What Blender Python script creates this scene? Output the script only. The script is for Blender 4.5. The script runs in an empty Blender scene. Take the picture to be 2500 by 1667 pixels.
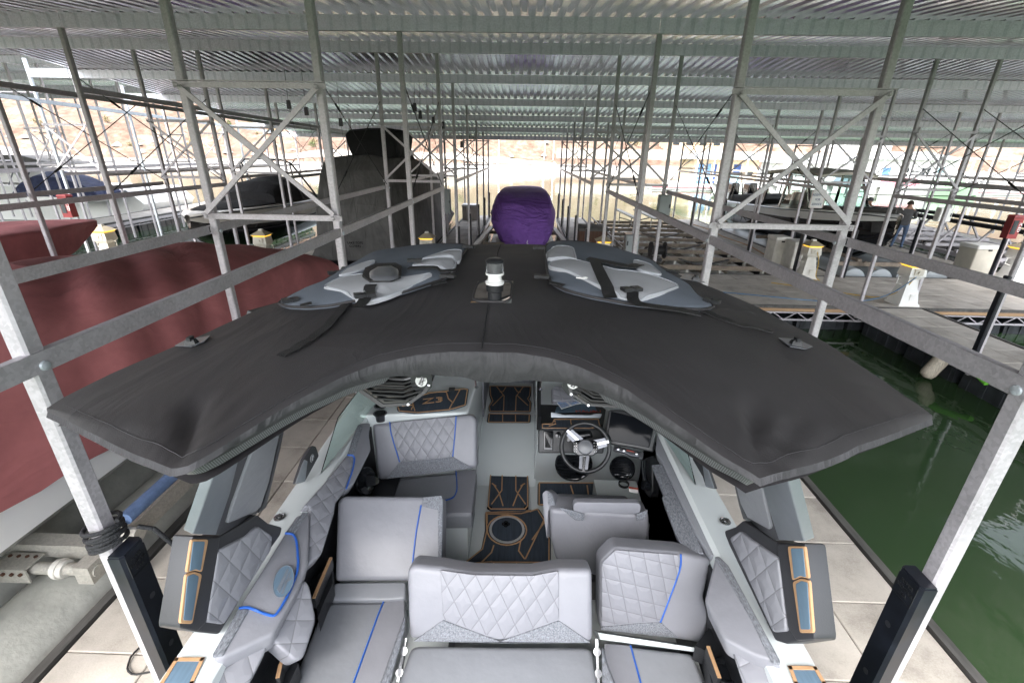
import bpy, bmesh, math, random
from mathutils import Vector, Matrix, noise
random.seed(7)
S = bpy.context.scene
COL = S.collection
R = math.radians

# ------------------------------------------------------------------ camera
CAMZ = 3.2
FPX = 1118.7
_p, _y, _r = R(22.387), R(-1.2452), R(0.8953)
_F = Vector((math.sin(_y)*math.cos(_p), math.cos(_y)*math.cos(_p), -math.sin(_p)))
_R0 = Vector((math.cos(_y), -math.sin(_y), 0)); _U0 = _R0.cross(_F)
_R = math.cos(_r)*_R0 + math.sin(_r)*_U0
_U = -math.sin(_r)*_R0 + math.cos(_r)*_U0
EYE = Vector((0, 0, CAMZ))
cd = bpy.data.cameras.new('camera'); cam = bpy.data.objects.new('camera', cd); COL.objects.link(cam)
cd.sensor_width = 36; cd.lens = FPX/2500*36; cd.clip_start = 0.05; cd.clip_end = 2000
m = Matrix.Identity(4)
for i in range(3):
    m[i][0], m[i][1], m[i][2], m[i][3] = _R[i], _U[i], -_F[i], EYE[i]
cam.matrix_world = m
S.camera = cam
# ------------------------------------------------------------------ sky, sun, exposure
SUN_EL, SUN_AZ = R(58), R(200)          # overcast sun, behind and a little left of the viewer
w = bpy.data.worlds.new('World'); S.world = w; w.use_nodes = True
nt = w.node_tree; nt.nodes.clear()
sky = nt.nodes.new('ShaderNodeTexSky'); sky.sky_type = 'NISHITA'; sky.sun_disc = False
sky.sun_elevation = SUN_EL; sky.sun_rotation = SUN_AZ; sky.dust_density = 4.0; sky.air_density = 1.2
hs = nt.nodes.new('ShaderNodeHueSaturation'); hs.inputs['Saturation'].default_value = 0.35
bg = nt.nodes.new('ShaderNodeBackground'); bg.inputs['Strength'].default_value = 0.15
wo = nt.nodes.new('ShaderNodeOutputWorld')
nt.links.new(sky.outputs[0], hs.inputs['Color']); nt.links.new(hs.outputs[0], bg.inputs[0]); nt.links.new(bg.outputs[0], wo.inputs[0])
sl = bpy.data.lights.new('sun', 'SUN'); sl.energy = 0.5; sl.angle = R(25); sl.color = (1, .96, .9)
so = bpy.data.objects.new('sun', sl); COL.objects.link(so)
_sd = Vector((math.sin(SUN_AZ)*math.cos(SUN_EL), math.cos(SUN_AZ)*math.cos(SUN_EL), math.sin(SUN_EL)))
so.rotation_euler = _sd.to_track_quat('Z', 'Y').to_euler(); so.location = (0, -20, 30)
S.view_settings.view_transform = 'Standard'; S.view_settings.look = 'None'
S.view_settings.exposure = 2.85; S.view_settings.gamma = 1.0; S.view_settings.use_curve_mapping = False
S.render.engine = 'CYCLES'
S.cycles.max_bounces = 14; S.cycles.diffuse_bounces = 10; S.cycles.glossy_bounces = 4; S.cycles.transmission_bounces = 6
S.cycles.transparent_max_bounces = 8; S.cycles.use_denoising = True; S.cycles.sample_clamp_indirect = 6
S.cycles.caustics_reflective = False; S.cycles.caustics_refractive = False

# ------------------------------------------------------------------ measuring helpers (photo pixel -> point on a real plane)
def ray(px, py): return _F + (px-1250)/FPX*_R - (py-833.5)/FPX*_U
def onplane(px, py, p0, n):
    d = ray(px, py); p0 = Vector(p0); n = Vector(n)
    return EYE + d*((p0-EYE).dot(n)/d.dot(n))
def atz(px, py, z): return onplane(px, py, (0, 0, z), (0, 0, 1))
def aty(px, py, y): return onplane(px, py, (0, y, 0), (0, 1, 0))
def atx(px, py, x): return onplane(px, py, (x, 0, 0), (1, 0, 0))
def zm(f, ox, oy): return lambda a, b: (ox+a/f, oy+b/f)
Z4 = zm(2.044, 0, 900); Z5 = zm(3.6467, 700, 870); Z6 = zm(3.6185, 1200, 870); Z7 = zm(2.767, 450, 1250); Z8 = zm(1.809, 1200, 1150)
ZA = zm(3.36, 600, 560); ZB = zm(2.94, 1200, 560); ZC = zm(3.7935, 1680, 300); ZD = zm(.9408, 0, 0)

# ------------------------------------------------------------------ materials
MAT = {}
def lin(c): return tuple((x/12.92 if x <= .04045 else ((x+.055)/1.055)**2.4) for x in c)
def mat(name, rgb, rough=.5, metal=0, noise_amt=0, noise_scale=8, bump=0, bump_scale=40, spec=.5, emit=None, coat=0, stretch=None, tint=None, uv=False, detail=5, rough_var=0):
    m = bpy.data.materials.new(name); m.use_nodes = True
    nt = m.node_tree; b = nt.nodes['Principled BSDF']
    b.inputs['Roughness'].default_value = rough; b.inputs['Metallic'].default_value = metal
    b.inputs['Specular IOR Level'].default_value = spec
    b.inputs['Coat Weight'].default_value = coat
    b.inputs['Base Color'].default_value = (*rgb, 1)
    if emit: b.inputs['Emission Color'].default_value = (*emit[0], 1); b.inputs['Emission Strength'].default_value = emit[1]
    if noise_amt or bump or tint:
        tc = nt.nodes.new('ShaderNodeTexCoord'); mp = nt.nodes.new('ShaderNodeMapping')
        nt.links.new(tc.outputs['UV' if uv else 'Object'], mp.inputs[0])
        if stretch: mp.inputs['Scale'].default_value = stretch
    if noise_amt:
        nz = nt.nodes.new('ShaderNodeTexNoise'); nz.inputs['Scale'].default_value = noise_scale; nz.inputs['Detail'].default_value = detail; nz.inputs['Roughness'].default_value = .62
        nt.links.new(mp.outputs[0], nz.inputs['Vector'])
        rp = nt.nodes.new('ShaderNodeValToRGB'); lo = tuple(max(0, c*(1-noise_amt)) for c in rgb); hi = tuple(min(1, c*(1+noise_amt)) for c in rgb)
        rp.color_ramp.elements[0].position = .3; rp.color_ramp.elements[1].position = .7
        rp.color_ramp.elements[0].color = (*(tint or lo), 1); rp.color_ramp.elements[1].color = (*hi, 1)
        nt.links.new(nz.outputs['Fac'], rp.inputs[0]); nt.links.new(rp.outputs[0], b.inputs['Base Color'])
        if rough_var:
            mr = nt.nodes.new('ShaderNodeMapRange'); mr.inputs['To Min'].default_value = rough-rough_var; mr.inputs['To Max'].default_value = rough+rough_var
            nt.links.new(nz.outputs['Fac'], mr.inputs['Value']); nt.links.new(mr.outputs[0], b.inputs['Roughness'])
    if bump:
        n2 = nt.nodes.new('ShaderNodeTexNoise'); n2.inputs['Scale'].default_value = bump_scale; n2.inputs['Detail'].default_value = 4
        nt.links.new(mp.outputs[0], n2.inputs['Vector'])
        bp = nt.nodes.new('ShaderNodeBump'); bp.inputs['Strength'].default_value = bump; bp.inputs['Distance'].default_value = .02
        nt.links.new(n2.outputs['Fac'], bp.inputs['Height']); nt.links.new(bp.outputs[0], b.inputs['Normal'])
    MAT[name] = m
    return m
def N(m, typ, **kw):
    n = m.node_tree.nodes.new(typ)
    for k, v in kw.items(): setattr(n, k, v)
    return n
def mathn(m, op, a, b=None, c=None):
    n = N(m, 'ShaderNodeMath', operation=op); L = m.node_tree.links
    for i, v in enumerate((a, b, c)):
        if v is None: continue
        if isinstance(v, (int, float)): n.inputs[i].default_value = v
        else: L.new(v, n.inputs[i])
    return n.outputs[0]

def galv(name, base, rough, metal):
    """hot-dip galvanised steel: spangle cells, streaks and dull patches"""
    m = mat(name, base, rough, metal, spec=.5); nt = m.node_tree; b = nt.nodes['Principled BSDF']; L = nt.links
    tc = N(m, 'ShaderNodeTexCoord'); oi = N(m, 'ShaderNodeObjectInfo')
    add = N(m, 'ShaderNodeVectorMath', operation='ADD'); L.new(tc.outputs['Object'], add.inputs[0]); L.new(oi.outputs['Location'], add.inputs[1])
    v = N(m, 'ShaderNodeTexVoronoi'); v.inputs['Scale'].default_value = 75; L.new(add.outputs[0], v.inputs['Vector'])
    n1 = N(m, 'ShaderNodeTexNoise'); n1.inputs['Scale'].default_value = 3.5; n1.inputs['Detail'].default_value = 7; n1.inputs['Roughness'].default_value = .7; L.new(add.outputs[0], n1.inputs['Vector'])
    sc = N(m, 'ShaderNodeSeparateColor'); L.new(v.outputs['Color'], sc.inputs[0])
    f = mathn(m, 'ADD', mathn(m, 'MULTIPLY', sc.outputs[0], .25), mathn(m, 'MULTIPLY', n1.outputs['Fac'], .75))
    r = N(m, 'ShaderNodeValToRGB'); r.color_ramp.elements[0].position = .25; r.color_ramp.elements[1].position = .72
    r.color_ramp.elements[0].color = (*[c*.70 for c in base], 1); r.color_ramp.elements[1].color = (*[min(1, c*1.12) for c in base], 1)
    L.new(f, r.inputs[0]); L.new(r.outputs[0], b.inputs['Base Color'])
    L.new(mathn(m, 'MULTIPLY_ADD', f, .3, rough-.15), b.inputs['Roughness'])
    return m
galv('galv', (.53, .505, .535), .5, .35)
galv('galv_beam', (.72, .72, .785), .45, .5)
def streaks(name):
    m = MAT[name]; nt = m.node_tree; b = nt.nodes['Principled BSDF']; L = nt.links; src = b.inputs['Base Color'].links[0].from_socket
    tc = N(m, 'ShaderNodeTexCoord'); sp = N(m, 'ShaderNodeSeparateXYZ'); L.new(tc.outputs['Object'], sp.inputs[0])
    n = N(m, 'ShaderNodeTexNoise'); n.inputs['Scale'].default_value = 6; n.inputs['Detail'].default_value = 4; mp = N(m, 'ShaderNodeMapping'); mp.inputs['Scale'].default_value = (1.6, 1, .35); L.new(tc.outputs['Object'], mp.inputs[0]); L.new(mp.outputs[0], n.inputs['Vector'])
    w = mathn(m, 'SINE', mathn(m, 'MULTIPLY', sp.outputs[0], 2*math.pi/.2)); k = mathn(m, 'GREATER_THAN', mathn(m, 'ADD', w, mathn(m, 'MULTIPLY_ADD', n.outputs['Fac'], 1.6, -.8)), .75)
    mx = N(m, 'ShaderNodeMix', data_type='RGBA', blend_type='MULTIPLY'); L.new(src, mx.inputs[6]); mx.inputs[7].default_value = (.66, .70, .71, 1); L.new(mathn(m, 'MULTIPLY', k, n.outputs['Fac']), mx.inputs[0]); L.new(mx.outputs[2], b.inputs['Base Color'])
streaks('galv_beam')
galv('galv_bright', (.62, .67, .72), .5, .4)  # paler copy of galv: roof gap skylight put into the colour; also on bolts
galv('galv_lift', (.52, .50, .45), .55, .35)
mat('roof_steel', (.92, .855, .93), .25, .93, noise_amt=.05, noise_scale=1.6, stretch=(3, .35, 1))

def concrete():
    m = mat('concrete', (.4, .37, .33), .85); nt = m.node_tree; b = nt.nodes['Principled BSDF']; L = nt.links
    tc = N(m, 'ShaderNodeTexCoord'); oi = N(m, 'ShaderNodeObjectInfo')
    add = N(m, 'ShaderNodeVectorMath', operation='ADD'); L.new(tc.outputs['Object'], add.inputs[0]); L.new(oi.outputs['Location'], add.inputs[1])
    n1 = N(m, 'ShaderNodeTexNoise'); n1.inputs['Scale'].default_value = 2.3; n1.inputs['Detail'].default_value = 8; n1.inputs['Roughness'].default_value = .65; L.new(add.outputs[0], n1.inputs['Vector'])
    n2 = N(m, 'ShaderNodeTexNoise'); n2.inputs['Scale'].default_value = 90; n2.inputs['Detail'].default_value = 3; L.new(add.outputs[0], n2.inputs['Vector'])
    f = mathn(m, 'ADD', mathn(m, 'MULTIPLY', n1.outputs['Fac'], .8), mathn(m, 'MULTIPLY', n2.outputs['Fac'], .2))
    f = mathn(m, 'ADD', f, mathn(m, 'MULTIPLY_ADD', oi.outputs['Random'], .16, -.08))
    r = N(m, 'ShaderNodeValToRGB'); e = r.color_ramp.elements
    e[0].position = .3; e[0].color = (.26, .235, .205, 1); e[1].position = .66; e[1].color = (.52, .48, .43, 1)
    x = e.new(.47); x.color = (.42, .385, .34, 1)
    L.new(f, r.inputs[0]); L.new(r.outputs[0], b.inputs['Base Color'])
    bp = N(m, 'ShaderNodeBump'); bp.inputs['Strength'].default_value = .25; bp.inputs['Distance'].default_value = .005
    L.new(n2.outputs['Fac'], bp.inputs['Height']); L.new(bp.outputs[0], b.inputs['Normal'])
concrete()

def quilt(name, base, cell=.088, aspect=1.55):
    """diamond-quilted vinyl: stitched grooves between soft pillows, on UVs in metres"""
    m = mat(name, base, .42, spec=.4); nt = m.node_tree; b = nt.nodes['Principled BSDF']; L = nt.links
    uv = N(m, 'ShaderNodeTexCoord'); sp = N(m, 'ShaderNodeSeparateXYZ'); L.new(uv.outputs['UV'], sp.inputs[0])
    u, v = sp.outputs[0], mathn(m, 'DIVIDE', sp.outputs[1], aspect)
    def tri(s): return mathn(m, 'ABSOLUTE', mathn(m, 'SUBTRACT', mathn(m, 'FRACT', mathn(m, 'DIVIDE', s, cell)), .5))
    d1 = mathn(m, 'SUBTRACT', .5, tri(mathn(m, 'ADD', u, v))); d2 = mathn(m, 'SUBTRACT', .5, tri(mathn(m, 'SUBTRACT', u, v)))
    d = mathn(m, 'MINIMUM', d1, d2)
    h = mathn(m, 'POWER', mathn(m, 'MINIMUM', mathn(m, 'MULTIPLY', d, 3.2), 1.0), .55)
    bp = N(m, 'ShaderNodeBump'); bp.inputs['Strength'].default_value = .38; bp.inputs['Distance'].default_value = .012
    L.new(h, bp.inputs['Height']); L.new(bp.outputs[0], b.inputs['Normal'])
    mx = N(m, 'ShaderNodeMix', data_type='RGBA'); st = mathn(m, 'LESS_THAN', d, .02)
    mx.inputs[6].default_value = (*base, 1); mx.inputs[7].default_value = (*[c*.68 for c in base], 1)
    L.new(st, mx.inputs[0]); L.new(mx.outputs[2], b.inputs['Base Color'])
VIN = (.215, .219, .243)
mat('vinyl', VIN, .40, noise_amt=.05, noise_scale=5, bump=.22, bump_scale=13, spec=.45)
mat('vinyl_grey', (.215, .225, .246), .42, noise_amt=.05, noise_scale=5, bump=.22, bump_scale=13, spec=.45)
quilt('vinyl_quilt', VIN); quilt('vinyl_quilt_big', VIN, .12, 1.15)
mat('tweed', (.17, .18, .20), .85, noise_amt=.5, noise_scale=160, bump=.3, bump_scale=300, stretch=(1, .35, 1), spec=.2)
mat('blue_piping', (.02, .10, .42), .45)
mat('gelcoat', (.56, .60, .605), .16, noise_amt=.02, noise_scale=3, coat=.3)
mat('gelcoat_dark', (.10, .105, .115), .3)
mat('black_plastic', (.013, .014, .016), .38, noise_amt=.25, noise_scale=14, bump=.12, bump_scale=250)
mat('black_gloss', (.008, .009, .011), .12)
mat('black_guard', (.008, .010, .016), .33, noise_amt=.5, noise_scale=9, rough_var=.12)
mat('tower_black', (.028, .029, .033), .42, bump=.06, bump_scale=200)
mat('tower_grey', (.22, .24, .265), .38, metal=.55, noise_amt=.05, noise_scale=20)
mat('canvas_black', (.0275, .0255, .0275), .56, noise_amt=.14, noise_scale=5, bump=.10, bump_scale=420, spec=.36)
def specks(name, col, thr=.055):
    m = MAT[name]; nt = m.node_tree; b = nt.nodes['Principled BSDF']; L = nt.links; src = b.inputs['Base Color'].links[0].from_socket
    tc = N(m, 'ShaderNodeTexCoord'); v = N(m, 'ShaderNodeTexVoronoi'); v.inputs['Scale'].default_value = 42; L.new(tc.outputs['Object'], v.inputs['Vector'])
    n = N(m, 'ShaderNodeTexNoise'); n.inputs['Scale'].default_value = 2.3; n.inputs['Detail'].default_value = 3; L.new(tc.outputs['Object'], n.inputs['Vector'])
    sc = N(m, 'ShaderNodeSeparateColor'); L.new(v.outputs['Color'], sc.inputs[0])
    k = mathn(m, 'MULTIPLY', mathn(m, 'LESS_THAN', v.outputs['Distance'], thr), mathn(m, 'GREATER_THAN', mathn(m, 'ADD', sc.outputs[0], mathn(m, 'MULTIPLY', n.outputs['Fac'], .9)), 1.05))
    d = mathn(m, 'MULTIPLY', mathn(m, 'MULTIPLY_ADD', n.outputs['Fac'], 2.2, -.75), .12)
    mx = N(m, 'ShaderNodeMix', data_type='RGBA'); L.new(src, mx.inputs[6]); mx.inputs[7].default_value = (*col, 1); L.new(mathn(m, 'MAXIMUM', mathn(m, 'MULTIPLY', k, .6), d), mx.inputs[0]); L.new(mx.outputs[2], b.inputs['Base Color'])
specks('canvas_black', (.16, .16, .165))
mat('canvas_hem', (.046, .045, .049), .68, noise_amt=.25, noise_scale=14, bump=.1, bump_scale=420, spec=.3)
mat('canvas_red', (.43, .155, .158), .75, noise_amt=.2, noise_scale=1.6, bump=.1, bump_scale=260, spec=.25)
mat('canvas_purple', (.24, .11, .46), .7, noise_amt=.15, noise_scale=2.5, spec=.25)
mat('canvas_grey', (.105, .102, .100), .8, noise_amt=.25, noise_scale=2.0, spec=.2)
mat('canvas_charcoal', (.020, .020, .022), .8, noise_amt=.2, noise_scale=3, spec=.2)
mat('canvas_navy', (.018, .026, .075), .8, noise_amt=.3, noise_scale=3)
mat('bag_grey', (.40, .41, .43), .72, noise_amt=.05, noise_scale=9, bump=.12, bump_scale=350, spec=.25)
mat('bag_slate', (.135, .155, .185), .72, noise_amt=.06, noise_scale=9, bump=.12, bump_scale=350, spec=.25)
mat('bag_piping', (.40, .42, .45), .6)
mat('webbing', (.012, .012, .013), .6, bump=.3, bump_scale=500)
mat('eva_navy', (.030, .042, .060), .75, noise_amt=.3, noise_scale=5, stretch=(14, 1, 1))
mat('eva_blue', (.10, .16, .22), .7, noise_amt=.12, noise_scale=6, stretch=(14, 1, 1))
mat('eva_tan', (.42, .25, .13), .7, noise_amt=.1, noise_scale=30)
mat('chrome', (.42, .43, .45), .22, metal=1)
mat('brushed', (.13, .135, .15), .38, metal=.9, noise_amt=.1, noise_scale=40)
mat('screen', (.006, .007, .009), .10, spec=.12)
mat('rubber', (.02, .02, .021), .7, noise_amt=.4, noise_scale=10)
mat('rub_strip', (.075, .072, .068), .7, noise_amt=.45, noise_scale=12, stretch=(1, .15, 1))
mat('rope', (.012, .013, .016), .7, bump=.6, bump_scale=120)
mat('float_black', (.028, .031, .036), .35, noise_amt=.6, noise_scale=3, rough_var=.15)
mat('wood', (.36, .23, .13), .8, noise_amt=.3, noise_scale=5, stretch=(.2, 6, 6))
mat('wood_dark', (.085, .038, .022), .6, noise_amt=.3, noise_scale=5, stretch=(6, 6, .3))
mat('white_plastic', (.78, .78, .76), .45, noise_amt=.05, noise_scale=4)
mat('beige_plastic', (.56, .53, .46), .5, noise_amt=.08, noise_scale=4)
mat('old_white', (.68, .66, .61), .6, noise_amt=.14, noise_scale=5)
mat('panel_grey', (.30, .33, .345), .45, noise_amt=.05, noise_scale=3)
mat('amber_lamp', (.75, .45, .04), .4, emit=((1, .55, .05), .22))
mat('cap_tan', (.36, .31, .22), .55, noise_amt=.08, noise_scale=6)
mat('red_box', (.20, .02, .022), .45, noise_amt=.12, noise_scale=5)
mat('red_mark', (.45, .06, .03), .5)
mat('white_paint', (.78, .78, .78), .4)
mat('sign_blue', (.02, .05, .16), .5)
mat('blue_print', (.10, .22, .45), .5, noise_amt=.5, noise_scale=30)
mat('hull_white', (.80, .80, .80), .2, coat=.4, noise_amt=.03, noise_scale=2)
mat('hull_bone', (.64, .61, .57), .25, coat=.3, noise_amt=.05, noise_scale=2)
mat('hull_black', (.010, .010, .012), .08, coat=.6)
mat('steel_brown', (.20, .165, .13), .6, metal=.3, noise_amt=.35, noise_scale=6)
mat('rust', (.11, .05, .03), .85, noise_amt=.6, noise_scale=9)
mat('tank', (.43, .43, .39), .6, noise_amt=.25, noise_scale=3, bump=.22, bump_scale=26, rough_var=.12)
mat('tank_blue', (.13, .20, .36), .75, noise_amt=.2, noise_scale=12, bump=.3, bump_scale=60)
mat('skin', (.45, .25, .17), .5); mat('hair', (.035, .022, .014), .6)
mat('shirt', (.085, .085, .09), .85, noise_amt=.2, noise_scale=12); mat('jeans', (.07, .11, .19), .85, noise_amt=.25, noise_scale=14)
mat('green_noodle', (.16, .55, .05), .6); mat('fender_tan', (.45, .40, .33), .65, noise_amt=.4, noise_scale=6, stretch=(9, 9, .8))
mat('cord_yellow', (.5, .33, .05), .6); mat('cord_blue', (.08, .20, .36), .6)
mat('blue_lid', (.02, .10, .42), .5); mat('teal', (.02, .14, .13), .6); mat('sea_blue', (.10, .20, .36), .5); mat('aqua', (.25, .42, .46), .5)  # sea_blue and aqua are paled, distant glare put into the colour
mat('stucco', (.58, .44, .30), .8, noise_amt=.08, noise_scale=1); mat('far_white', (.72, .72, .70), .6, noise_amt=.06, noise_scale=.7); mat('far_roof', (.42, .44, .44), .6)
mat('retain', (.40, .37, .32), .85, noise_amt=.12, noise_scale=.5)
mat('window_dark', (.02, .025, .03), .08)
mat('green_far', (.28, .42, .28), .6); mat('maroon', (.30, .13, .15), .6)  # both paled as well, far shore glare painted into the colour
mat('leaf_dry', (.22, .19, .09), .8, noise_amt=.4, noise_scale=1.5); mat('leaf_green', (.10, .13, .045), .8, noise_amt=.4, noise_scale=1.5); mat('bark', (.17, .12, .09), .9, noise_amt=.3, noise_scale=6)
g = mat('glass', (.75, .9, .86), .02); b_ = g.node_tree.nodes['Principled BSDF']; b_.inputs['Transmission Weight'].default_value = 1; b_.inputs['IOR'].default_value = 1.1
g = mat('clear_plastic', (.8, .82, .83), .08); b_ = g.node_tree.nodes['Principled BSDF']; b_.inputs['Transmission Weight'].default_value = .9; b_.inputs['IOR'].default_value = 1.2

def wrinkle(name, scale, strength, dist, stretch=(1, 1, 1), rot=(0, 0, 0), thr=.5):
    """slack creases in stretched cloth: ridged noise chained before the weave bump"""
    m = MAT[name]; nt = m.node_tree; b = nt.nodes['Principled BSDF']; L = nt.links; old = b.inputs['Normal'].links[0].from_socket.node if b.inputs['Normal'].links else None
    tc = N(m, 'ShaderNodeTexCoord'); mp = N(m, 'ShaderNodeMapping'); mp.inputs['Scale'].default_value = stretch; mp.inputs['Rotation'].default_value = rot; L.new(tc.outputs['Object'], mp.inputs[0])
    n = N(m, 'ShaderNodeTexNoise'); n.inputs['Scale'].default_value = scale; n.inputs['Detail'].default_value = 4; n.inputs['Roughness'].default_value = .45; n.inputs['Distortion'].default_value = .8; L.new(mp.outputs[0], n.inputs['Vector'])
    h = mathn(m, 'SUBTRACT', 1.0, mathn(m, 'MULTIPLY', mathn(m, 'ABSOLUTE', mathn(m, 'SUBTRACT', n.outputs['Fac'], thr)), 3.5))
    bp = N(m, 'ShaderNodeBump'); bp.inputs['Strength'].default_value = strength; bp.inputs['Distance'].default_value = dist; L.new(mathn(m, 'MAXIMUM', h, 0.0), bp.inputs['Height'])
    if old: L.new(bp.outputs[0], old.inputs['Normal'])
    else: L.new(bp.outputs[0], b.inputs['Normal'])
wrinkle('canvas_red', 1.5, .55, .05, (1, .5, 1.2), (0, 0, R(30)))
wrinkle('canvas_purple', 2.2, .8, .07, (.6, 1, 2.2), (0, R(12), 0))
wrinkle('canvas_grey', 1.3, .7, .06, (1.6, 1, .45))
wrinkle('canvas_charcoal', 2.0, .6, .04, (1, 1, .7))
wrinkle('canvas_navy', 2.5, .8, .05)
wrinkle('canvas_black', 3.2, .22, .02, (1, .45, 1), (0, 0, R(20)))
wrinkle('canvas_hem', 6, .5, .02, (2.2, .6, .6))
def mesh_hem():
    m = mat('mesh_trim', (.05, .052, .056), .5); nt = m.node_tree; L = nt.links; b = nt.nodes['Principled BSDF']
    tc = N(m, 'ShaderNodeTexCoord'); sp = N(m, 'ShaderNodeSeparateXYZ'); L.new(tc.outputs['UV'], sp.inputs[0])
    a = mathn(m, 'SINE', mathn(m, 'MULTIPLY', mathn(m, 'ADD', sp.outputs[0], sp.outputs[1]), 700)); c = mathn(m, 'SINE', mathn(m, 'MULTIPLY', mathn(m, 'SUBTRACT', sp.outputs[0], sp.outputs[1]), 700))
    f = mathn(m, 'MULTIPLY_ADD', mathn(m, 'MULTIPLY', a, c), .5, .5)
    r = N(m, 'ShaderNodeValToRGB'); r.color_ramp.elements[0].color = (.012, .012, .013, 1); r.color_ramp.elements[1].color = (.17, .175, .185, 1)
    r.color_ramp.elements[0].position = .35; r.color_ramp.elements[1].position = .8
    L.new(f, r.inputs[0]); L.new(r.outputs[0], b.inputs['Base Color'])
mesh_hem()

def water_mat():
    m = mat('water', (.028, .055, .023), .02); nt = m.node_tree; L = nt.links; b = nt.nodes['Principled BSDF']
    b.inputs['IOR'].default_value = 1.33
    tc = N(m, 'ShaderNodeTexCoord'); mp = N(m, 'ShaderNodeMapping'); mp.inputs['Rotation'].default_value = (0, 0, R(28)); mp.inputs['Scale'].default_value = (1, .55, 1)
    L.new(tc.outputs['Object'], mp.inputs[0])
    n1 = N(m, 'ShaderNodeTexNoise'); n1.inputs['Scale'].default_value = 1.4; n1.inputs['Detail'].default_value = 3; n1.inputs['Distortion'].default_value = .6
    n2 = N(m, 'ShaderNodeTexNoise'); n2.inputs['Scale'].default_value = 9; n2.inputs['Detail'].default_value = 2
    L.new(mp.outputs[0], n1.inputs['Vector']); L.new(mp.outputs[0], n2.inputs['Vector'])
    h = mathn(m, 'ADD', n1.outputs['Fac'], mathn(m, 'MULTIPLY', n2.outputs['Fac'], .12))
    bp = N(m, 'ShaderNodeBump'); bp.inputs['Strength'].default_value = .11; bp.inputs['Distance'].default_value = .10
    L.new(h, bp.inputs['Height']); L.new(bp.outputs[0], b.inputs['Normal'])
water_mat()

def hill_mat():
    m = mat('hill', (.45, .33, .24), .9); nt = m.node_tree; L = nt.links; b = nt.nodes['Principled BSDF']
    tc = N(m, 'ShaderNodeTexCoord'); sp = N(m, 'ShaderNodeSeparateXYZ'); L.new(tc.outputs['Object'], sp.inputs[0])
    n1 = N(m, 'ShaderNodeTexNoise'); n1.inputs['Scale'].default_value = .09; n1.inputs['Detail'].default_value = 9; n1.inputs['Roughness'].default_value = .7
    n2 = N(m, 'ShaderNodeTexNoise'); n2.inputs['Scale'].default_value = .7; n2.inputs['Detail'].default_value = 8; n2.inputs['Roughness'].default_value = .75
    L.new(tc.outputs['Object'], n1.inputs['Vector']); L.new(tc.outputs['Object'], n2.inputs['Vector'])
    f = mathn(m, 'ADD', mathn(m, 'MULTIPLY', n1.outputs['Fac'], .45), mathn(m, 'MULTIPLY', n2.outputs['Fac'], .55))
    r = N(m, 'ShaderNodeValToRGB'); e = r.color_ramp.elements
    e[0].position = .34; e[0].color = (.045, .022, .013, 1); e[1].position = .64; e[1].color = (.27, .225, .185, 1)
    x = e.new(.43); x.color = (.10, .055, .035, 1); x = e.new(.52); x.color = (.155, .105, .074, 1)
    L.new(f, r.inputs[0])
    # pale gravel beach low down
    z = mathn(m, 'ADD', sp.outputs[2], mathn(m, 'MULTIPLY_ADD', n2.outputs['Fac'], .7, -.35))
    mr = N(m, 'ShaderNodeMapRange'); mr.inputs['From Min'].default_value = .55; mr.inputs['From Max'].default_value = .85; L.new(z, mr.inputs['Value'])
    mx = N(m, 'ShaderNodeMix', data_type='RGBA'); mx.inputs[6].default_value = (.33, .31, .28, 1)
    L.new(mr.outputs[0], mx.inputs[0]); L.new(r.outputs[0], mx.inputs[7]); L.new(mx.outputs[2], b.inputs['Base Color'])
hill_mat()

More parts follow.
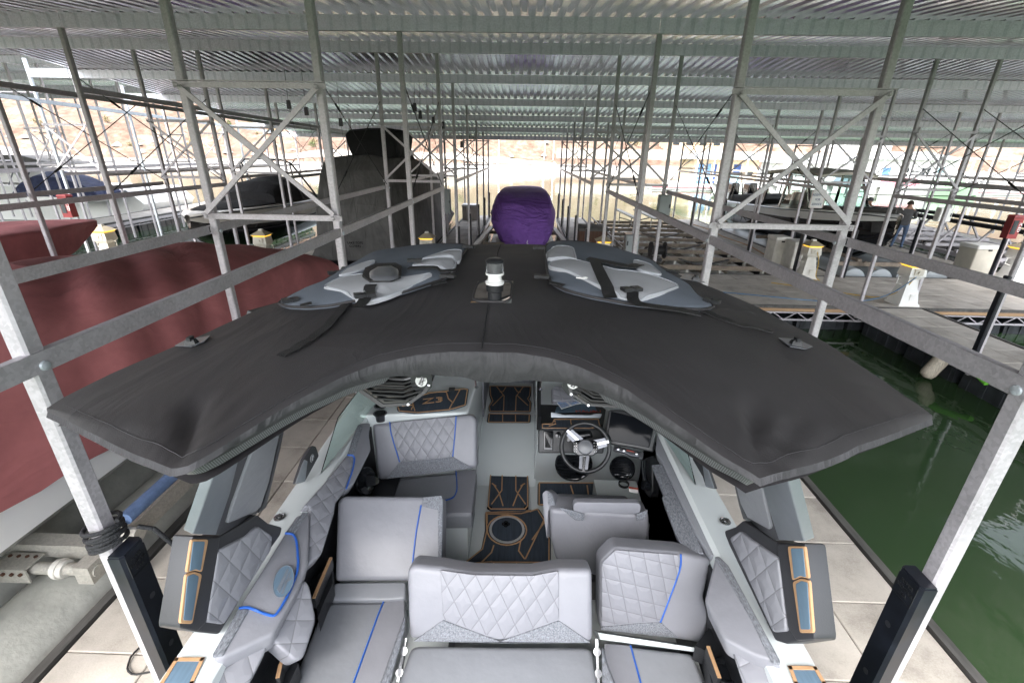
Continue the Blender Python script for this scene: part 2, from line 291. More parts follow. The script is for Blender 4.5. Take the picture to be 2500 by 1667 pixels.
# ------------------------------------------------------------------ mesh helpers
class MB:
    def __init__(s): s.v = []; s.f = []; s.uv = {}
    def add(s, vs, fs, uvs=None):
        o = len(s.v); s.v += [tuple(v) for v in vs]
        for f in fs: s.f.append([i+o for i in f])
        if uvs:
            for i, u in enumerate(uvs): s.uv[o+i] = u
        return s
    def box(s, c, d, rz=0, taper=1.0):
        x, y, z = d[0]/2, d[1]/2, d[2]/2; cr, sr = math.cos(rz), math.sin(rz); vs = []
        for sz in (-1, 1):
            t = taper if sz > 0 else 1
            for sx, sy in ((-1, -1), (1, -1), (1, 1), (-1, 1)):
                a, b = sx*x*t, sy*y*t
                vs.append((c[0]+a*cr-b*sr, c[1]+a*sr+b*cr, c[2]+sz*z))
        return s.add(vs, [(3, 2, 1, 0), (4, 5, 6, 7), (0, 1, 5, 4), (1, 2, 6, 5), (2, 3, 7, 6), (3, 0, 4, 7)])
    def bar(s, a, b, w, h, up=(0, 0, 1), ch=0):
        a, b = Vector(a), Vector(b); d = (b-a).normalized(); up = Vector(up)
        if abs(d.dot(up)) > .98: up = Vector((0, 1, 0))
        x = d.cross(up).normalized(); y = x.cross(d)
        if ch:
            pr = [(w/2-ch, -h/2), (w/2, -h/2+ch), (w/2, h/2-ch), (w/2-ch, h/2), (-w/2+ch, h/2), (-w/2, h/2-ch), (-w/2, -h/2+ch), (-w/2+ch, -h/2)]
        else: pr = [(w/2, -h/2), (w/2, h/2), (-w/2, h/2), (-w/2, -h/2)]
        n = len(pr); vs = [p+x*u+y*v for p in (a, b) for u, v in pr]
        fs = [(i, (i+1) % n, n+(i+1) % n, n+i) for i in range(n)] + [tuple(reversed(range(n))), tuple(range(n, 2*n))]
        return s.add(vs, fs)
    def tube(s, path, r, n=8, closed=False):
        P = [Vector(p) for p in path]; k = len(P); vs = []; fs = []; prev = None
        rr = r if isinstance(r, (list, tuple)) else [r]*k
        for i, p in enumerate(P):
            t = (P[(i+1) % k]-P[i-1]) if closed else (P[min(i+1, k-1)]-P[max(i-1, 0)])
            t.normalize()
            if prev is None:
                q = Vector((0, 0, 1)) if abs(t.z) < .9 else Vector((1, 0, 0)); x = t.cross(q).normalized()
            else: x = (prev-t*prev.dot(t)).normalized()
            prev = x; y = t.cross(x)
            for j in range(n):
                a = 2*math.pi*j/n; vs.append(p+(x*math.cos(a)+y*math.sin(a))*rr[i])
        for i in range(k if closed else k-1):
            for j in range(n):
                a, b = i*n, ((i+1) % k)*n
                fs.append((a+j, a+(j+1) % n, b+(j+1) % n, b+j))
        if not closed: fs += [tuple(reversed(range(n))), tuple(range((k-1)*n, k*n))]
        return s.add(vs, fs)
    def lathe(s, prof, n=16, o=(0, 0, 0), axis=(0, 0, 1), sq=None):
        ax = Vector(axis).normalized(); q = Vector((1, 0, 0)) if abs(ax.x) < .9 else Vector((0, 1, 0))
        x = (q-ax*q.dot(ax)).normalized(); y = ax.cross(x); o = Vector(o); vs = []; fs = []
        for r, z in prof:
            for j in range(n):
                a = 2*math.pi*(j+.5)/n; vs.append(o+(x*math.cos(a)+y*math.sin(a))*r+ax*z)
        k = len(prof)
        for i in range(k-1):
            for j in range(n): fs.append((i*n+j, i*n+(j+1) % n, (i+1)*n+(j+1) % n, (i+1)*n+j))
        fs += [tuple(reversed(range(n))), tuple(range((k-1)*n, k*n))]
        return s.add(vs, fs)
    def slab(s, poly, off):
        """planar polygon extruded by a vector"""
        off = Vector(off); n = len(poly); P = [Vector(p) for p in poly]
        nn = Vector((0, 0, 0))
        for i in range(n): nn += P[i].cross(P[(i+1) % n])
        fr = list(range(n)); bk = list(range(n, 2*n))
        if nn.dot(off) > 0: fr.reverse()
        else: bk.reverse()
        fs = [fr, bk]
        for i in range(n):
            j = (i+1) % n
            fs.append((i, j, n+j, n+i) if nn.dot(off) > 0 else (j, i, n+i, n+j))
        return s.add(P+[p+off for p in P], fs)
    def grid(s, rows, closed=False, uvs=None):
        k, n = len(rows), len(rows[0]); fs = []
        for i in range(k-1):
            for j in range(n if closed else n-1):
                fs.append((i*n+j, i*n+(j+1) % n, (i+1)*n+(j+1) % n, (i+1)*n+j))
        return s.add([p for r in rows for p in r], fs, [u for r in uvs for u in r] if uvs else None)
    def cushion(s, poly, n, thick, r=.025, crown=.012, cr=.035, seg=3):
        """soft padded panel: planar outline (3-D points), outward normal, thickness behind the face"""
        n = Vector(n).normalized(); P = [Vector(p) for p in poly]; o = P[0]
        ux = (P[1]-P[0]); ux = (ux-n*ux.dot(n)).normalized()
        if abs(ux.x) < .5 and abs(n.x) < .9: ux = (Vector((1, 0, 0))-n*n.x).normalized()
        uy = n.cross(ux)
        q = [((p-o).dot(ux), (p-o).dot(uy)) for p in P]
        area = sum(q[i][0]*q[(i+1) % len(q)][1]-q[(i+1) % len(q)][0]*q[i][1] for i in range(len(q)))
        if area < 0: q.reverse()
        rm = r*1.5; ch = True
        while ch and len(q) > 4:
            ch = False
            for i in range(len(q)):
                if (Vector(q[i])-Vector(q[i-1])).length < rm:
                    q[i] = tuple((Vector(q[i])+Vector(q[i-1]))/2); q.pop(i-1); ch = True; break
        n_ = len(q); per = sum((Vector(q[i])-Vector(q[i-1])).length for i in range(n_)); dm = .62*abs(area)/2/per
        keep = []
        for i in range(n_):
            da, db = Vector(q[i-1])-Vector(q[i]), Vector(q[(i+1) % n_])-Vector(q[i])
            keep.append(da.length > 1e-6 and db.length > 1e-6 and da.normalized().dot(db.normalized()) >= -.965)
        r = min(r, dm*.45); k = 0; rings = []
        for ins, dep in ((0, -thick), (0, -r), (r*.12, -r*.5), (r*.42, -r*.14), (r, 0)):
            rg = round2d(inset2d(q, ins), max(cr-ins*.8, cr*.3), seg, keep); k = len(rg); rings.append((rg, dep))
        vs = []; uv = []
        for rg, dep in rings:
            for a, b in rg: vs.append(o+ux*a+uy*b+n*dep); uv.append((a, b))
        fs = []
        for i in range(len(rings)-1):
            for j in range(k): fs.append((i*k+j, i*k+(j+1) % k, (i+1)*k+(j+1) % k, (i+1)*k+j))
        t = (len(rings)-1)*k
        fs += [tuple(range(t, t+k)), tuple(reversed(range(k)))]
        return s.add(vs, fs, uv)
    def obj(s, name, material, parent=None, smooth=None, tri=False):
        me = bpy.data.meshes.new(name); me.from_pydata(s.v, [], s.f)
        if s.uv:
            l = me.uv_layers.new(name='UVMap')
            for lp in me.loops: l.data[lp.index].uv = s.uv.get(lp.vertex_index, (0, 0))
        if material: me.materials.append(MAT[material])
        if smooth is not None:
            me.polygons.foreach_set('use_smooth', [True]*len(me.polygons))
            me.set_sharp_from_angle(angle=R(smooth))
        me.update()
        o = bpy.data.objects.new(name, me); COL.objects.link(o)
        if parent:
            o.parent = parent
            if parent.name in WPAR: o.location = -parent.location
        return o
WPAR = set()     # things whose parts are modelled in scene coordinates
def round2d(q, cr, seg, keep):
    out = []; n = len(q)
    for i in range(n):
        p, a, b = Vector(q[i]), Vector(q[i-1]), Vector(q[(i+1) % n])
        if not keep[i]: out.append(tuple(p)); continue
        da, db = a-p, b-p; la, lb = max(da.length, 1e-7), max(db.length, 1e-7)
        t = min(cr, la*.45, lb*.45); A, B = p+da/la*t, p+db/lb*t
        for k in range(seg+1):
            f = k/seg; out.append(tuple(A*(1-f)**2+p*2*f*(1-f)+B*f*f))
    return out
def inset2d(q, d):
    if d == 0: return q
    n = len(q); out = []
    for i in range(n):
        p, a, b = Vector(q[i]), Vector(q[i-1]), Vector(q[(i+1) % n])
        e1, e2 = (p-a), (b-p)
        if e1.length < 1e-7: e1 = e2
        if e2.length < 1e-7: e2 = e1
        n1 = Vector((-e1.y, e1.x)).normalized(); n2 = Vector((-e2.y, e2.x)).normalized()
        m = n1+n2
        if m.length < 1e-6: m = n1
        m.normalize(); t = d/max(.4, m.dot(n1))
        t = min(t, max(e1.length, e2.length)*.6) if m.dot(n1) < .7 else t
        out.append(tuple(p+m*t))
    return out
def tag(o, label=None, cat=None, group=None, kind=None):
    if label: o['label'] = label
    if cat: o['category'] = cat
    if group: o['group'] = group
    if kind: o['kind'] = kind
    return o
def thing(name, label, cat, loc=(0, 0, 0), rz=0, group=None, rx=0, world=False):
    o = bpy.data.objects.new(name, None); COL.objects.link(o); o.location = loc; o.rotation_euler = (rx, 0, rz); o.empty_display_size = .1
    if world: WPAR.add(o.name)
    return tag(o, label, cat, group)
def dup(o, parent=None, loc=None, rz=None, label=None):
    c = o.copy(); COL.objects.link(c)
    if parent is not None: c.parent = parent
    if loc is not None: c.location = loc
    if rz is not None: c.rotation_euler = (0, 0, rz)
    if label: c['label'] = label
    for ch in list(o.children): dup(ch, c)
    return c
def inst(o, parent, loc):
    """another part sharing the mesh of o"""
    c = bpy.data.objects.new(o.name.split('.')[0], o.data); COL.objects.link(c); c.parent = parent; c.location = loc
    return c
def text(name, body, size, mat_, parent, M, extrude=.0015, align='CENTER', sx=1, font_shear=0):
    cu = bpy.data.curves.new(name, 'FONT'); cu.body = body; cu.size = size; cu.align_x = align; cu.align_y = 'CENTER'; cu.extrude = extrude; cu.shear = font_shear; cu.resolution_u = 3
    t = bpy.data.objects.new(name, cu); COL.objects.link(t)
    dg = bpy.context.evaluated_depsgraph_get(); me = bpy.data.meshes.new_from_object(t.evaluated_get(dg)); bpy.data.objects.remove(t); bpy.data.curves.remove(cu)
    me.materials.clear(); me.materials.append(MAT[mat_])
    o = bpy.data.objects.new(name, me); COL.objects.link(o)
    if sx != 1: me.transform(Matrix.Diagonal((sx, 1, 1, 1)))
    if parent: o.parent = parent
    if parent and parent.name in WPAR: M = Matrix.Translation(-parent.location) @ M
    o.matrix_local = M
    return o
def frame(o, x, y):
    """matrix from origin and two in-plane directions"""
    x = Vector(x).normalized(); y = Vector(y); y = (y-x*y.dot(x)).normalized(); z = x.cross(y); M = Matrix.Identity(4)
    for i in range(3): M[i][0], M[i][1], M[i][2], M[i][3] = x[i], y[i], z[i], o[i]
    return M
# ================================================================== SETTING
WZ = -0.62
wm = MB(); wm.add([(-400, -120, WZ), (400, -120, WZ), (400, 140, WZ), (-400, 140, WZ)], [(0, 1, 2, 3)])
tag(wm.obj('water', 'water'), kind='structure')

def hill_h(x, y):
    shore = 88+6*math.sin(x*.021+1)+4*math.sin(x*.06)
    d = y-shore
    if d < 0: return -.9+max(-3, d*.06)
    beach = min(d, 22)*.075
    up = max(0, d-20+5*noise.noise(Vector((x*.03, y*.03, 0))))
    h = -.75+beach+up*.30+(.0022*up*up if up < 60 else 8+ (up-60)*.1)
    k = min(1, up/10)
    h += k*(2.4*noise.noise(Vector((x*.045, y*.05, 1)))+1.1*noise.noise(Vector((x*.16, y*.16, 3)))+.45*noise.noise(Vector((x*.5, y*.5, 5))))
    return h
rows = []
for i in range(74):
    y = 72+i*1.5+max(0, i-48)*2.2
    rows.append([(x, y, hill_h(x, y)) for x in [(-210+j*2.6) for j in range(162)]])
hm = MB(); hm.grid(rows); tag(hm.obj('hill', 'hill', smooth=60), kind='structure')

# ---------------------------------------------------------------- shelters
def prof_sheet(y0, z0, y1, z1, wdt=.8):
    m = MB(); xs = []; n = 4; p = wdt/n
    for i in range(n):
        o = i*p-wdt/2
        xs += [(o, 0), (o+.085, 0), (o+.108, .034), (o+.172, .034)]+([(o+p-.005, 0)] if i < n-1 else [(o+p-.005, -.0006), (o+p+.006, -.0006)])
    L = 3
    m.grid([[(x, y0+(y1-y0)*k/L, z0+(z1-z0)*k/L+h) for x, h in xs] for k in range(L+1)])
    return m
def rz_at(y): return 5.205-.0865*abs(y-10.74)
shelter = thing('boat_shelter', 'long galvanised steel boat shelter with corrugated roof over the boat slips', 'boat shelter', (0, 10.7, 0), world=True)
a = prof_sheet(-.8, rz_at(-.8), 10.74, rz_at(10.74)).obj('roof_sheet', 'roof_steel', shelter, smooth=25)
b = prof_sheet(10.735, rz_at(10.74)+.012, 25.5, rz_at(25.5)).obj('roof_sheet', 'roof_steel', shelter, smooth=25)
L0 = -shelter.location
def scatter_sheets(src, x0, n, root, off):
    src.location = off+Vector((x0, 0, 0))
    for i in range(1, n): inst(src, root, off+Vector((x0+.8*i, 0, 0)))
scatter_sheets(a, -11.2, 30, shelter, L0); scatter_sheets(b, -11.2, 48, shelter, L0)  # near roof's unseen eave and right end shaped to admit skylight
ROWS_N, ROWS_F = (1.5, 4.53, 7.57, 10.6), (13.2, 16.15, 19.15, 22.15, 25.1)
def cbeam(m, x0, x1, y, zt, h):
    """cold-formed channel: web plus two flanges turned to the far side"""
    m.box(((x0+x1)/2, y, zt-h/2), (x1-x0, .006, h))
    m.box(((x0+x1)/2, y+.035, zt-.003), (x1-x0, .064, .006)); m.box(((x0+x1)/2, y+.035, zt-h+.003), (x1-x0, .064, .006))
    return m
for y in ROWS_N+ROWS_F:
    h = .185
    xs = [-11.75, -6.6, 1.8, 9.2, 15.4, 27.2]
    for i in range(5 if y > 8 else 3): cbeam(MB(), xs[i]+.004, xs[i+1]-.004, y-.06, rz_at(y)-.002, h).obj('roof_beam', 'galv_beam', shelter)
m = MB(); m.box((7.7, 10.74, rz_at(10.74)+.06), (39, .5, .01)); m.obj('ridge_cap', 'galv_beam', shelter)
def post_mb(h, w=.070):
    m = MB(); m.bar((0, 0, 0), (0, 0, h), w, w, up=(0, 1, 0), ch=.009); return m
def bolt_mb():
    m = MB(); m.lathe([(.016, 0), (.016, .008), (.024, .008), (.024, .02), (.012, .026)], 8, axis=(1, 0, 0)); return m
posts = {}
def post(x, y, z1, root, matn='galv', z0=-.35):
    o = post_mb(z1-z0).obj('steel_post', matn, root, smooth=40); o.location = Vector((x, y, z0))-root.location
    posts[(round(x, 2), round(y, 2))] = o; return o
NEAR_X = [(-8.0, -6.68), (-3.04, -1.82), (1.82, 3.04), (8.0, 9.21), (14.2, 15.4), (20.4, 21.6)]
FAR_X = [(-8.0, -6.74), (-3.14, -1.90), (1.82, 3.09), (7.86, 9.19), (13.4, 14.6), (19.4, 20.6), (24.6, 25.8)]
for pr in NEAR_X:
    for x in pr:
        for y in ROWS_N:
            if x < 13 or y > 8: post(x, y, rz_at(y)-.19, shelter)
for pr in FAR_X:
    for x in pr:
        for y in ROWS_F: post(x, y, rz_at(y)-.19, shelter)
for y in ROWS_F: post(-11.7, y, rz_at(y)-.02, shelter)
def xbrace(x0, x1, y, root, z0=2.585, z1=3.71, matn='galv', yo=-.042):
    L = -root.location
    for z in (z0, z1):
        m = MB(); m.box(((x0+x1)/2, y+yo, z), (x1-x0+.13, .012, .045)); m.box(((x0+x1)/2, y+yo-.02, z+.03), (x1-x0+.13, .04, .006)); m.obj('tie_bar', matn, root)
    m = MB(); m.bar((x0, y+yo-.026, z1-.02), (x1, y+yo-.026, z0+.04), .042, .018, up=(0, 1, 0)); m.obj('cross_brace', matn, root)
    m = MB(); m.bar((x1, y+yo-.050, z1-.02), (x0, y+yo-.050, z0+.04), .042, .018, up=(0, 1, 0)); m.obj('cross_brace', matn, root)
    m = MB()
    for x in (x0, x1):
        for z in (z0+.01, z1-.01): m.lathe([(.02, 0), (.02, .012), (.01, .02)], 8, o=(x, y+yo-.058, z), axis=(0, -1, 0))
    tag(m.obj('brace_bolt', matn, root), kind='stuff')
for pr in NEAR_X:
    for y in ((4.53, 10.6) if pr[0] < 13 else (10.6,)): xbrace(pr[0], pr[1], y, shelter)
for pr in FAR_X:
    for y in (13.2, 19.15, 25.1): xbrace(pr[0], pr[1], y, shelter)
# longitudinal rails, two to each finger
def rail(x, y0, y1, z, root, matn='galv', h=.078, w=.034):
    m = MB(); m.box((x, (y0+y1)/2, z), (.006, y1-y0, h)); s = 1 if x > 0 else -1
    m.box((x+s*w/2, (y0+y1)/2, z+h/2-.003), (w, y1-y0, .006)); m.box((x+s*w/2, (y0+y1)/2, z-h/2+.003), (w, y1-y0, .006))
    return m.obj('side_rail', matn, root)
for pr in NEAR_X:
    for i, x in enumerate(pr):
        s = -1 if i == 0 else 1
        xx = x+(-.039 if (x > 0) == (i == 0) else .039) if False else x-math.copysign(.039, x)*(1 if (i == 0) == (x > 0) else -1)
        for k in range(3 if abs(x) < 10 else 1):
            if x > 13: continue
            y0, y1 = (ROWS_N[k], ROWS_N[k+1]) if abs(x) < 10 else (1.5, 10.6)
            rail(xx, y0-.04+(.012 if k else -.9), y1-.052, 2.455, shelter)
for pr in FAR_X:
    for x in pr: rail(x-math.copysign(.039, x), 13.2, 25.1, 2.455, shelter)
# bolts where rails meet posts
bm = bolt_mb()
for pr in NEAR_X[1:3]:
    for i, x in enumerate(pr):
        for y in ROWS_N:
            s = -1 if x > 0 else 1
            m = MB(); m.lathe([(.013, 0), (.013, .006), (.020, .007), (.018, .014), (.010, .017)], 10, o=(x+s*.036, y, 2.44), axis=(s, 0, 0)); m.obj('bolt', 'galv_bright', shelter, smooth=40)
# tension rods
def rods(x, y0, y1, za=4.15, zb=2.5):
    for (p, q) in (((x, y0, za), (x, y1, zb)), ((x, y0, zb), (x, y1, za))):
        m = MB(); m.tube([p, q], .008, 5); d = (Vector(q)-Vector(p)); c = Vector(p)+d*.17; m.tube([c, c+d*.05], .018, 6); m.obj('tension_rod', 'rubber', shelter)
for pr in NEAR_X[:4]:
    for x in pr: rods(x, 7.57, 10.6)
for pr in FAR_X:
    for x in pr: rods(x, 16.15, 19.15, 4.0, 2.5)
for x, z, mt in ((-8.0, 4.05, 'galv'), (-6.68, 3.98, 'galv')):
    m = MB(); m.bar((x, 7.6, z), (x, 25, z-.25), .05, .08); m.obj('side_rail', mt, shelter)
# bright gap between the two roofs; its skylight is painted in as paler steel
for y in ROWS_F:
    cbeam(MB(), -12.82, -11.77, y-.06, rz_at(y)+.02, .2).obj('roof_beam', 'galv_bright', shelter)
    post(-12.85, y, rz_at(y)+.25, shelter, 'galv_bright')
    if y in (13.2, 19.15): xbrace(-12.85, -11.7, y, shelter)
m = MB(); m.bar((-12.85, 10, 4.35), (-12.85, 25, 4.0), .06, .1); m.obj('side_rail', 'galv_bright', shelter)
for x in (-12.85, -11.7): rail(x, 13.2, 25.1, 2.46, shelter)

# second shelter to the left
sh2 = thing('boat_shelter', 'second pale roofed boat shelter standing beyond the gap on the far left', 'boat shelter', (-22, 18, 0), world=True)
def rz2(y): return 5.78-.032*abs(y-15.5)
a = prof_sheet(9, rz2(9), 15.5, rz2(15.5)).obj('roof_sheet', 'roof_steel', sh2, smooth=25)  # unseen near end stops short to leave skylight open
b = prof_sheet(15.49, rz2(15.5)+.012, 24.6, rz2(24.6)).obj('roof_sheet', 'roof_steel', sh2, smooth=25)
scatter_sheets(a, -37, 30, sh2, -sh2.location); scatter_sheets(b, -37, 30, sh2, -sh2.location)
R2Y = (10.2, 13.2, 16.15, 19.15, 22.15, 24.4)
for y in R2Y: cbeam(MB(), -37.4, -13.4, y-.06, rz2(y)-.002, .2).obj('roof_beam', 'galv_beam', sh2)
for pr in ((-16.4, -15.4), (-21.9, -20.9), (-27.2, -26.2), (-32.5, -31.5)):
    for x in pr:
        for y in R2Y: post(x, y, rz2(y)-.2, sh2)
    for y in (16.15, 22.15): xbrace(pr[0], pr[1], y, sh2)
    for x in pr: rail(x, 10.2, 24.4, 2.46, sh2)

# ---------------------------------------------------------------- docks
PAV = {}
def paver_mesh(w, d):
    k = (round(w, 3), round(d, 3))
    if k not in PAV:
        m = MB(); g_ = .0035; x, y = w/2-g_, d/2-g_; c = .006
        vs = [(-x, -y, -.03), (x, -y, -.03), (x, y, -.03), (-x, y, -.03), (-x, -y, -c), (x, -y, -c), (x, y, -c), (-x, y, -c), (-x+c, -y+c, 0), (x-c, -y+c, 0), (x-c, y-c, 0), (-x+c, y-c, 0)]
        m.add(vs, [(0, 1, 5, 4), (1, 2, 6, 5), (2, 3, 7, 6), (3, 0, 4, 7), (4, 5, 9, 8), (5, 6, 10, 9), (6, 7, 11, 10), (7, 4, 8, 11), (8, 9, 10, 11)])
        o = m.obj('paver', 'concrete'); PAV[k] = o.data; bpy.data.objects.remove(o)
    return PAV[k]
def pave(root, x0, x1, y0, y1, nx, ny):
    w, d = (x1-x0)/nx, (y1-y0)/ny; me = paver_mesh(w, d)
    for i in range(nx):
        for j in range(ny):
            o = bpy.data.objects.new('paver', me); COL.objects.link(o); o.parent = root
            o.location = Vector((x0+(i+.5)*w, y0+(j+.5)*d, random.uniform(-.003, .002)))-root.location
            o.rotation_euler = (random.uniform(-.002, .002), random.uniform(-.002, .002), random.uniform(-.002, .002))
def tub_mb(l, d, h, along='y'):
    """black plastic float with moulded ribs"""
    m = MB(); m.box((0, 0, 0), (d, l-.04, h), taper=.97)
    n = max(2, int(l/.3))
    for i in range(n):
        for s in (-1, 1): m.box((s*d/2*.985, -l/2+l*(i+.5)/n, -.01), (.03, .09, h-.06))
    return m
def truss_mb(y0, y1, x, z0, z1, n):
    m = MB(); m.box((x, (y0+y1)/2, z1), (.04, y1-y0, .035)); m.box((x, (y0+y1)/2, z0), (.04, y1-y0, .035))
    st = (y1-y0)/n
    for i in range(n):
        a, b = y0+i*st, y0+(i+.5)*st
        m.bar((x, a, z0), (x, b, z1), .018, .018); m.bar((x, b, z1), (x, a+st, z0), .018, .018)
    return m
def finger(label, x0, x1, y0, y1, ny, visible=True, floats=(True, True)):
    r = thing('finger_dock', label, 'dock', ((x0+x1)/2, y0, 0), world=True, group='paved finger docks between the boat slips')
    MB().box(((x0+x1)/2, (y0+y1)/2, -.06), (x1-x0-.05, y1-y0, .056)).obj('dock_bed', 'rubber', r)
    if visible: pave(r, x0+.055, x1-.055, y0+.03, y1-.005, 2, ny)
    for x, s in ((x0, -1), (x1, 1)):
        MB().box((x, (y0+y1)/2, -.045), (.07, y1-y0, .115)).obj('rub_strip', 'rub_strip', r)
        MB().box((x+s*.036, (y0+y1)/2, -.13), (.03, y1-y0, .12)).obj('fascia', 'galv', r)
        truss_mb(y0, y1, x-s*.02, -.30, -.20, max(3, int((y1-y0)/.55))).obj('truss', 'galv', r)
    n = max(2, int((y1-y0)/1.25)); l = (y1-y0)/n
    src = tub_mb(l*.93, (x1-x0)*.96, .46).obj('float_tub', 'float_black', r)
    src.location = Vector(((x0+x1)/2, y0+l/2, -.54))-r.location
    for i in range(1, n): inst(src, r, Vector(((x0+x1)/2, y0+l*(i+.5), -.54))-r.location)
    return r
finger('paved finger dock along the left side of the open boat, black cords lying on it', -3.12, -1.77, .2, 10.33, 17)
finger('paved finger dock along the right side of the open boat, beside the green water', 1.77, 3.10, .2, 10.33, 17)
finger('paved finger dock with black ribbed floats and a hanging fender, right of the open water', 7.95, 9.28, 2.5, 10.33, 13)
finger('finger dock on the left between the two maroon covered boats', -8.02, -6.62, .5, 10.33, 16)
finger('finger dock left of the purple covered boat, grey storage box near its end', -3.2, -1.86, 13.38, 25.8, 20)
finger('finger dock right of the purple covered boat, brown spa cabinet near its start', 1.77, 3.15, 13.38, 25.6, 20)
finger('finger dock with a rope and white boxes between the empty lift and the black cruiser', 7.85, 9.22, 13.38, 25.6, 20)
finger('finger dock where the man in a dark shirt stands beyond the black cruiser bow', 13.3, 14.7, 13.38, 25.6, 20)
finger('finger dock left of the tall grey covered cruiser', -8.05, -6.7, 13.38, 25.6, 20)
finger('finger dock by the black and white runabout bow, under the bright roof gap', -12.9, -11.65, 13.38, 25.6, 10, visible=False)
finger('finger dock at the right edge beyond the pedestals', 14.15, 15.45, 2.5, 10.33, 13)
finger('far right finger dock beyond the personal watercraft lift', 19.35, 20.65, 13.38, 25.6, 20)
fl = finger('distant finger dock with white floats in front of the white houseboat', -20.5, -18.7, 13.4, 31, 10, visible=False)
MB().box((-19.6, 22.2, -.012), (1.68, 17.4, .02)).obj('deck_top', 'concrete', fl)
wk = thing('main_walkway', 'wide paved main walkway crossing between the two rows of slips', 'dock', (0, 11.85, 0), world=True)
MB().box((3, 11.85, -.07), (62, 2.98, .056)).obj('dock_bed', 'rubber', wk)
pave(wk, 1.8, 18.0, 10.40, 13.30, 27, 5); pave(wk, -12.6, -3.0, 10.40, 13.30, 16, 5)
big = MB()
for i in range(8):
    for j in range(5): big.box((-2.7+.6*i+.3, 10.69+.58*j, -.015), (.592, .572, .03))
for i in range(22):
    for j in range(5):
        big.box((18.3+.6*i, 10.69+.58*j, -.015), (.592, .572, .03)); big.box((-12.9-.6*i, 10.69+.58*j, -.015), (.592, .572, .03))
tag(big.obj('paver_field', 'concrete', wk), kind='stuff')
for y, s in ((10.36, -1), (13.34, 1)):
    MB().box((3, y, -.03), (62, .05, .08)).obj('rub_strip', 'rub_strip', wk)
    MB().box((3, y+s*.03, -.09), (62, .035, .07)).obj('timber_edge', 'wood', wk)
    m = MB(); m.box((3, y, -.16), (62, .04, .03)); m.box((3, y, -.34), (62, .04, .035))
    for i in range(110):
        a = -28+i*.56; m.bar((a, y, -.34), (a+.28, y, -.16), .018, .018); m.bar((a+.28, y, -.16), (a+.56, y, -.34), .018, .018)
    m.obj('truss', 'galv', wk)
def tub2(): 
    m = MB(); m.box((0, 0, 0), (1.14, 2.7, .34), taper=.97)
    for i in range(4):
        for s in (-1, 1): m.box((-.57+1.14*(i+.5)/4, s*1.335, 0), (.1, .03, .3))
    return m
src = tub2().obj('float_tub', 'float_black', wk); src.location = Vector((-27, 11.85, -.53))-wk.location
for i in range(1, 50): inst(src, wk, Vector((-27+i*1.22, 11.85, -.53))-wk.location)
# ================================================================== THE OPEN WAKE BOAT
BX = -0.07
boat = thing('wake_boat', 'open grey wakeboard boat with pale quilted seats and black tower canopy in the front slip', 'boat', (BX, 3.4, -.6), world=True)
def P2(fn, pts): return [fn(*p) for p in pts]
def lean(yb, zb, yt, zt): return (Vector((0, yb, zb)), Vector((0, -(zt-zb), yt-yb)).normalized())
def flat(z, nx=0, ny=0, x0=0, y0=0): return (Vector((x0, y0, z)), Vector((nx, ny, 1)).normalized())
def proj(px, pl, lift=0): return [onplane(a, b, pl[0]+pl[1]*lift, pl[1]) for a, b in px]
def cush(name, mt, px, pl, thick=.12, r=.022, crown=.01, cr=.03, lift=0, parent=None, label=None):
    m = MB(); m.cushion(proj(px, pl, lift), pl[1], thick, r, crown, cr)
    o = m.obj(name, mt, parent or boat, smooth=50)
    if label: o['label'] = label
    return o
def over(name, mt, px, pl, parent, lift=.012, cr=.01, thick=.01):
    lift = min(lift, .006) if lift < .03 else lift
    m = MB(); m.cushion(proj(px, pl, lift), pl[1], thick, .004, .001, cr, 2); return m.obj(name, mt, parent, smooth=50)
def pipe(px, pl, parent, lift=.004, r=.0048, mt='blue_piping', name='piping'):
    pts = proj(px, pl, lift); out = []
    for i in range(len(pts)-1):
        for k in range(4): out.append(pts[i].lerp(pts[i+1], k/4))
    out.append(pts[-1]); 
    for _ in range(2): out = [out[0]]+[(out[i-1]+out[i]*2+out[i+1])/4 for i in range(1, len(out)-1)]+[out[-1]]
    m = MB(); m.tube(out, r, 6); return m.obj(name, mt, parent, smooth=60)
# ---- hull and deck shell
ys = [.35, 1, 2, 3, 3.7, 4.4, 5.0, 5.6, 6.1, 6.4, 6.5]
def hb(y): return 1.30 if y < 3.4 else max(.03, 1.30*(1-((y-3.4)/3.15)**2.4))
rows = []
for y in ys:
    b = hb(y); z = 1.29+.0*max(0, (y-3)/4)
    half = [(b-.02, z), (b, z-.03), (b-.01, z-.28), (b-.05, .55), (b-.12, .1), (b*.8-.04, -.35), (b*.45, -.75), (0, -.95)]
    rows.append([(BX+x, y, zz) for x, zz in half]+[(BX-x, y, zz) for x, zz in reversed(half[:-1])])
m = MB(); m.grid(rows); m.f.append(list(range(15)))
m.obj('hull', 'gelcoat_dark', boat, smooth=35)
for s in (-1, 1):      # gunwale deck with a rolled inner lip
    rr = []
    for y in ys[:6]:
        b = hb(y); rr.append([(BX+s*(b+.004), y, 1.25), (BX+s*(b-.004), y, 1.292), (BX+s*(b-.03), y, 1.305), (BX+s*(b-.19), y, 1.318), (BX+s*(b-.21), y, 1.30), (BX+s*(b-.215), y, 1.22)])
    m = MB(); m.grid(rr); m.obj('gunwale', 'gelcoat', boat, smooth=40)
m = MB(); rr = []
for y in ys[4:]:
    b = max(.02, hb(y)-.17); z = 1.300+.0*max(0, (y-3)/4); rr.append([(BX+b*k/6, y, z+.04*(1-(k/6)**2)) for k in range(-6, 7)])
m.grid(rr[2:]); m.obj('foredeck', 'gelcoat', boat, smooth=40)
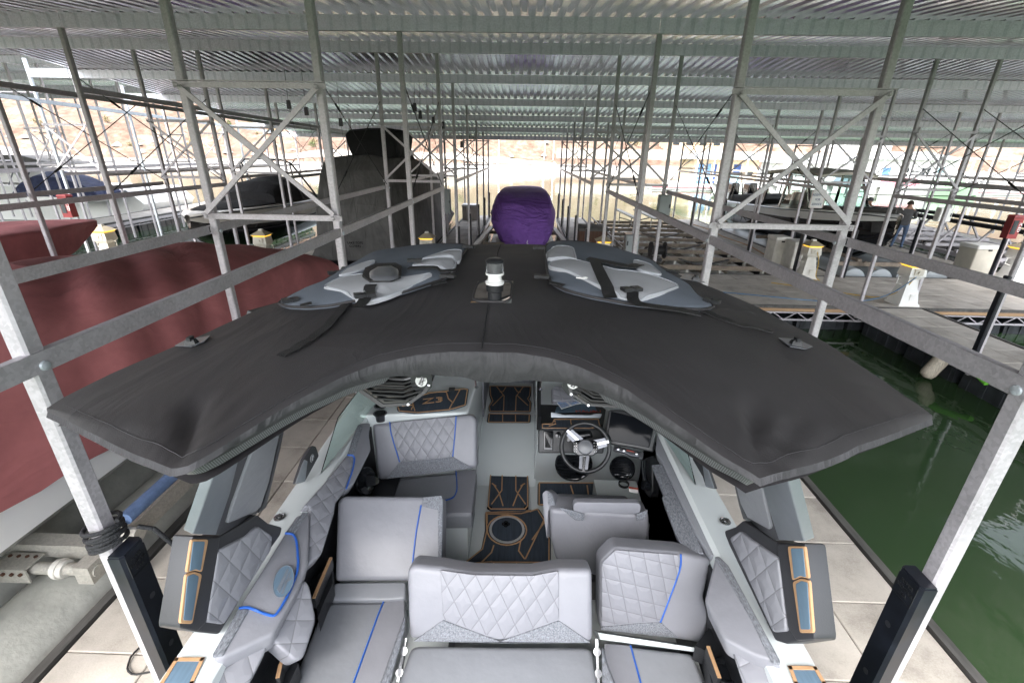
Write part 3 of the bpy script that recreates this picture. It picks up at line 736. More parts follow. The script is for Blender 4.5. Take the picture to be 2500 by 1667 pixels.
# liner: dark side walls, floor
for s in (-1, 1):
    MB().box((BX+s*1.10, 1.75, .82), (.06, 2.7, .82)).obj('side_wall', 'black_plastic', boat)
MB().box((BX, 1.95, .40), (2.15, 3.1, .06)).obj('cockpit_floor', 'gelcoat', boat)
# port console block and helm console block (hollow shells over the floor), walk-through
def slabobj(name, mt, pts, off, parent=boat, smooth=None):
    m = MB(); m.slab(pts, off); return m.obj(name, mt, parent, smooth=smooth)
pc = MB(); pc.cushion([(-1.24, 2.98, 1.335), (-.40, 3.06, 1.335), (-.36, 3.95, 1.335), (-1.16, 3.95, 1.335)], (0, 0, 1), .95, .02, .004, .05)
port_console = pc.obj('port_console', 'gelcoat', boat, smooth=45)
hc = MB(); hc.slab([(.145, 3.06, 1.06), (.145, 3.40, .43), (.145, 4.0, .43), (.145, 4.0, 1.25), (.145, 3.3, 1.10)], (.96, 0, 0))
helm_console = hc.obj('helm_console', 'gelcoat', boat, smooth=30)
m = MB()
m.grid([[(x, 3.30, .44), (x, 3.42, .47), (x, 3.46, .52), (x, 3.84, .735), (x, 3.90, .75), (x, 5.3, .75)] for x in (-.40, -.37, .13, .16)])
m.obj('walkthrough_step', 'gelcoat', boat, smooth=40)
cush('walkthrough_panel', 'vinyl_quilt', [Z5(1712, 185), Z5(1760, 190), Z5(1765, 440), Z5(1722, 745), Z5(1700, 745)], (Vector((-.35, 0, 0)), Vector((1, 0, .12)).normalized()), .02, .008, .003)
for s, x in ((1, -.36), (-1, .15)):
    MB().box((x-s*.02, 4.45, .98), (.05, 1.0, .5)).obj('walkthrough_wall', 'vinyl', boat)
slabobj('bow_seat_band', 'tweed', [aty(*Z5(1785, 190), 4.7), aty(*Z6(378, 185), 4.7), aty(*Z6(374, 250), 4.7), aty(*Z5(1785, 250), 4.7)], (0, .06, 0))
MB().box((BX, 4.85, 1.12), (1.6, .5, .1)).obj('bow_cushion', 'vinyl_grey', boat)
# windscreen frame across the bow, with stays
m = MB(); m.bar((-1.0, 4.0, 1.44), (-.38, 4.05, 1.46), .03, .06); m.bar((.16, 4.05, 1.46), (.9, 4.0, 1.44), .03, .06); m.obj('windscreen_frame', 'brushed', boat)
for a, b in ((Z5(1660, 130), Z5(1690, 270)), (Z6(438, 150), Z6(432, 285))):
    p, q = aty(*a, 3.6), atz(*b, 1.36)
    m = MB(); m.tube([p, p.lerp(q, .5)+Vector((.004, 0, 0)), q], .008, 6); m.lathe([(.016, 0), (.016, .012)], 8, o=q-Vector((0, 0, .01))); m.obj('windscreen_stay', 'chrome', boat, smooth=40)
for s in (-1, 1):
    b0, b1 = Vector((BX+s*1.17, 2.32, 1.31)), Vector((BX+s*1.02, 3.7, 1.34)); t0, t1 = Vector((BX+s*1.10, 2.52, 1.60)), Vector((BX+s*.93, 3.6, 1.78))
    slabobj('side_glass', 'glass', [b0, b1, t1, t0], (s*.006, 0, .001))
# ---- foam deck pads with routed pattern
def pad(name, px, z, lines, parent=boat, w=.010, base='eva_navy', border=True, lc='eva_tan', thick=.008, pl=None):
    pl = pl or flat(z)
    m = MB(); m.cushion(proj(px, pl, thick), pl[1], thick, .003, 0, .03, 3); o = m.obj(name, base, parent, smooth=40)
    def strip(pts, closed=False):
        p = proj(pts, pl, thick+.0015) if not isinstance(pts[0], Vector) else pts
        mm = MB(); k = len(p)
        for i in range(k if closed else k-1):
            a, b = p[i], p[(i+1) % k]; d = (b-a).normalized()*w*.45
            mm.bar(a-d, b+d, w, .003, up=pl[1])
        mm.obj('trim_line', lc, o)
    if border:
        q = proj(px, pl, thick+.0012); c = sum(q, Vector())/len(q); strip([p.lerp(c, .045 if (p-c).length > .25 else .08) for p in q], True)
    for l in lines: strip(l)
    return o
floor_px = [Z5(1765, 1378), Z5(2180, 1360), Z6(350, 1358), Z6(415, 1335), Z6(480, 1440), Z8(262, 300), Z8(262, 460), Z8(0, 462), Z7(1865, 425), Z7(1878, 352), Z7(2005, 250), Z7(2030, 120)]
fp = pad('floor_pad', floor_px, .432, [
    [Z8(0, 400), Z8(262, 402)], [Z7(1880, 352), Z8(0, 398)], [Z8(130, 300), Z8(120, 350), Z8(145, 385)], [Z8(150, 385), Z8(262, 150)], [Z8(180, 300), Z8(262, 185)], [Z7(2090, 225), Z7(2075, 270), Z7(2010, 335)],
    [Z5(1785, 1480), Z5(1785, 1400), Z5(2090, 1395), Z6(400, 1350)], [Z8(10, 405), Z8(0, 440)], [Z8(110, 405), Z8(120, 440)], [Z8(200, 405), Z8(210, 440)]])
hc_ = atz(1237.6, 1292, .446)
m = MB(); m.tube([(hc_.x+.155*math.cos(a*.2618), hc_.y+.155*math.sin(a*.2618), hc_.z) for a in range(24)], .006, 5, True); m.obj('trim_line', 'eva_tan', fp)
m = MB(); m.lathe([(.140, 0), (.140, .006), (.122, .004), (.122, .001)], 32, o=hc_); hr = m.obj('hatch_ring', 'bag_grey', boat, smooth=30)
m = MB(); m.lathe([(.120, 0), (.120, .009), (.112, .011)], 32, o=hc_); m.obj('hatch_lid', 'eva_navy', hr, smooth=30)
m = MB()
for k in range(4): m.lathe([(.018, 0), (.018, .004)], 12, o=hc_+Vector((-.01+.016*math.cos(k*1.571), .045+.016*math.sin(k*1.571), .0115)))
m.obj('finger_hole', 'black_gloss', hr)
h1 = [Z5(1830, 990), Z5(2125, 985), Z5(2150, 1010), Z5(2155, 1335), Z5(2130, 1365), Z5(1805, 1365), Z5(1785, 1340), Z5(1812, 1010)]
hp = pad('step_hatch', h1, .452, [[Z5(1920, 1000), Z5(1915, 1190), Z5(1825, 1310)], [Z5(2040, 1000), Z5(2040, 1190), Z5(2125, 1310)], [Z5(1840, 1135), Z5(1890, 1210), Z5(1925, 1325)], [Z5(2105, 1135), Z5(2060, 1210), Z5(2015, 1325)], [Z5(1830, 1130), Z5(1862, 1150)], [Z5(2118, 1130), Z5(2085, 1150)]], thick=.014)
for q in ((1835, 1000), (2130, 1000), (1805, 1350), (2132, 1350)):
    m = MB(); m.lathe([(.022, 0), (.022, .006)], 12, o=atz(*Z5(*q), .462)); m.obj('corner_cap', 'black_gloss', hp, smooth=30)
pad('bow_hatch', [Z5(1802, 258), Z6(352, 262), Z6(350, 345), Z6(332, 372), Z6(356, 405), Z6(348, 490), Z5(1802, 492), Z5(1795, 445), Z5(1822, 395), Z5(1800, 340)], .756, [[Z5(1870, 268), Z5(1935, 350), Z5(1930, 480)], [Z6(280, 268), Z6(218, 350), Z6(212, 478)], [Z5(1925, 345), Z5(1835, 435)], [Z6(228, 345), Z6(320, 430)], [Z5(1950, 275), Z5(1928, 310), Z5(1900, 315)], [Z6(205, 275), Z6(228, 310), Z6(255, 315)]])
pad('bow_step_pad', [Z5(1790, 506), Z6(350, 508), Z6(345, 582), Z5(1780, 585)], .756, [[Z5(1922, 508), Z5(1922, 578)], [Z6(212, 508), Z6(212, 578)]])
pad('footrest_pad', [Z6(408, 1110), Z6(940, 1112), Z6(990, 1170), Z6(1000, 1310), Z6(405, 1312)], .46, [[Z6(700, 1140), Z6(745, 1285)], [Z6(845, 1140), Z6(865, 1285)], [Z6(905, 1140), Z6(915, 1285)]], w=.012)
pl_c = flat(1.336)
zp = pad('console_pad', [Z5(975, 448), Z5(1100, 370), Z5(1270, 318), Z5(1590, 283), Z5(1622, 287), Z5(1600, 432), Z5(1460, 478), Z5(1150, 507), Z5(988, 488)], 1.343, [[Z5(1250, 322), Z5(1420, 312), Z5(1440, 375), Z5(1480, 410), Z5(1540, 300)], [Z5(1480, 405), Z5(1450, 460)], [Z5(1030, 440), Z5(1130, 430), Z5(1110, 470)], [Z5(1120, 410), Z5(1140, 480)]], w=.009)
p0 = atz(*Z5(1298, 392), 1.354); px = atz(*Z5(1390, 382), 1.354)-atz(*Z5(1200, 405), 1.354)
text('pad_lettering', 'Z3', .115, 'eva_tan', zp, Matrix.Translation(p0) @ frame((0, 0, 0), px, (0, 1, 0)).to_3x3().to_4x4(), .001, sx=1.35, font_shear=.1).location = p0-Vector((0, 0, 0))
m = MB(); c_ = atz(*Z5(1470, 292), 1.36); m.box(c_, (.05, .03, .02)); m.obj('latch', 'black_plastic', zp)
for q in ((832, 508), (835, 440)):
    c_ = atz(*Z5(*q), 1.337); m = MB(); m.lathe([(.052, .0), (.052, .004), (.043, .005), (.040, -.004), (.036, -.06)], 24, o=c_); m.obj('cup_holder', 'brushed', boat, smooth=40)
    m = MB(); m.lathe([(.041, .0055), (.0, .0056)], 24, o=c_); m.obj('cup_well', 'black_gloss', boat)

# ---- seats
pl = lean(1.497, 1.0, 1.647, 1.30)
cb = cush('transom_backrest', 'vinyl', [Z7(1500, 400), Z7(1545, 356), Z7(1740, 378), Z7(1960, 415), (1300, 1401), Z8(300, 433), Z8(432, 421), Z8(458, 450), Z8(458, 755), Z8(440, 766), Z7(1530, 880), Z7(1502, 850)], pl, .13, .03, .012, .03)
over('quilted_panel', 'vinyl_quilt', [Z7(1728, 392), Z7(1960, 424), (1300, 1405), Z8(298, 440), Z8(298, 655), (1221, 1562), Z7(1748, 724)], pl, cb, .016)
over('tweed_panel', 'tweed', [Z7(1545, 874), Z7(1748, 730), (1221, 1566), Z8(298, 660), Z8(440, 758), (1221, 1570)], pl, cb, .016, .004)
ps = flat(.985)
cush('transom_seat', 'vinyl_grey', [Z7(1532, 888), Z8(444, 768), Z8(475, 960), Z8(490, 1150), Z7(1385, 1400), Z7(1440, 1154)], ps, .16, .03, .015, .04)
for q0, q1 in ((Z7(1500, 850), Z7(1450, 1140)), (Z8(462, 740), Z8(470, 930))):
    a, b = atz(*q0, 1.03), atz(*q1, .93)
    m = MB(); m.bar(a, b, .012, .035); m.lathe([(.018, 0), (.018, .02)], 10, o=a.lerp(b, .3), axis=(0, -.6, .8)); m.lathe([(.018, 0), (.018, .02)], 10, o=a.lerp(b, .8), axis=(0, -.6, .8)); m.obj('seat_hinge', 'chrome', boat, smooth=40)
# port rear-facing lounge
pl = lean(1.886, .9, 2.204, 1.2)
lb = cush('lounge_backrest', 'vinyl', [Z5(445, 1290), Z5(500, 1238), Z5(1200, 1242), Z5(1380, 1228), Z5(1396, 1270), Z7(1746, 30), Z7(1738, 372), Z7(1540, 464), Z7(1012, 468)], pl, .16, .03, .02, .02)
over('tweed_panel', 'tweed', [Z5(1212, 1250), Z5(1378, 1234), Z5(1392, 1290), Z7(1744, 30), Z7(1738, 368), Z7(1716, 368), Z7(1712, 30), Z5(1345, 1365), Z5(1205, 1330)], pl, lb, .012, .004)
pipe([Z5(1196, 1322), Z5(1150, 1568), Z7(1540, 358)], pl, lb)
cush('lounge_roll', 'vinyl_grey', [Z7(1016, 474), Z7(1498, 468), Z7(1494, 582), Z7(1360, 592), Z7(982, 592)], flat(.905, 0, -.25, 0, 1.88), .1, .025, .01, .02)
ps = flat(.86)
ls = cush('lounge_seat', 'vinyl_grey', [Z7(945, 602), Z7(1350, 600), Z7(1490, 582), Z7(1492, 700), Z7(1335, 1154), Z7(1280, 1350), Z7(620, 1350), Z7(722, 1154)], ps, .16, .03, .015, .03)
over('seat_border', 'vinyl', [Z7(1352, 602), Z7(1486, 586), Z7(1486, 700), Z7(1332, 1154), Z7(1290, 1290), Z7(1105, 1290), Z7(1148, 1154), Z7(1318, 682)], ps, ls, .018)
pipe([Z7(1346, 602), Z7(1312, 682), Z7(1142, 1154), Z7(1098, 1280)], ps, ls)
cush('seat_side', 'tweed', [Z7(1494, 700), Z7(1488, 800), Z7(1390, 1154), Z7(1350, 1300), Z7(1280, 1300), Z7(1334, 1154)], flat(.815, .5), .04, .006, .002, .01)
# port forward seat
pl = lean(2.761, .9, 3.0, 1.3)
fb = cush('companion_backrest', 'vinyl', [Z5(738, 612), Z5(775, 590), Z5(1640, 512), Z5(1688, 555), Z5(1702, 990), Z5(1690, 1000), Z5(820, 1110), Z5(805, 1090)], pl, .12, .03, .012, .03)
over('quilted_panel', 'vinyl_quilt', [Z5(928, 586), Z5(1503, 534), Z5(1480, 890), Z5(1005, 936), Z5(975, 780)], pl, fb, .016)
over('tweed_panel', 'tweed', [Z5(880, 1092), Z5(1005, 940), Z5(1480, 894), Z5(1662, 994)], pl, fb, .016, .004)
pipe([Z5(917, 582), Z5(925, 680), Z5(1005, 938)], pl, fb); pipe([Z5(1508, 532), Z5(1496, 700), Z5(1478, 892)], pl, fb)
ps = flat(.87)
fs = cush('companion_seat', 'vinyl_grey', [Z5(765, 1240), Z5(880, 1092), Z5(1690, 1002), Z5(1698, 1015), Z5(1650, 1398), Z5(1390, 1400), Z5(1100, 1400), Z5(700, 1400)], ps, .13, .03, .012, .03)
over('seat_border', 'vinyl', [Z5(1512, 1020), Z5(1690, 1005), Z5(1645, 1390), Z5(1390, 1395), Z5(1392, 1292), Z5(1495, 1255), Z5(1522, 1180)], ps, fs, .014)
pipe([Z5(1506, 1012), Z5(1520, 1180), Z5(1490, 1255), Z5(1390, 1290)], ps, fs)
cush('seat_side', 'tweed', [Z5(1392, 1405), Z5(1648, 1400), Z5(1655, 1420), Z5(1640, 1475), Z5(1600, 1490), Z5(1392, 1500)], (Vector((0, 2.50, .8)), Vector((0, -1, .1)).normalized()), .03, .006, .002, .01)
m = MB(); m.box((-.72, 2.72, .58), (.74, .46, .34)); m.obj('seat_base', 'gelcoat', boat)
m = MB(); m.box((-.66, 1.98, .6), (.82, .2, .34)); m.obj('seat_base', 'gelcoat', boat)
m = MB(); m.box((-.72, 1.3, .55), (.72, 1.3, .28)); m.obj('seat_base', 'gelcoat', boat)
m = MB(); m.box((-.06, 1.05, .62), (.84, .95, .40)); m.obj('seat_base', 'black_plastic', boat)
m = MB(); m.box((.68, 1.25, .55), (.62, .8, .28)); m.obj('seat_base', 'gelcoat', boat)
# starboard rear seat
pl = lean(1.663, .9, 1.815, 1.30)
sb = cush('corner_backrest', 'vinyl', [Z8(478, 405), Z8(545, 338), Z8(832, 361), Z8(978, 394), Z8(940, 560), Z8(970, 650), Z8(936, 768), Z8(890, 760), Z8(770, 740), Z8(482, 706), Z8(474, 690)], pl, .13, .03, .012, .025)
over('quilted_panel', 'vinyl_quilt', [Z8(488, 405), Z8(548, 348), Z8(828, 370), Z8(830, 440), Z8(748, 662), Z8(660, 667), Z8(486, 684)], pl, sb, .016)
over('tweed_panel', 'tweed', [Z8(482, 690), Z8(660, 672), Z8(748, 668), Z8(822, 734), Z8(770, 734), Z8(486, 702)], pl, sb, .016, .004)
pipe([Z8(836, 366), Z8(838, 425), Z8(746, 666)], pl, sb)
slabobj('seat_ledge', 'gelcoat', [atz(*Z8(470, 712), .93), atz(*Z8(896, 778), .93), atz(*Z8(895, 796), .90), atz(*Z8(480, 742), .90)], (0, .1, -.12))
ps = flat(.86)
ss = cush('corner_seat', 'vinyl_grey', [Z8(492, 760), Z8(515, 745), Z8(892, 798), Z8(945, 935), Z8(1010, 1120), Z8(500, 1120), Z8(492, 935)], ps, .16, .03, .012, .03)
over('seat_border', 'vinyl', [Z8(498, 758), Z8(612, 768), Z8(656, 935), Z8(690, 1080), Z8(510, 1080), Z8(502, 935)], ps, ss, .014)
pipe([Z8(614, 768), Z8(632, 835), Z8(660, 935), Z8(695, 1080)], ps, ss)
cush('seat_side', 'tweed', [Z8(486, 770), Z8(500, 830), Z8(540, 935), Z8(560, 1010), Z8(500, 1010), Z8(488, 935)], flat(.84, -.6), .03, .005, .002, .01)
# coaming bolsters
plp = (Vector((-1.1, 0, 1.325)), Vector((.32, 0, 1)).normalized())
bo = cush('side_bolster', 'vinyl', [Z7(852, 0), Z7(760, 15), Z7(690, 120), Z7(365, 645), Z7(188, 960), Z7(200, 988), Z7(262, 984), Z7(580, 838), Z7(632, 812), Z7(770, 520), Z7(838, 352)], plp, .10, .022, .006, .02)
over('tweed_panel', 'tweed', [Z7(800, 0), Z7(838, 0), Z7(742, 142), Z7(682, 136)], plp, bo, .010, .004)
over('tweed_panel', 'tweed', [Z7(366, 650), Z7(440, 652), Z7(262, 962), Z7(196, 972), Z7(192, 955)], plp, bo, .010, .004)
rp = over('raised_pad', 'vinyl', [Z7(684, 142), Z7(738, 150), Z7(762, 200), Z7(772, 385), Z7(700, 560), Z7(615, 696), Z7(490, 662), Z7(372, 642)], plp, bo, .020, .02, .022)
pipe([Z7(680, 140), Z7(735, 145), Z7(760, 190), Z7(774, 385), Z7(702, 560), Z7(617, 700), Z7(575, 696), Z7(490, 664), Z7(430, 640), Z7(368, 645)], plp, bo, .010, .006)
def emblem(parent, c, x, y, r, ring='white_paint', face='eva_blue', bar_='white_paint', ry=None):
    """round badge: ring, dark face and three slanting strokes"""
    x, y = Vector(x).normalized(), Vector(y); y = (y-x*y.dot(x)).normalized(); n = x.cross(y); ry = ry or r
    m = MB(); k = 28
    m.slab([c+x*r*math.cos(a*2*math.pi/k)+y*ry*math.sin(a*2*math.pi/k) for a in range(k)], n*.003); e = m.obj('emblem', face, parent)
    m = MB(); m.tube([c+n*.003+x*r*math.cos(a*2*math.pi/k)+y*ry*math.sin(a*2*math.pi/k) for a in range(k)], r*.05, 5, True)
    m.obj('emblem_ring', ring, e if parent.parent is None or parent.parent.parent is None else parent)
    m = MB()
    for a, b, c2, d in (((-.55, -.55), (-.15, -.85), (.35, .78), (.1, .88)), ((.0, -.9), (.28, -.85), (.62, .55), (.45, .7)), ((.1, -.25), (.85, .1), (.8, .3), (.2, .05))):
        m.slab([c+n*.0032+x*r*q[0]*.92+y*ry*q[1]*.92 for q in (a, b, c2, d)], n*.0015)
    m.obj('emblem_strokes', bar_, e if parent.parent is None or parent.parent.parent is None else parent)
    return e
c_ = onplane(*Z7(670, 466), plp[0]+plp[1]*.024, plp[1]); cx_ = onplane(*Z7(718, 466), plp[0]+plp[1]*.024, plp[1])-c_; cy_ = onplane(*Z7(672, 372), plp[0]+plp[1]*.024, plp[1])-c_
emblem(bo, c_, cx_, cy_, .042, 'bag_slate', 'eva_blue', 'bag_slate', ry=.082)
pq = (Vector((-1.02, 0, 1.24)), Vector((.9, 0, 1)).normalized())
pqq = (Vector((-1.10, 2.2, 1.30)), Vector((.7, 0, 1)).normalized())
cq = cush('side_bolster', 'vinyl_quilt_big', [Z5(540, 876), Z5(604, 896), Z5(590, 1000), Z5(530, 1178), Z5(440, 1290), Z7(1015, 5), Z7(932, 280), Z7(840, 358), Z7(852, 10), Z5(215, 1345), Z5(150, 1330), Z5(330, 1130)], pqq, .09, .02, .008, .02)
pipe([Z5(540, 876), Z5(590, 878), Z5(606, 905), Z5(592, 1000), Z5(530, 1175)], pqq, cq)
pc1 = (Vector((-1.16, 2.75, 1.31)), Vector((.6, 0, 1)).normalized())
c1 = cush('side_bolster', 'vinyl', [Z5(632, 600), Z5(680, 590), Z5(748, 590), Z5(736, 700), Z5(752, 830), Z5(600, 1130), Z5(532, 1172), Z5(606, 895), Z5(542, 872)], pc1, .09, .015, .006, .015)
over('tweed_panel', 'tweed', [Z5(632, 604), Z5(680, 612), Z5(606, 868), Z5(546, 866)], pc1, c1, .010, .004)
cush('side_bolster', 'vinyl_quilt_big', [Z7(815, 446), Z7(850, 500), Z7(895, 725), Z7(808, 988), Z7(750, 1004), Z7(590, 862), Z7(632, 818), Z7(740, 610)], (Vector((-1.0, 1.4, 1.2)), Vector((1.1, -.2, 1)).normalized()), .08, .02, .012, .03)
cush('side_bolster', 'vinyl_quilt_big', [Z7(575, 852), Z7(540, 960), Z7(440, 1154), Z7(400, 1260), Z7(60, 1260), Z7(102, 1154), Z7(150, 1020), Z7(200, 996), Z7(300, 975)], (Vector((-1.1, 1.1, 1.22)), Vector((.5, -.25, 1)).normalized()), .08, .02, .012, .03)
pls = (Vector((.95, 0, 1.325)), Vector((-.32, 0, 1)).normalized())
bs = cush('side_bolster', 'vinyl', [Z8(975, 372), Z8(1000, 370), Z8(1045, 410), Z8(1280, 840), Z8(1276, 857), Z8(1160, 812), Z8(1025, 742), Z8(940, 582), Z8(938, 555)], pls, .10, .022, .006, .02)
over('tweed_panel', 'tweed', [Z8(985, 376), Z8(1003, 374), Z8(1046, 414), Z8(1274, 832), Z8(1274, 848), Z8(1238, 845), Z8(1150, 660)], pls, bs, .010, .006)
cush('side_bolster', 'vinyl_quilt_big', [Z8(1050, 757), Z8(1165, 815), Z8(1278, 862), Z8(1312, 935), Z8(1350, 1040), Z8(1150, 1040), Z8(1108, 935)], (Vector((.95, 1.15, 1.22)), Vector((-.5, -.25, 1)).normalized()), .08, .02, .012, .03)
pst = (Vector((.93, 0, 1.24)), Vector((-.35, 0, 1)).normalized())
cush('armrest_strip', 'tweed', [Z6(1410, 950), Z6(1515, 946), Z6(1800, 1556), Z8(940, 362), Z8(850, 356), Z6(1620, 1556), Z6(1502, 1240), Z6(1520, 1222)], pst, .06, .01, .003, .012)
psc = (Vector((1.0, 0, 1.29)), Vector((-.25, 0, 1)).normalized())
cush('side_coaming', 'vinyl_grey', [Z6(1466, 622), Z6(1508, 650), Z6(1562, 900), Z6(1868, 1330), Z6(1952, 1556), Z8(1010, 372), Z8(968, 374), Z6(1800, 1556), Z6(1518, 946), Z6(1448, 830)], psc, .07, .015, .006, .02)
# trays with tan-edged dividers
for pts, ln in (([Z7(560, 860), Z7(740, 1005), Z7(770, 1020), Z7(690, 1200), Z7(440, 1200), Z7(545, 960)], [Z7(705, 985), Z7(660, 1060), Z7(640, 1154)]), ([Z8(960, 690), Z8(1045, 752), Z8(1110, 935), Z8(1140, 1040), Z8(990, 1040), Z8(946, 792), Z8(900, 770)], [Z8(950, 795), Z8(962, 830), Z8(1000, 935)]), ([Z7(845, 460), Z7(1000, 335), Z7(1005, 480), Z7(950, 590), Z7(900, 715), Z7(890, 620)], [Z7(996, 340), Z7(970, 400), Z7(880, 615)])):
    m = MB(); m.slab([atz(*p, .98) for p in pts], (0, 0, -.1)); t_ = m.obj('storage_tray', 'black_plastic', boat)
    a = [atz(*p, 1.03) for p in ln]
    for i in range(2):
        mm = MB(); mm.bar(a[i], a[i+1], .014, .07); mm.obj('tray_divider', 'black_plastic', t_)
        mm = MB(); mm.bar(a[i]+Vector((0, 0, .037)), a[i+1]+Vector((0, 0, .037)), .016, .006); mm.obj('divider_edge', 'eva_tan', t_)
    if pts[0] == Z8(960, 690):
        c_ = atz(*Z8(1030, 890), .984); mm = MB(); mm.lathe([(.06, 0), (.06, .02), (.05, .02), (.05, .002)], 20, o=c_); mm.obj('cup_holder', 'black_gloss', t_, smooth=40)
# gunwale pads at the stern corners
for fn, q in ((Z4, [(880, 1440), (1018, 1440), (960, 1568), (930, 1640), (760, 1640), (800, 1568)]), (Z8, [(1312, 860), (1432, 862), (1475, 935), (1520, 1030), (1380, 1030), (1340, 935)])):
    pad('gunwale_pad', P2(fn, q), 1.312, [], base='eva_blue', w=.014)
for q in (Z4(1395, 742), Z8(1032, 222)):
    c_ = atz(*q, 1.312); m = MB(); m.lathe([(.030, 0), (.030, .005), (.024, .008), (.022, .004), (.014, .004), (.012, .012)], 16, o=c_); m.obj('deck_fitting', 'chrome', boat, smooth=40)
# ---- helm
pl = lean(2.95, 1.06, 3.06, 1.225)
dash = cush('dashboard', 'black_plastic', [Z6(416, 640), Z6(1005, 640), Z6(990, 856), Z6(414, 853)], pl, .06, .01, .002, .012)
over('charger_tray', 'black_gloss', [Z6(458, 655), Z6(548, 655), Z6(545, 830), Z6(458, 826)], pl, dash, .012, .01); over('charger_lid', 'gelcoat_dark', [Z6(468, 668), Z6(540, 668), Z6(538, 812), Z6(468, 808)], pl, dash, .018, .008)
c_ = onplane(*Z6(590, 692), pl[0]+pl[1]*.008, pl[1]); m = MB(); m.lathe([(.024, 0), (.024, .006), (.016, .008)], 16, o=c_, axis=pl[1]); m.obj('dash_knob', 'black_gloss', dash, smooth=40)
over('gauge_recess', 'black_gloss', [Z6(680, 665), Z6(880, 650), Z6(900, 720), Z6(660, 760)], pl, dash, .006, .02)
pad('dash_pad', [Z6(430, 596), Z6(525, 592), Z6(545, 550), Z6(955, 552), Z6(970, 620), Z6(880, 636), Z6(430, 634)], 1.235, [[Z6(560, 566), Z6(565, 595), Z6(510, 612)], [Z6(700, 560), Z6(700, 580), Z6(715, 630)]], w=.008)
gb = MB(); gb.slab([atz(*Z6(a, b), 1.15) for a, b in ((415, 215), (660, 195), (1010, 470), (985, 600), (525, 592), (415, 590))], (0, 0, -.06)); gbx = gb.obj('glovebox', 'black_plastic', boat)
m = MB(); m.bar(aty(*Z6(418, 215), 3.7), aty(*Z6(418, 590), 3.2), .03, .16); m.obj('glovebox_side', 'black_plastic', gbx)
over('glovebox_pad', 'eva_blue', [Z6(575, 440), Z6(900, 410), Z6(935, 480), Z6(560, 490)], flat(1.155), gbx, .004, .01)
text('glovebox_lettering', 'MALIBU', .05, 'red_mark', gbx, frame(atz(*Z6(855, 485), 1.166), (1, .05, 0), (0, 1, 0)), .001, sx=1.3)
lip = cush('glovebox_lip', 'tower_grey', [Z6(525, 490), Z6(590, 500), Z6(640, 512), Z6(880, 515), Z6(915, 503), Z6(978, 505), Z6(960, 545), Z6(525, 540)], lean(3.12, 1.2, 3.15, 1.25), .02, .004, .001, .006)
tw = MB(); tp = flat(1.215, 0, -.3, 0, 3.4); tw.cushion(proj([Z6(528, 275), Z6(560, 258), Z6(660, 258), Z6(760, 380), Z6(740, 390), Z6(545, 398), Z6(525, 385)], tp), tp[1], .05, .02, .01, .02)
tag(tw.obj('folded_cushion', 'vinyl_quilt', None, smooth=50), 'small pale quilted cushion lying in the open glovebox ahead of the helm', 'cushion')
br = MB(); br.slab([atz(*Z6(a, b), 1.205) for a, b in ((572, 406), (738, 385), (792, 410), (618, 466))], (0, 0, .006)); bro = br.obj('brochure', 'white_paint', None); tag(bro, 'blue and white printed brochure lying in the open glovebox', 'brochure')
m = MB()
for k in range(7):
    a, b = k/7, (k+.55)/7; A, B, C, D = [atz(*Z6(*q), 1.212) for q in ((572, 406), (738, 385), (792, 410), (618, 466))]
    l0, l1 = A.lerp(D, a*.9+.05), A.lerp(D, b*.9+.05); r0, r1 = B.lerp(C, a*.9+.05), B.lerp(C, b*.9+.05)
    m.slab([l0.lerp(r0, .05), l0.lerp(r0, .45), l1.lerp(r1, .45), l1.lerp(r1, .05)], (0, 0, .0006)); m.slab([l0.lerp(r0, .55), l0.lerp(r0, .95), l1.lerp(r1, .95), l1.lerp(r1, .55)], (0, 0, .0006))
m.obj('brochure_print', 'blue_print', bro)
pd = (Vector((.83, 2.88, 1.34)), Vector((-.16, -.80, .58)).normalized())
disp = cush('touchscreen', 'black_plastic', [Z6(1040, 470), Z6(1150, 470), Z6(1475, 575), Z6(1430, 848), Z6(1300, 815), Z6(985, 765)], pd, .07, .012, .002, .012)
over('display_glass', 'screen', [Z6(1058, 484), Z6(1446, 580), Z6(1394, 806), Z6(1018, 738)], pd, disp, .006, .008)
ctl = cush('switch_panel', 'brushed', [Z6(1096, 790), Z6(1318, 842), Z6(1312, 888), Z6(1230, 876), Z6(1180, 850), Z6(1088, 826)], (Vector((.8, 2.80, 1.18)), Vector((-.1, -.6, .8)).normalized()), .03, .005, .001, .006)
for q in ((1120, 815), (1170, 828), (1282, 856)):
    c_ = onplane(*Z6(*q), (.8, 2.795, 1.186), (-.1, -.6, .8)); m = MB(); m.lathe([(.013, 0), (.013, .006), (.008, .010)], 12, o=c_, axis=(-.1, -.6, .8)); m.obj('knob', 'chrome', ctl, smooth=40)
over('red_line', 'red_mark', [Z6(1195, 824), Z6(1262, 840), Z6(1262, 845), Z6(1195, 829)], (Vector((.8, 2.80, 1.18)), Vector((-.1, -.6, .8)).normalized()), ctl, .004, .001)
over('switch_base', 'gelcoat_dark', [Z6(1080, 780), Z6(1345, 845), Z6(1335, 910), Z6(1190, 875), Z6(1075, 835)], (Vector((.8, 2.82, 1.16)), Vector((-.1, -.6, .8)).normalized()), ctl, -.02, .01)
pw = lean(3.40, .43, 3.06, 1.06); pw = (pw[0], Vector((0, -.88, -.475)))
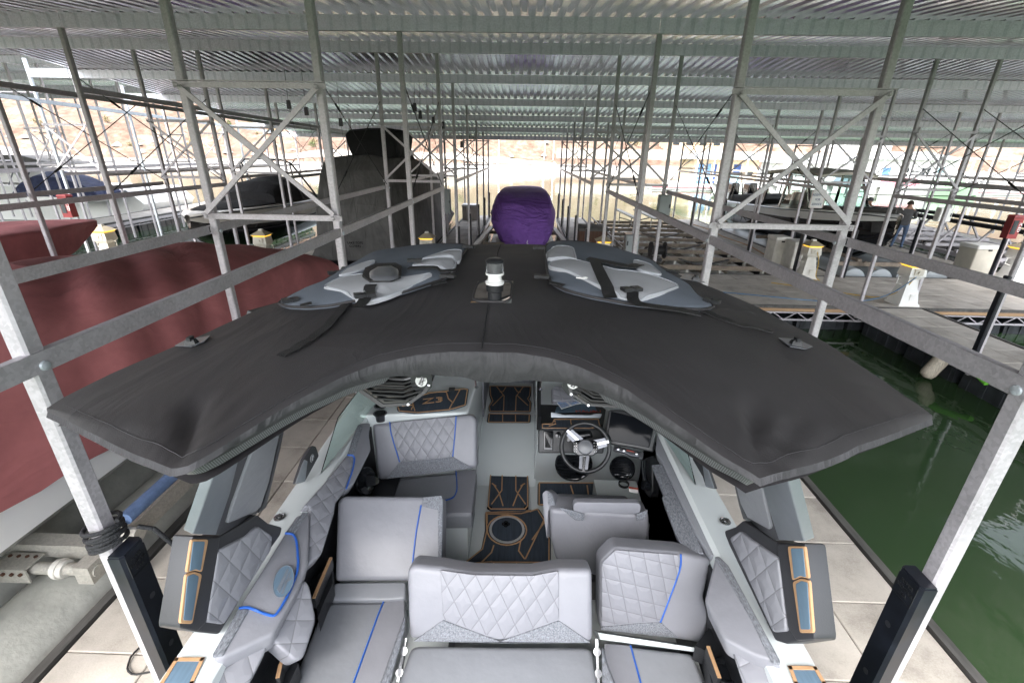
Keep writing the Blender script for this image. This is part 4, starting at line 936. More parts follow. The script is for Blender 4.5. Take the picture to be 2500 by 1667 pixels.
def speaker_dome(q, r, pl_, parent, tilt=None):
    c = onplane(*q, pl_[0], pl_[1]); ax = Vector(tilt or pl_[1]).normalized()
    m = MB(); m.lathe([(r, 0), (r*1.0, .015), (r*.9, .028), (r*.84, .02), (r*.5, .012), (.01, .010)], 28, o=c, axis=ax); s_ = m.obj('speaker', 'black_gloss', parent, smooth=50)
    x = Vector((1, 0, 0)); y = ax.cross(x)
    for k in range(-4, 5):
        h = r*.86*k/4.6; l = math.sqrt(max(0, (r*.86)**2-h*h)); m = MB(); m.bar(c+y*h-x*l+ax*.026, c+y*h+x*l+ax*.026, .012*r/.15, .008, up=ax); m.obj('grille_bar', 'black_gloss', s_)
    return s_
speaker_dome(Z6(725, 945), .155, (Vector((0, 3.16, .9)), Vector((0, -.96, .15)).normalized()), boat)
speaker_dome(Z6(1155, 985), .095, (Vector((0, 3.06, .92)), Vector((-.25, -.9, .3)).normalized()), boat)
speaker_dome(Z5(690, 1110), .10, (Vector((-1.02, 2.6, .95)), Vector((.9, -.3, .35)).normalized()), boat)
MB().box((-.98, 2.62, .72), (.16, .42, .34)).obj('side_pocket', 'black_plastic', boat)
# steering wheel
wc = EYE+ray(*Z6(828, 800))*3.33; wn = (EYE-wc).normalized(); wx = _R.copy(); wx = (wx-wn*wx.dot(wn)).normalized(); wy = wn.cross(wx)
sw = MB(); sw.tube([wc+wx*.172*math.cos(a*.1571)+wy*.172*math.sin(a*.1571) for a in range(40)], .0165, 10, True); wheel = sw.obj('steering_wheel', 'black_plastic', boat, smooth=60)
for ang, ln in ((137, .165), (13, .165), (263, .165)):
    d = wx*math.cos(R(ang))+wy*math.sin(R(ang)); t = wn.cross(d)
    for s in (-1, 1):
        m = MB(); m.slab([wc+d*.05+t*s*.012-wn*.012, wc+d*.05+t*s*.036-wn*.012, wc+d*ln+t*s*.030, wc+d*ln+t*s*.010], wn*.008); m.obj('spoke', 'brushed', wheel)
    m = MB(); m.slab([wc+d*.06-t*.009-wn*.014, wc+d*.06+t*.009-wn*.014, wc+d*.172+t*.009+wn*.006, wc+d*.172-t*.009+wn*.006], wn*.012); m.obj('spoke_bar', 'chrome', wheel)
m = MB(); m.cushion([wc+wx*a+wy*b+wn*.012 for a, b in ((-.088, .035), (-.06, .05), (.06, .05), (.088, .035), (.092, -.03), (.055, -.062), (-.055, -.062), (-.092, -.03))], wn, .03, .008, .002, .012); m.obj('hub_plate', 'black_gloss', wheel, smooth=50)
m = MB(); m.lathe([(.055, .012), (.055, .020), (.047, .024), (.046, .018), (.01, .018)], 28, o=wc, axis=wn); m.obj('hub_ring', 'brushed', wheel, smooth=50)
m = MB(); m.lathe([(.044, .019), (.03, .022), (.0, .023)], 28, o=wc, axis=wn); m.obj('hub_cap', 'gelcoat_dark', wheel, smooth=50)
m = MB()
for s in (-1, 1):
    for k in range(4):
        for j in (0, 1): m.box(wc+wx*s*(.064+.015*j)+wy*(.028-.02*k)+wn*.0155, (.005, .005, .003))
tag(m.obj('button_marks', 'white_paint', wheel), kind='stuff')
m = MB(); m.tube([wc-wn*.01, wc-wn*.16-Vector((0, 0, .02))], [.03, .05], 12); m.obj('steering_column', 'black_plastic', wheel, smooth=50)
# throttle
th = MB(); th.cushion([onplane(*Z6(a, b), (.98, 2.6, 1.1), (-1, -.25, .25)) for a, b in ((1340, 905), (1420, 870), (1500, 945), (1420, 960), (1420, 1200), (1390, 1250), (1330, 1170))], (-1, -.25, .25), .08, .02, .004, .02); thr = th.obj('throttle_box', 'black_plastic', boat, smooth=50)
a, b = onplane(*Z6(1370, 1140), (.93, 2.5, 1.1), (-1, -.25, .25)), onplane(*Z6(1345, 925), (.93, 2.5, 1.1), (-1, -.25, .25))
m = MB(); m.tube([a, a.lerp(b, .5)+Vector((-.01, 0, .01)), b], [.020, .015, .022], 10); m.lathe([(.030, -.02), (.034, 0), (.030, .03)], 14, o=a, axis=(-1, 0, .2)); m.obj('throttle_lever', 'black_gloss', thr, smooth=60)
over('warning_label', 'white_paint', [Z6(1212, 1165), Z6(1296, 1178), Z6(1290, 1210), Z6(1215, 1195)], (Vector((0, 2.9, .62)), Vector((-.3, -.8, .5)).normalized()), boat, .0, .002); over('warning_label', 'red_mark', [Z6(1212, 1148), Z6(1298, 1162), Z6(1296, 1177), Z6(1212, 1164)], (Vector((0, 2.9, .62)), Vector((-.3, -.8, .5)).normalized()), boat, .0, .002)
over('warning_label', 'white_paint', [Z6(1520, 630), Z6(1575, 650), Z6(1590, 690), Z6(1548, 690)], flat(1.325), boat, .0, .002); over('warning_label', 'red_mark', [Z6(1565, 645), Z6(1580, 650), Z6(1597, 690), Z6(1586, 690)], flat(1.325), boat, .001, .002)
c_ = atz(*Z6(1160, 1185), .56); m = MB(); m.lathe([(.045, 0), (.045, .08), (.038, .08), (.036, .01)], 20, o=c_); m.obj('cup_holder', 'black_gloss', boat, smooth=40)
m = MB(); m.box((.83, 2.95, .52), (.36, .5, .2)); m.obj('side_pod', 'gelcoat', boat)
slabobj('helm_side_panel', 'black_plastic', [(1.0, 1.9, .5), (1.0, 3.1, .5), (1.0, 3.1, 1.2), (1.0, 1.9, 1.2)], (.04, 0, 0))
# helm seat
pl = lean(2.18, .85, 2.27, 1.30)
hs_ = cush('helm_seat', 'vinyl', [Z8(248, 175), Z8(268, 160), Z8(340, 172), Z8(640, 190), Z8(690, 178), Z8(704, 200), Z8(709, 322), Z8(690, 330), Z8(560, 324), Z8(505, 342), Z8(480, 470), Z8(470, 475), Z8(285, 400), Z8(262, 300)], pl, .16, .045, .03, .03)
over('tweed_panel', 'tweed', [Z8(300, 160), Z8(350, 172), Z8(412, 190), Z8(405, 220), Z8(372, 218)], pl, hs_, .034, .004); over('tweed_panel', 'tweed', [Z8(640, 190), Z8(690, 172), Z8(684, 214), Z8(640, 220)], pl, hs_, .034, .004)
pr_ = (pl[0]+pl[1]*.05+Vector((0, .03, .02)), pl[1])
over('head_roll', 'vinyl', [Z8(362, 150), Z8(374, 137), Z8(650, 141), Z8(660, 152), Z8(656, 182), Z8(644, 187), Z8(375, 182), Z8(360, 172)], pr_, hs_, .0, .02, .05)
wg = cush('seat_wing', 'vinyl', [Z8(224, 96), Z8(242, 82), Z8(268, 100), Z8(284, 158), Z8(250, 172), Z8(245, 300), Z8(230, 200)], (Vector((.2, 2.35, 1.2)), Vector((-.4, -.8, .6)).normalized()), .10, .012, .004, .012, parent=hs_)
over('tweed_panel', 'tweed', [Z8(246, 90), Z8(266, 102), Z8(281, 156), Z8(256, 166), Z8(248, 140)], (Vector((.2, 2.35, 1.2)), Vector((-.4, -.8, .6)).normalized()), hs_, .010, .004)
m = MB(); m.cushion([(.28, 2.35, .86), (.82, 2.35, .86), (.82, 2.75, .86), (.28, 2.75, .86)], (0, 0, 1), .14, .03, .01); m.obj('seat_cushion', 'vinyl', hs_, smooth=50)
m = MB(); m.lathe([(.2, .43), (.12, .5), (.09, .72)], 20, o=(.55, 2.4, 0)); m.obj('seat_pedestal', 'black_plastic', hs_, smooth=40)

# ---- windscreen brackets
for pts, low, em, s in (([Z5(228, 790), Z5(262, 800), Z5(290, 885), Z5(165, 1112), Z5(85, 1130), Z5(98, 1085), Z5(158, 905)], [Z5(160, 915), Z5(188, 930), Z5(168, 1110), Z5(86, 1128), Z5(100, 1080)], Z5(222, 905), -1), ([Z6(1790, 815), Z6(1832, 812), Z6(1892, 950), Z6(1962, 1160), Z6(1890, 1150), Z6(1862, 1062), Z6(1772, 905)], [Z6(1860, 955), Z6(1892, 952), Z6(1960, 1158), Z6(1890, 1148)], None, 1)):
    pb = (Vector((BX+s*1.215, 2.3, 1.33)), Vector((-s, -.15, .45)).normalized())
    o = cush('windscreen_bracket', 'tower_black', pts, pb, .03, .006, .001, .01); over('bracket_foot', 'tower_grey', low, pb, o, .004, .006)
    if em: c_ = onplane(*em, pb[0]+pb[1]*.004, pb[1]); emblem(o, c_, (0, .4, 0), (0, .1, .5), .024, 'bag_grey', 'tower_black', 'bag_grey')
# ---- tower arms
def tower(fn, s, base, facet, quiltp, pads, up_grey, up_dark, up_pad, up_inner, foot):

    lowp = (Vector((BX+s*1.30, 0, 1.3)), Vector((-s, -.12, .1)).normalized()); upp = (Vector((BX+s*1.335, 0, 1.62)), Vector((-s, -.1, -.5)).normalized())
    m = MB(); m.cushion(proj(P2(fn, base), lowp), lowp[1], .09, .008, .001, .012, 2); arm = m.obj('tower_leg', 'tower_black', boat, smooth=40)
    m = MB(); m.cushion(proj(P2(fn, facet), lowp, .012), lowp[1], .08, .006, .001, .008, 2); m.obj('rear_facet', 'tower_black', arm, smooth=40)
    m = MB(); m.cushion(proj(P2(fn, quiltp), lowp, .016), lowp[1], .02, .010, .006, .015, 2); m.obj('quilted_panel', 'vinyl_quilt_big', arm, smooth=50)
    for q in pads:
        m = MB(); m.cushion(proj(P2(fn, q), lowp, .020), lowp[1], .01, .003, .0, .01, 2); m.obj('foam_frame', 'eva_tan', arm, smooth=40)
        c = (sum(a for a, b in q)/len(q), sum(b for a, b in q)/len(q)); m = MB(); m.cushion(proj(P2(fn, [(a+(c[0]-a)*.30, b+(c[1]-b)*.11) for a, b in q]), lowp, .0225), lowp[1], .004, .0015, 0, .006, 2); m.obj('foam_pad', 'eva_blue', arm, smooth=40)
    def up(name, mt, pts, lift, th):
        P_ = proj(P2(fn, pts), upp, lift); m = MB(); m.cushion(P_, upp[1], th, .006, .001, .008, 2); return m.obj(name, mt, arm, smooth=40)
    up('upper_arm', 'tower_black', up_dark, 0, .035); up('arm_face', 'tower_grey', up_grey, .006, .035); up('arm_pad', 'vinyl', up_pad, .012, .03)
    up('arm_edge', 'tower_black', up_inner, .002, .06)
tower(Z4, -1, [(965, 832), (1098, 836), (1285, 727), (1340, 770), (1410, 790), (1400, 830), (1350, 900), (1095, 1325), (980, 1312), (896, 1295), (895, 1272)],
      [(962, 834), (1100, 842), (1092, 900), (1032, 1262), (985, 1312), (897, 1292), (896, 1270)],
      [(1092, 906), (1240, 830), (1288, 782), (1362, 832), (1356, 902), (1122, 1276), (1034, 1264)],
      [[(958, 850), (1042, 850), (1010, 1015), (975, 1005), (932, 1018)], [(930, 1024), (972, 1010), (1010, 1024), (962, 1272), (900, 1270)]],
      [(963, 826), (1078, 830), (1150, 620), (1215, 365), (1190, 330), (1118, 395)],
      [(1060, 830), (1100, 832), (1285, 722), (1400, 335), (1425, 270), (1290, 230), (1200, 300), (1150, 600)],
      [(1138, 772), (1165, 680), (1285, 350), (1395, 334), (1345, 560), (1302, 690), (1272, 716)],
      [(1288, 722), (1308, 692), (1350, 560), (1400, 335), (1412, 300), (1425, 275), (1400, 400), (1330, 690)], None)
tower(Z8, 1, [(1382, 320), (1258, 312), (1110, 216), (1075, 245), (1028, 262), (1030, 280), (1050, 330), (1252, 748), (1300, 762), (1425, 745), (1425, 716)],
      [(1384, 318), (1258, 318), (1268, 390), (1308, 690), (1345, 748), (1424, 742), (1424, 714)],
      [(1264, 384), (1140, 300), (1098, 262), (1050, 292), (1055, 310), (1240, 712), (1300, 706)],
      [[(1306, 330), (1382, 330), (1400, 474), (1362, 466), (1326, 482)], [(1328, 488), (1362, 472), (1402, 480), (1420, 713), (1360, 713)]],
      [(1380, 312), (1268, 304), (1225, 170), (1180, 15), (1165, -40), (1285, -40), (1300, 12)],
      [(1285, 306), (1256, 308), (1112, 212), (1060, 0), (1045, -60), (1200, -60), (1240, 150)],
      [(1130, 206), (1098, 140), (1062, 0), (1055, -30), (1160, -30), (1178, 20), (1230, 244), (1224, 258)],
      [(1112, 214), (1092, 150), (1055, -10), (1042, -50), (1058, -50), (1072, 30), (1105, 150), (1128, 205)], None)
# hidden legs carry on up to the canopy frame
for s in (-1, 1):
    m = MB(); m.bar((BX+s*1.22, 1.72, 1.95), (BX+s*.98, 1.85, 2.56), .10, .32, up=(0, 1, 0)); m.obj('tower_upright', 'tower_black', boat)
m = MB(); m.tube([(BX-1.0, 1.95, 2.52), (BX-.5, 1.95, 2.50), (BX-.2, 1.95, 2.44), (BX+.2, 1.95, 2.44), (BX+.5, 1.95, 2.50), (BX+1.0, 1.95, 2.52)], .045, 10); m.obj('tower_hoop', 'tower_black', boat, smooth=60)

# ---- canopy
def zf0(x, y):
    d = abs(x-BX); return 2.74-.11*(x-BX)**2-.03*(y-1.9)**2
def surf(px, py, lift=0):
    z = 2.6
    for _ in range(25):
        q = atz(px, py, z); z = zf0(q.x, q.y)+lift
    return Vector((q.x, q.y, z))
sD = 2500/2352
near_px = [(105, 938), (200, 985), (300, 1030), (400, 1066), (440, 1058), (520, 1010), (660, 925), (780, 862), (860, 828), (950, 808), (1030, 800), (1106, 799), (1180, 801), (1260, 812), (1330, 832), (1440, 885), (1560, 965), (1660, 1035), (1740, 1082), (1790, 1070), (1900, 1040), (2050, 990), (2145, 955)]
far_px = [(105, 935), (250, 862), (440, 780), (790, 628), (870, 598), (980, 575), (1060, 565), (1150, 560), (1245, 562), (1350, 575), (1470, 590), (1580, 640), (1745, 705), (1900, 790), (2050, 885), (2145, 952)]
NEAR = [surf(a*sD, b*sD) for a, b in near_px]; FAR = [surf(a*sD, b*sD) for a, b in far_px]
def interp(L, x):
    if x <= L[0].x: return L[0].y
    for i in range(len(L)-1):
        if L[i].x <= x <= L[i+1].x and L[i+1].x > L[i].x:
            t = (x-L[i].x)/(L[i+1].x-L[i].x); return L[i].y*(1-t)+L[i+1].y*t
    return L[-1].y
NEAR.sort(key=lambda v: v.x); FAR.sort(key=lambda v: v.x)
xl, xr = max(NEAR[0].x, FAR[0].x)+.002, min(NEAR[-1].x, FAR[-1].x)-.002
hc0, hc1 = surf(1160*sD, 690*sD), surf(1130*sD, 645*sD)   # cut-out for the light mast
hx0, hx1 = surf(1090*sD, 668*sD).x, surf(1177*sD, 668*sD).x; hy0, hy1 = surf(1132*sD, 695*sD).y, surf(1132*sD, 645*sD).y
nx = 132; XS = sorted([xl+(xr-xl)*i/nx for i in range(nx+1)]+[hx0, hx1])
cn, cf = interp(NEAR, (hx0+hx1)/2), interp(FAR, (hx0+hx1)/2); v0, v1 = (hy0-cn)/(cf-cn), (hy1-cn)/(cf-cn)
VS = [v0*(1-(1-i/14)) for i in range(14)]+[v0+(v1-v0)*i/5 for i in range(5)]+[v1+(1-v1)*i/22 for i in range(23)]
nl = min(NEAR, key=lambda v: v.y if v.x < 0 else 9); nr = min(NEAR, key=lambda v: v.y if v.x > 0 else 9)
def dimple(x, y, c, ang, ln, wd, dep):
    dx, dy = x-c[0], y-c[1]; ca, sa = math.cos(ang), math.sin(ang); u, v = dx*ca+dy*sa, -dx*sa+dy*ca
    if u < 0 or u > ln: return 0
    w_ = wd*(.25+u/ln); return -dep*math.exp(-(v/w_)**2)*math.sin(math.pi*min(1, (u/ln)))**.7
def zfab(x, y, v):
    z = zf0(x, y)
    edge = min(1, v/.03); z -= .010*(1-edge)**2
    z += .005*noise.noise(Vector((x*3, y*3, 1)))+.0022*noise.noise(Vector((x*7, y*11, 4)))+.0012*noise.noise(Vector((x*22+y*9, y*20-x*6, 7)))*max(0, 1-v*2.2)
    z -= .010*math.exp(-((y-1.75)/.10)**2)*math.exp(-((abs(x-BX)-.75)/.3)**2)
    for a, l, wdt, d in ((R(116), .30, .026, .026), (R(102), .24, .014, .011), (R(150), .30, .014, .009), (R(84), .22, .012, .008), (R(134), .22, .010, .007)): z += dimple(x, y, (nl.x, nl.y), a, l, wdt, d)
    for a, l, wdt, d in ((R(66), .32, .022, .024), (R(46), .30, .020, .021), (R(30), .32, .017, .016), (R(15), .36, .013, .010), (R(88), .22, .013, .008), (R(104), .2, .010, .006)): z += dimple(x, y, (nr.x, nr.y), a, l, wdt, d)
    z += .002*math.exp(-((x-BX+.02)/.006)**2)
    return z
grid = []
for x in XS:
    a, b = interp(NEAR, x), interp(FAR, x); col = []
    for v in VS:
        y = a+(b-a)*v; col.append((x, y, zfab(x, y, v)))
    grid.append(col)
m = MB(); m.grid(grid); nv = len(VS)
i0, i1 = XS.index(hx0), XS.index(hx1); j0, j1 = 14, 19
keep = []
for f in m.f:
    i, j = f[0]//nv, f[0] % nv
    if i0 <= i < i1 and j0 <= j < j1: continue
    keep.append(list(reversed(f)))
m.f = keep
canopy = m.obj('canopy', 'canvas_black', boat, smooth=70)
me = canopy.data
# valance: front hem drop, mesh trim below, side hem
fr, tr, bt = [], [], []
acc = 0; uvs = [[], []]
for k, c in enumerate(grid):
    x, y, z = c[0]; t = 1-min(1, abs(x-BX)/.55); d = .020+.085*max(0, t)**1.2
    f1 = (x, y-.006+.01*math.sin(x*40)*t*.4, z-d*.5); f2 = (x, y+.022+.006*math.sin(x*70)*t, z-d)
    fr.append([(x, y, z), (x, y-.008, z-.012), f1, f2])
    side = abs(x-BX) > .28
    tr.append([f2, (x, y+.032, z-d-(.020 if side else .003))]); bt.append((x, y+.032, z-d-(.020 if side else .003)))
    acc += (Vector(c[0])-Vector(grid[k-1][0])).length if k else 0
    uvs[0].append((acc, 0)); uvs[1].append((acc, .03))
m = MB(); m.grid(fr); m.obj('front_valance', 'canvas_hem', canopy, smooth=70)
m = MB(); m.grid([[q[0] for q in tr], [q[1] for q in tr]], uvs=uvs); m.obj('mesh_hem', 'mesh_trim', canopy, smooth=70)
back = []
for c in grid:
    x, y, z = c[-1]; back.append([(x, y, z), (x, y+.012, z-.02), (x, y+.006, z-.055)])
m = MB(); m.grid(back); m.obj('rear_hem', 'canvas_black', canopy, smooth=70)
m = MB(); m.grid([[(x+0, min(y+.03, (c[0][1]+c[-1][1])/2+.02) if j == 0 else (y if j < 4 else y), z-.06) for j, (x, y, z) in enumerate((c[0], c[10], c[13], c[19], c[28], c[-1]))] for c in grid if c[0][0] < hx0-.03]); m.obj('canopy_lining', 'canvas_black', canopy, smooth=70)
m = MB(); m.grid([[(x, y+.03 if j == 0 else y, z-.06) for j, (x, y, z) in enumerate((c[0], c[10], c[13], c[19], c[28], c[-1]))] for c in grid if c[0][0] > hx1+.03]); m.obj('canopy_lining', 'canvas_black', canopy, smooth=70)
# row of stitching along the front edge
for off in (.030,):
    line = [(x, y+off, zfab(x, y+off, off/1.3)+.0012) for x, y, z in (c[0] for c in grid[3:-3])]
    m = MB(); m.tube(line, .0009, 4); m.obj('stitching', 'canvas_hem', canopy)
# rim of the cut-out
rim = []; cx_, cy_ = (hx0+hx1)/2, (hy0+hy1)/2
for k in range(40):
    a = k*2*math.pi/40; c, s_ = math.cos(a), math.sin(a); e = .45
    x = cx_+(hx1-hx0)/2*.98*math.copysign(abs(c)**e, c); y = cy_+(hy1-hy0)/2*.98*math.copysign(abs(s_)**e, s_); rim.append((x, y, zf0(x, y)+.002))
m = MB(); m.tube(rim, .0045, 6, True); m.obj('cutout_rim', 'canvas_black', canopy, smooth=70)
# centre seam
m = MB(); m.tube([Vector(surf(a*sD, b*sD, .003)) for a, b in ((1106, 800), (1112, 760), (1120, 700))], .0022, 4); m.obj('seam', 'canvas_charcoal', canopy); m = MB(); m.tube([Vector(surf(a*sD, b*sD, .003)) for a, b in ((1138, 600), (1145, 575), (1150, 562))], .0022, 4); m.obj('seam', 'canvas_charcoal', canopy)
# mast light
mb_ = surf(1211, 738); my = mb_.y+.03; mz0 = mb_.z-.03; mzt = aty(1208, 632, my).z; mx_ = aty(1208, 690, my).x; hh = mzt-mz0; q = hh/ .27
m = MB(); m.lathe([(.024, -.22), (.024, .095*q), (.029, .10*q), (.030, .135*q)], 20, o=(mx_, my, mz0)); mast = m.obj('mast_light', 'black_plastic', boat, smooth=40)
m = MB(); m.lathe([(.031, .136*q), (.032, .15*q), (.024, .155*q), (.022, .185*q), (.031, .187*q), (.031, .198*q)], 20, o=(mx_, my, mz0)); m.obj('light_collar', 'white_plastic', mast, smooth=40)
m = MB(); m.lathe([(.029, .199*q), (.030, .225*q), (.028, .255*q)], 20, o=(mx_, my, mz0)); m.obj('light_lens', 'clear_plastic', mast, smooth=40)
m = MB(); m.lathe([(.020, .200*q), (.020, .25*q)], 16, o=(mx_, my, mz0)); m.obj('light_core', 'black_gloss', mast, smooth=40)
m = MB(); m.lathe([(.030, .252*q), (.031, .262*q), (.022, .272*q), (.0, .274*q)], 20, o=(mx_, my, mz0)); m.obj('light_cap', 'black_plastic', mast, smooth=40)
# pad eyes near the canopy corners
for pts, blk in (([(402, 795), (425, 783), (484, 772), (470, 785), (440, 797)], (440, 785)), ([(1788, 777), (1830, 780), (1866, 797), (1850, 803), (1815, 797)], (1828, 787)), ([(765, 640), (800, 615), (815, 610), (800, 630)], (790, 622)), ([(1560, 640), (1620, 650), (1600, 640), (1575, 630)], (1598, 640))):
    m = MB(); m.slab([surf(a*sD, b*sD, .004) for a, b in pts], (0, 0, .003)); pe = m.obj('anchor_patch', 'gelcoat_dark', canopy)
    m = MB(); c_ = surf(blk[0]*sD, blk[1]*sD, .014); m.box(c_, (.040, .022, .02), taper=.6); m.box(c_+Vector((0, -.002, .012)), (.012, .02, .012)); m.obj('anchor_loop', 'black_plastic', canopy)
# speaker pods slung under the canopy
def pod(fn, out, louv, badge, s):
    pp = (Vector((0, 1.62, 2.3)), Vector((s*.12, -1, .35)).normalized()); P_ = proj(P2(fn, out), pp)
    m = MB(); m.cushion(proj(P2(fn, out), pp, -.03), pp[1], .2, .02, 0, .02, 2); body = m.obj('speaker_pod', 'black_gloss', boat, smooth=40)
    k = len(P_); c = sum(P_, Vector())/k
    for i in range(k):
        a, b = P_[i], P_[(i+1) % k]; mm = MB(); mm.slab([a, b, b.lerp(c, .13), a.lerp(c, .13)], pp[1]*.012); mm.obj('pod_frame', 'black_plastic', body)
    for l in louv:
        q = proj(P2(fn, l), pp, .002)
        mm = MB()
        for i in range(len(q)-1): mm.bar(q[i], q[i+1], .006, .024, up=pp[1])
        mm.obj('louvre', 'rubber', body)
    mm = MB(); cc = proj([fn(*badge)], pp, .012)[0]; mm.slab([cc+Vector((.045*math.cos(a*.785+.39), 0, .06*math.sin(a*.785+.39))) for a in range(8)], pp[1]*.006); mm.obj('badge_plate', 'tower_black', body)
    emblem(body, cc+pp[1]*.007, Vector((1, 0, 0)), Vector((0, .35, 1)), .022, 'white_paint', 'white_paint', 'black_gloss')
    for p in P_[2::2]:
        mm = MB(); mm.lathe([(.006, .012), (.005, .016)], 8, o=p.lerp(c, .06), axis=pp[1]); mm.obj('pod_screw', 'chrome', body)
lv = [[(760, 185+i*38), (1050-(i*6), 215+i*36), (1170, 160+i*36)] for i in range(-1, 6)]
pod(Z5, [(620, 292), (690, 240), (815, 178), (1000, 90), (1170, 90), (1310, 110), (1285, 250), (1240, 322), (1090, 432), (845, 447)], [[(770, 230), (1040, 240), (1170, 195)], [(760, 268), (1040, 278), (1190, 225)], [(730, 300), (1040, 315), (1200, 265)], [(760, 335), (1040, 352), (1200, 305)], [(800, 372), (1060, 388), (1150, 350)], [(780, 190), (1040, 195), (1170, 155)], [(850, 155), (1050, 155), (1170, 125)]], (1200, 216), 1)
pod(Z6, [(650, 130), (655, 200), (690, 330), (732, 352), (850, 432), (1110, 448), (1165, 410), (1260, 420), (1230, 300), (900, 150)], [[(770, 240), (900, 330), (1080, 350)], [(755, 270), (900, 358), (1100, 375)], [(745, 300), (880, 385), (1120, 400)], [(780, 215), (910, 300), (1060, 320)], [(790, 345), (880, 412), (1100, 422)]], (720, 233), -1)
# ================================================================== BOARD BAGS, STRAPS ON THE CANOPY
def board_bag(label, fn, out, lights, cu):
    pts = [surf(*fn(*q)) for q in out]; c = sum(pts, Vector())/len(pts)
    root = thing('board_bag', label, 'board bag', c, world=True, group='padded board bags buckled onto the canopy')
    P_ = []
    for i in range(len(pts)):
        for k in range(5): P_.append(pts[i].lerp(pts[(i+1) % len(pts)], k/5))
    n = len(P_)
    for _ in range(2): P_ = [(P_[i-1]+P_[i]*2+P_[(i+1) % n])/4 for i in range(n)]
    def hgt(p): return .008+.010*noise.noise(Vector((p.x*7, p.y*7, 2)))
    rings = []
    for t, h in ((1.0, .003), (1.003, .010), (.99, .015), (.95, .020), (.8, .025), (.6, .028), (.35, .030), (.1, .03)):
        rings.append([Vector((c.x+(p.x-c.x)*t, c.y+(p.y-c.y)*t, zf0(c.x+(p.x-c.x)*t, c.y+(p.y-c.y)*t)+h+(hgt(c+(p-c)*t) if t < .95 else 0)*.8)) for p in P_])
    m = MB(); m.grid([r+[r[0]] for r in rings]); m.f.append([len(m.v)-n-1+i for i in range(n)])
    m.obj('bag_body', 'bag_slate', root, smooth=70)
    m = MB(); m.tube([p+Vector((0, 0, .002)) for p in rings[1]], .0055, 6, True); m.obj('bag_binding', 'canvas_black', root, smooth=70)
    def lift(p, e):
        # height of the bag above the canopy at p
        best = 1.2
        for q in P_:
            d = Vector((q.x-c.x, q.y-c.y)); s = Vector((p.x-c.x, p.y-c.y))
            if d.length > 0 and s.length > 0 and d.normalized().dot(s.normalized()) > .985: best = min(best, 0+s.length/d.length) if False else s.length/d.length; break
        b = max(0, min(1, best)); h = .030-.012*b**3 if b < .96 else .014
        return zf0(p.x, p.y)+h+hgt(p)*.8*(b < .95)+e
    for k, L in enumerate(lights):
        q = [surf(*fn(*a), .045) for a in L]; q2 = []
        for i in range(len(q)):
            for j in range(4): q2.append(q[i].lerp(q[(i+1) % len(q)], j/4))
        nn = len(q2); cc = sum(q2, Vector())/nn
        for _ in range(1): q2 = [(q2[i-1]+q2[i]*2+q2[(i+1) % nn])/4 for i in range(nn)]
        rg = []
        for t, e in ((1, -.006), (1, .004), (.975, .007), (.85, .009), (.6, .011), (.3, .012)):
            rg.append([(cc.x+(p.x-cc.x)*t, cc.y+(p.y-cc.y)*t, lift(Vector((cc.x+(p.x-cc.x)*t, cc.y+(p.y-cc.y)*t, 0)), e)) for p in q2])
        m = MB(); m.grid([r+[r[0]] for r in rg]); m.f.append([len(m.v)-nn-1+i for i in range(nn)]); po = m.obj('bag_pocket', 'bag_grey', root, smooth=70)
        m = MB(); m.tube([Vector(p) for p in rg[2]], .0032, 5, True); m.obj('pocket_piping', 'bag_piping', po, smooth=70)
    cu(root, lift)
    return root
def ribbon(root, lift, fn, path, w, name='strap', e=.017, e_out=None, mt='webbing', onbag=True):
    p = [surf(*fn(*a), .045 if onbag else .003) for a in path]; q = []
    for i in range(len(p)-1):
        for k in range(5): q.append(p[i].lerp(p[i+1], k/5))
    q.append(p[-1])
    for _ in range(2): q = [q[0]]+[(q[i-1]+q[i]*2+q[i+1])/4 for i in range(1, len(q)-1)]+[q[-1]]
    A, B = [], []
    for i, v in enumerate(q):
        d = (q[min(i+1, len(q)-1)]-q[max(i-1, 0)]).normalized(); sd = Vector((d.y, -d.x, 0)).normalized()*w/2
        z = lift(v, e) if onbag else zf0(v.x, v.y)+.006+.004*abs(math.sin(i*.5))
        A.append((v.x+sd.x, v.y+sd.y, z)); B.append((v.x-sd.x, v.y-sd.y, z+.0015))
    m = MB(); m.grid([A, B, [(b[0], b[1], b[2]-.003) for b in B], [(a[0], a[1], a[2]-.003) for a in A], A]); return m.obj(name, mt, root, smooth=50)
def buckle(root, lift, fn, q, ang, onbag=True, s=1):
    c = surf(*fn(*q), .05 if onbag else .02); z = lift(c, .026) if onbag else zf0(c.x, c.y)+.03
    m = MB(); o = Vector((c.x, c.y, z)); ca, sa = math.cos(ang), math.sin(ang)
    def bx(u, v, w_, h_, t): m.box(o+Vector((u*ca-v*sa, u*sa+v*ca, 0)), (w_, h_, t), ang)
    bx(-.018*s, 0, .022*s, .030*s, .012); bx(.016*s, 0, .024*s, .032*s, .011); bx(.0, .011*s, .03*s, .005, .009); bx(.0, -.011*s, .03*s, .005, .009); bx(0, 0, .02*s, .008, .008)
    return m.obj('buckle', 'black_plastic', root)
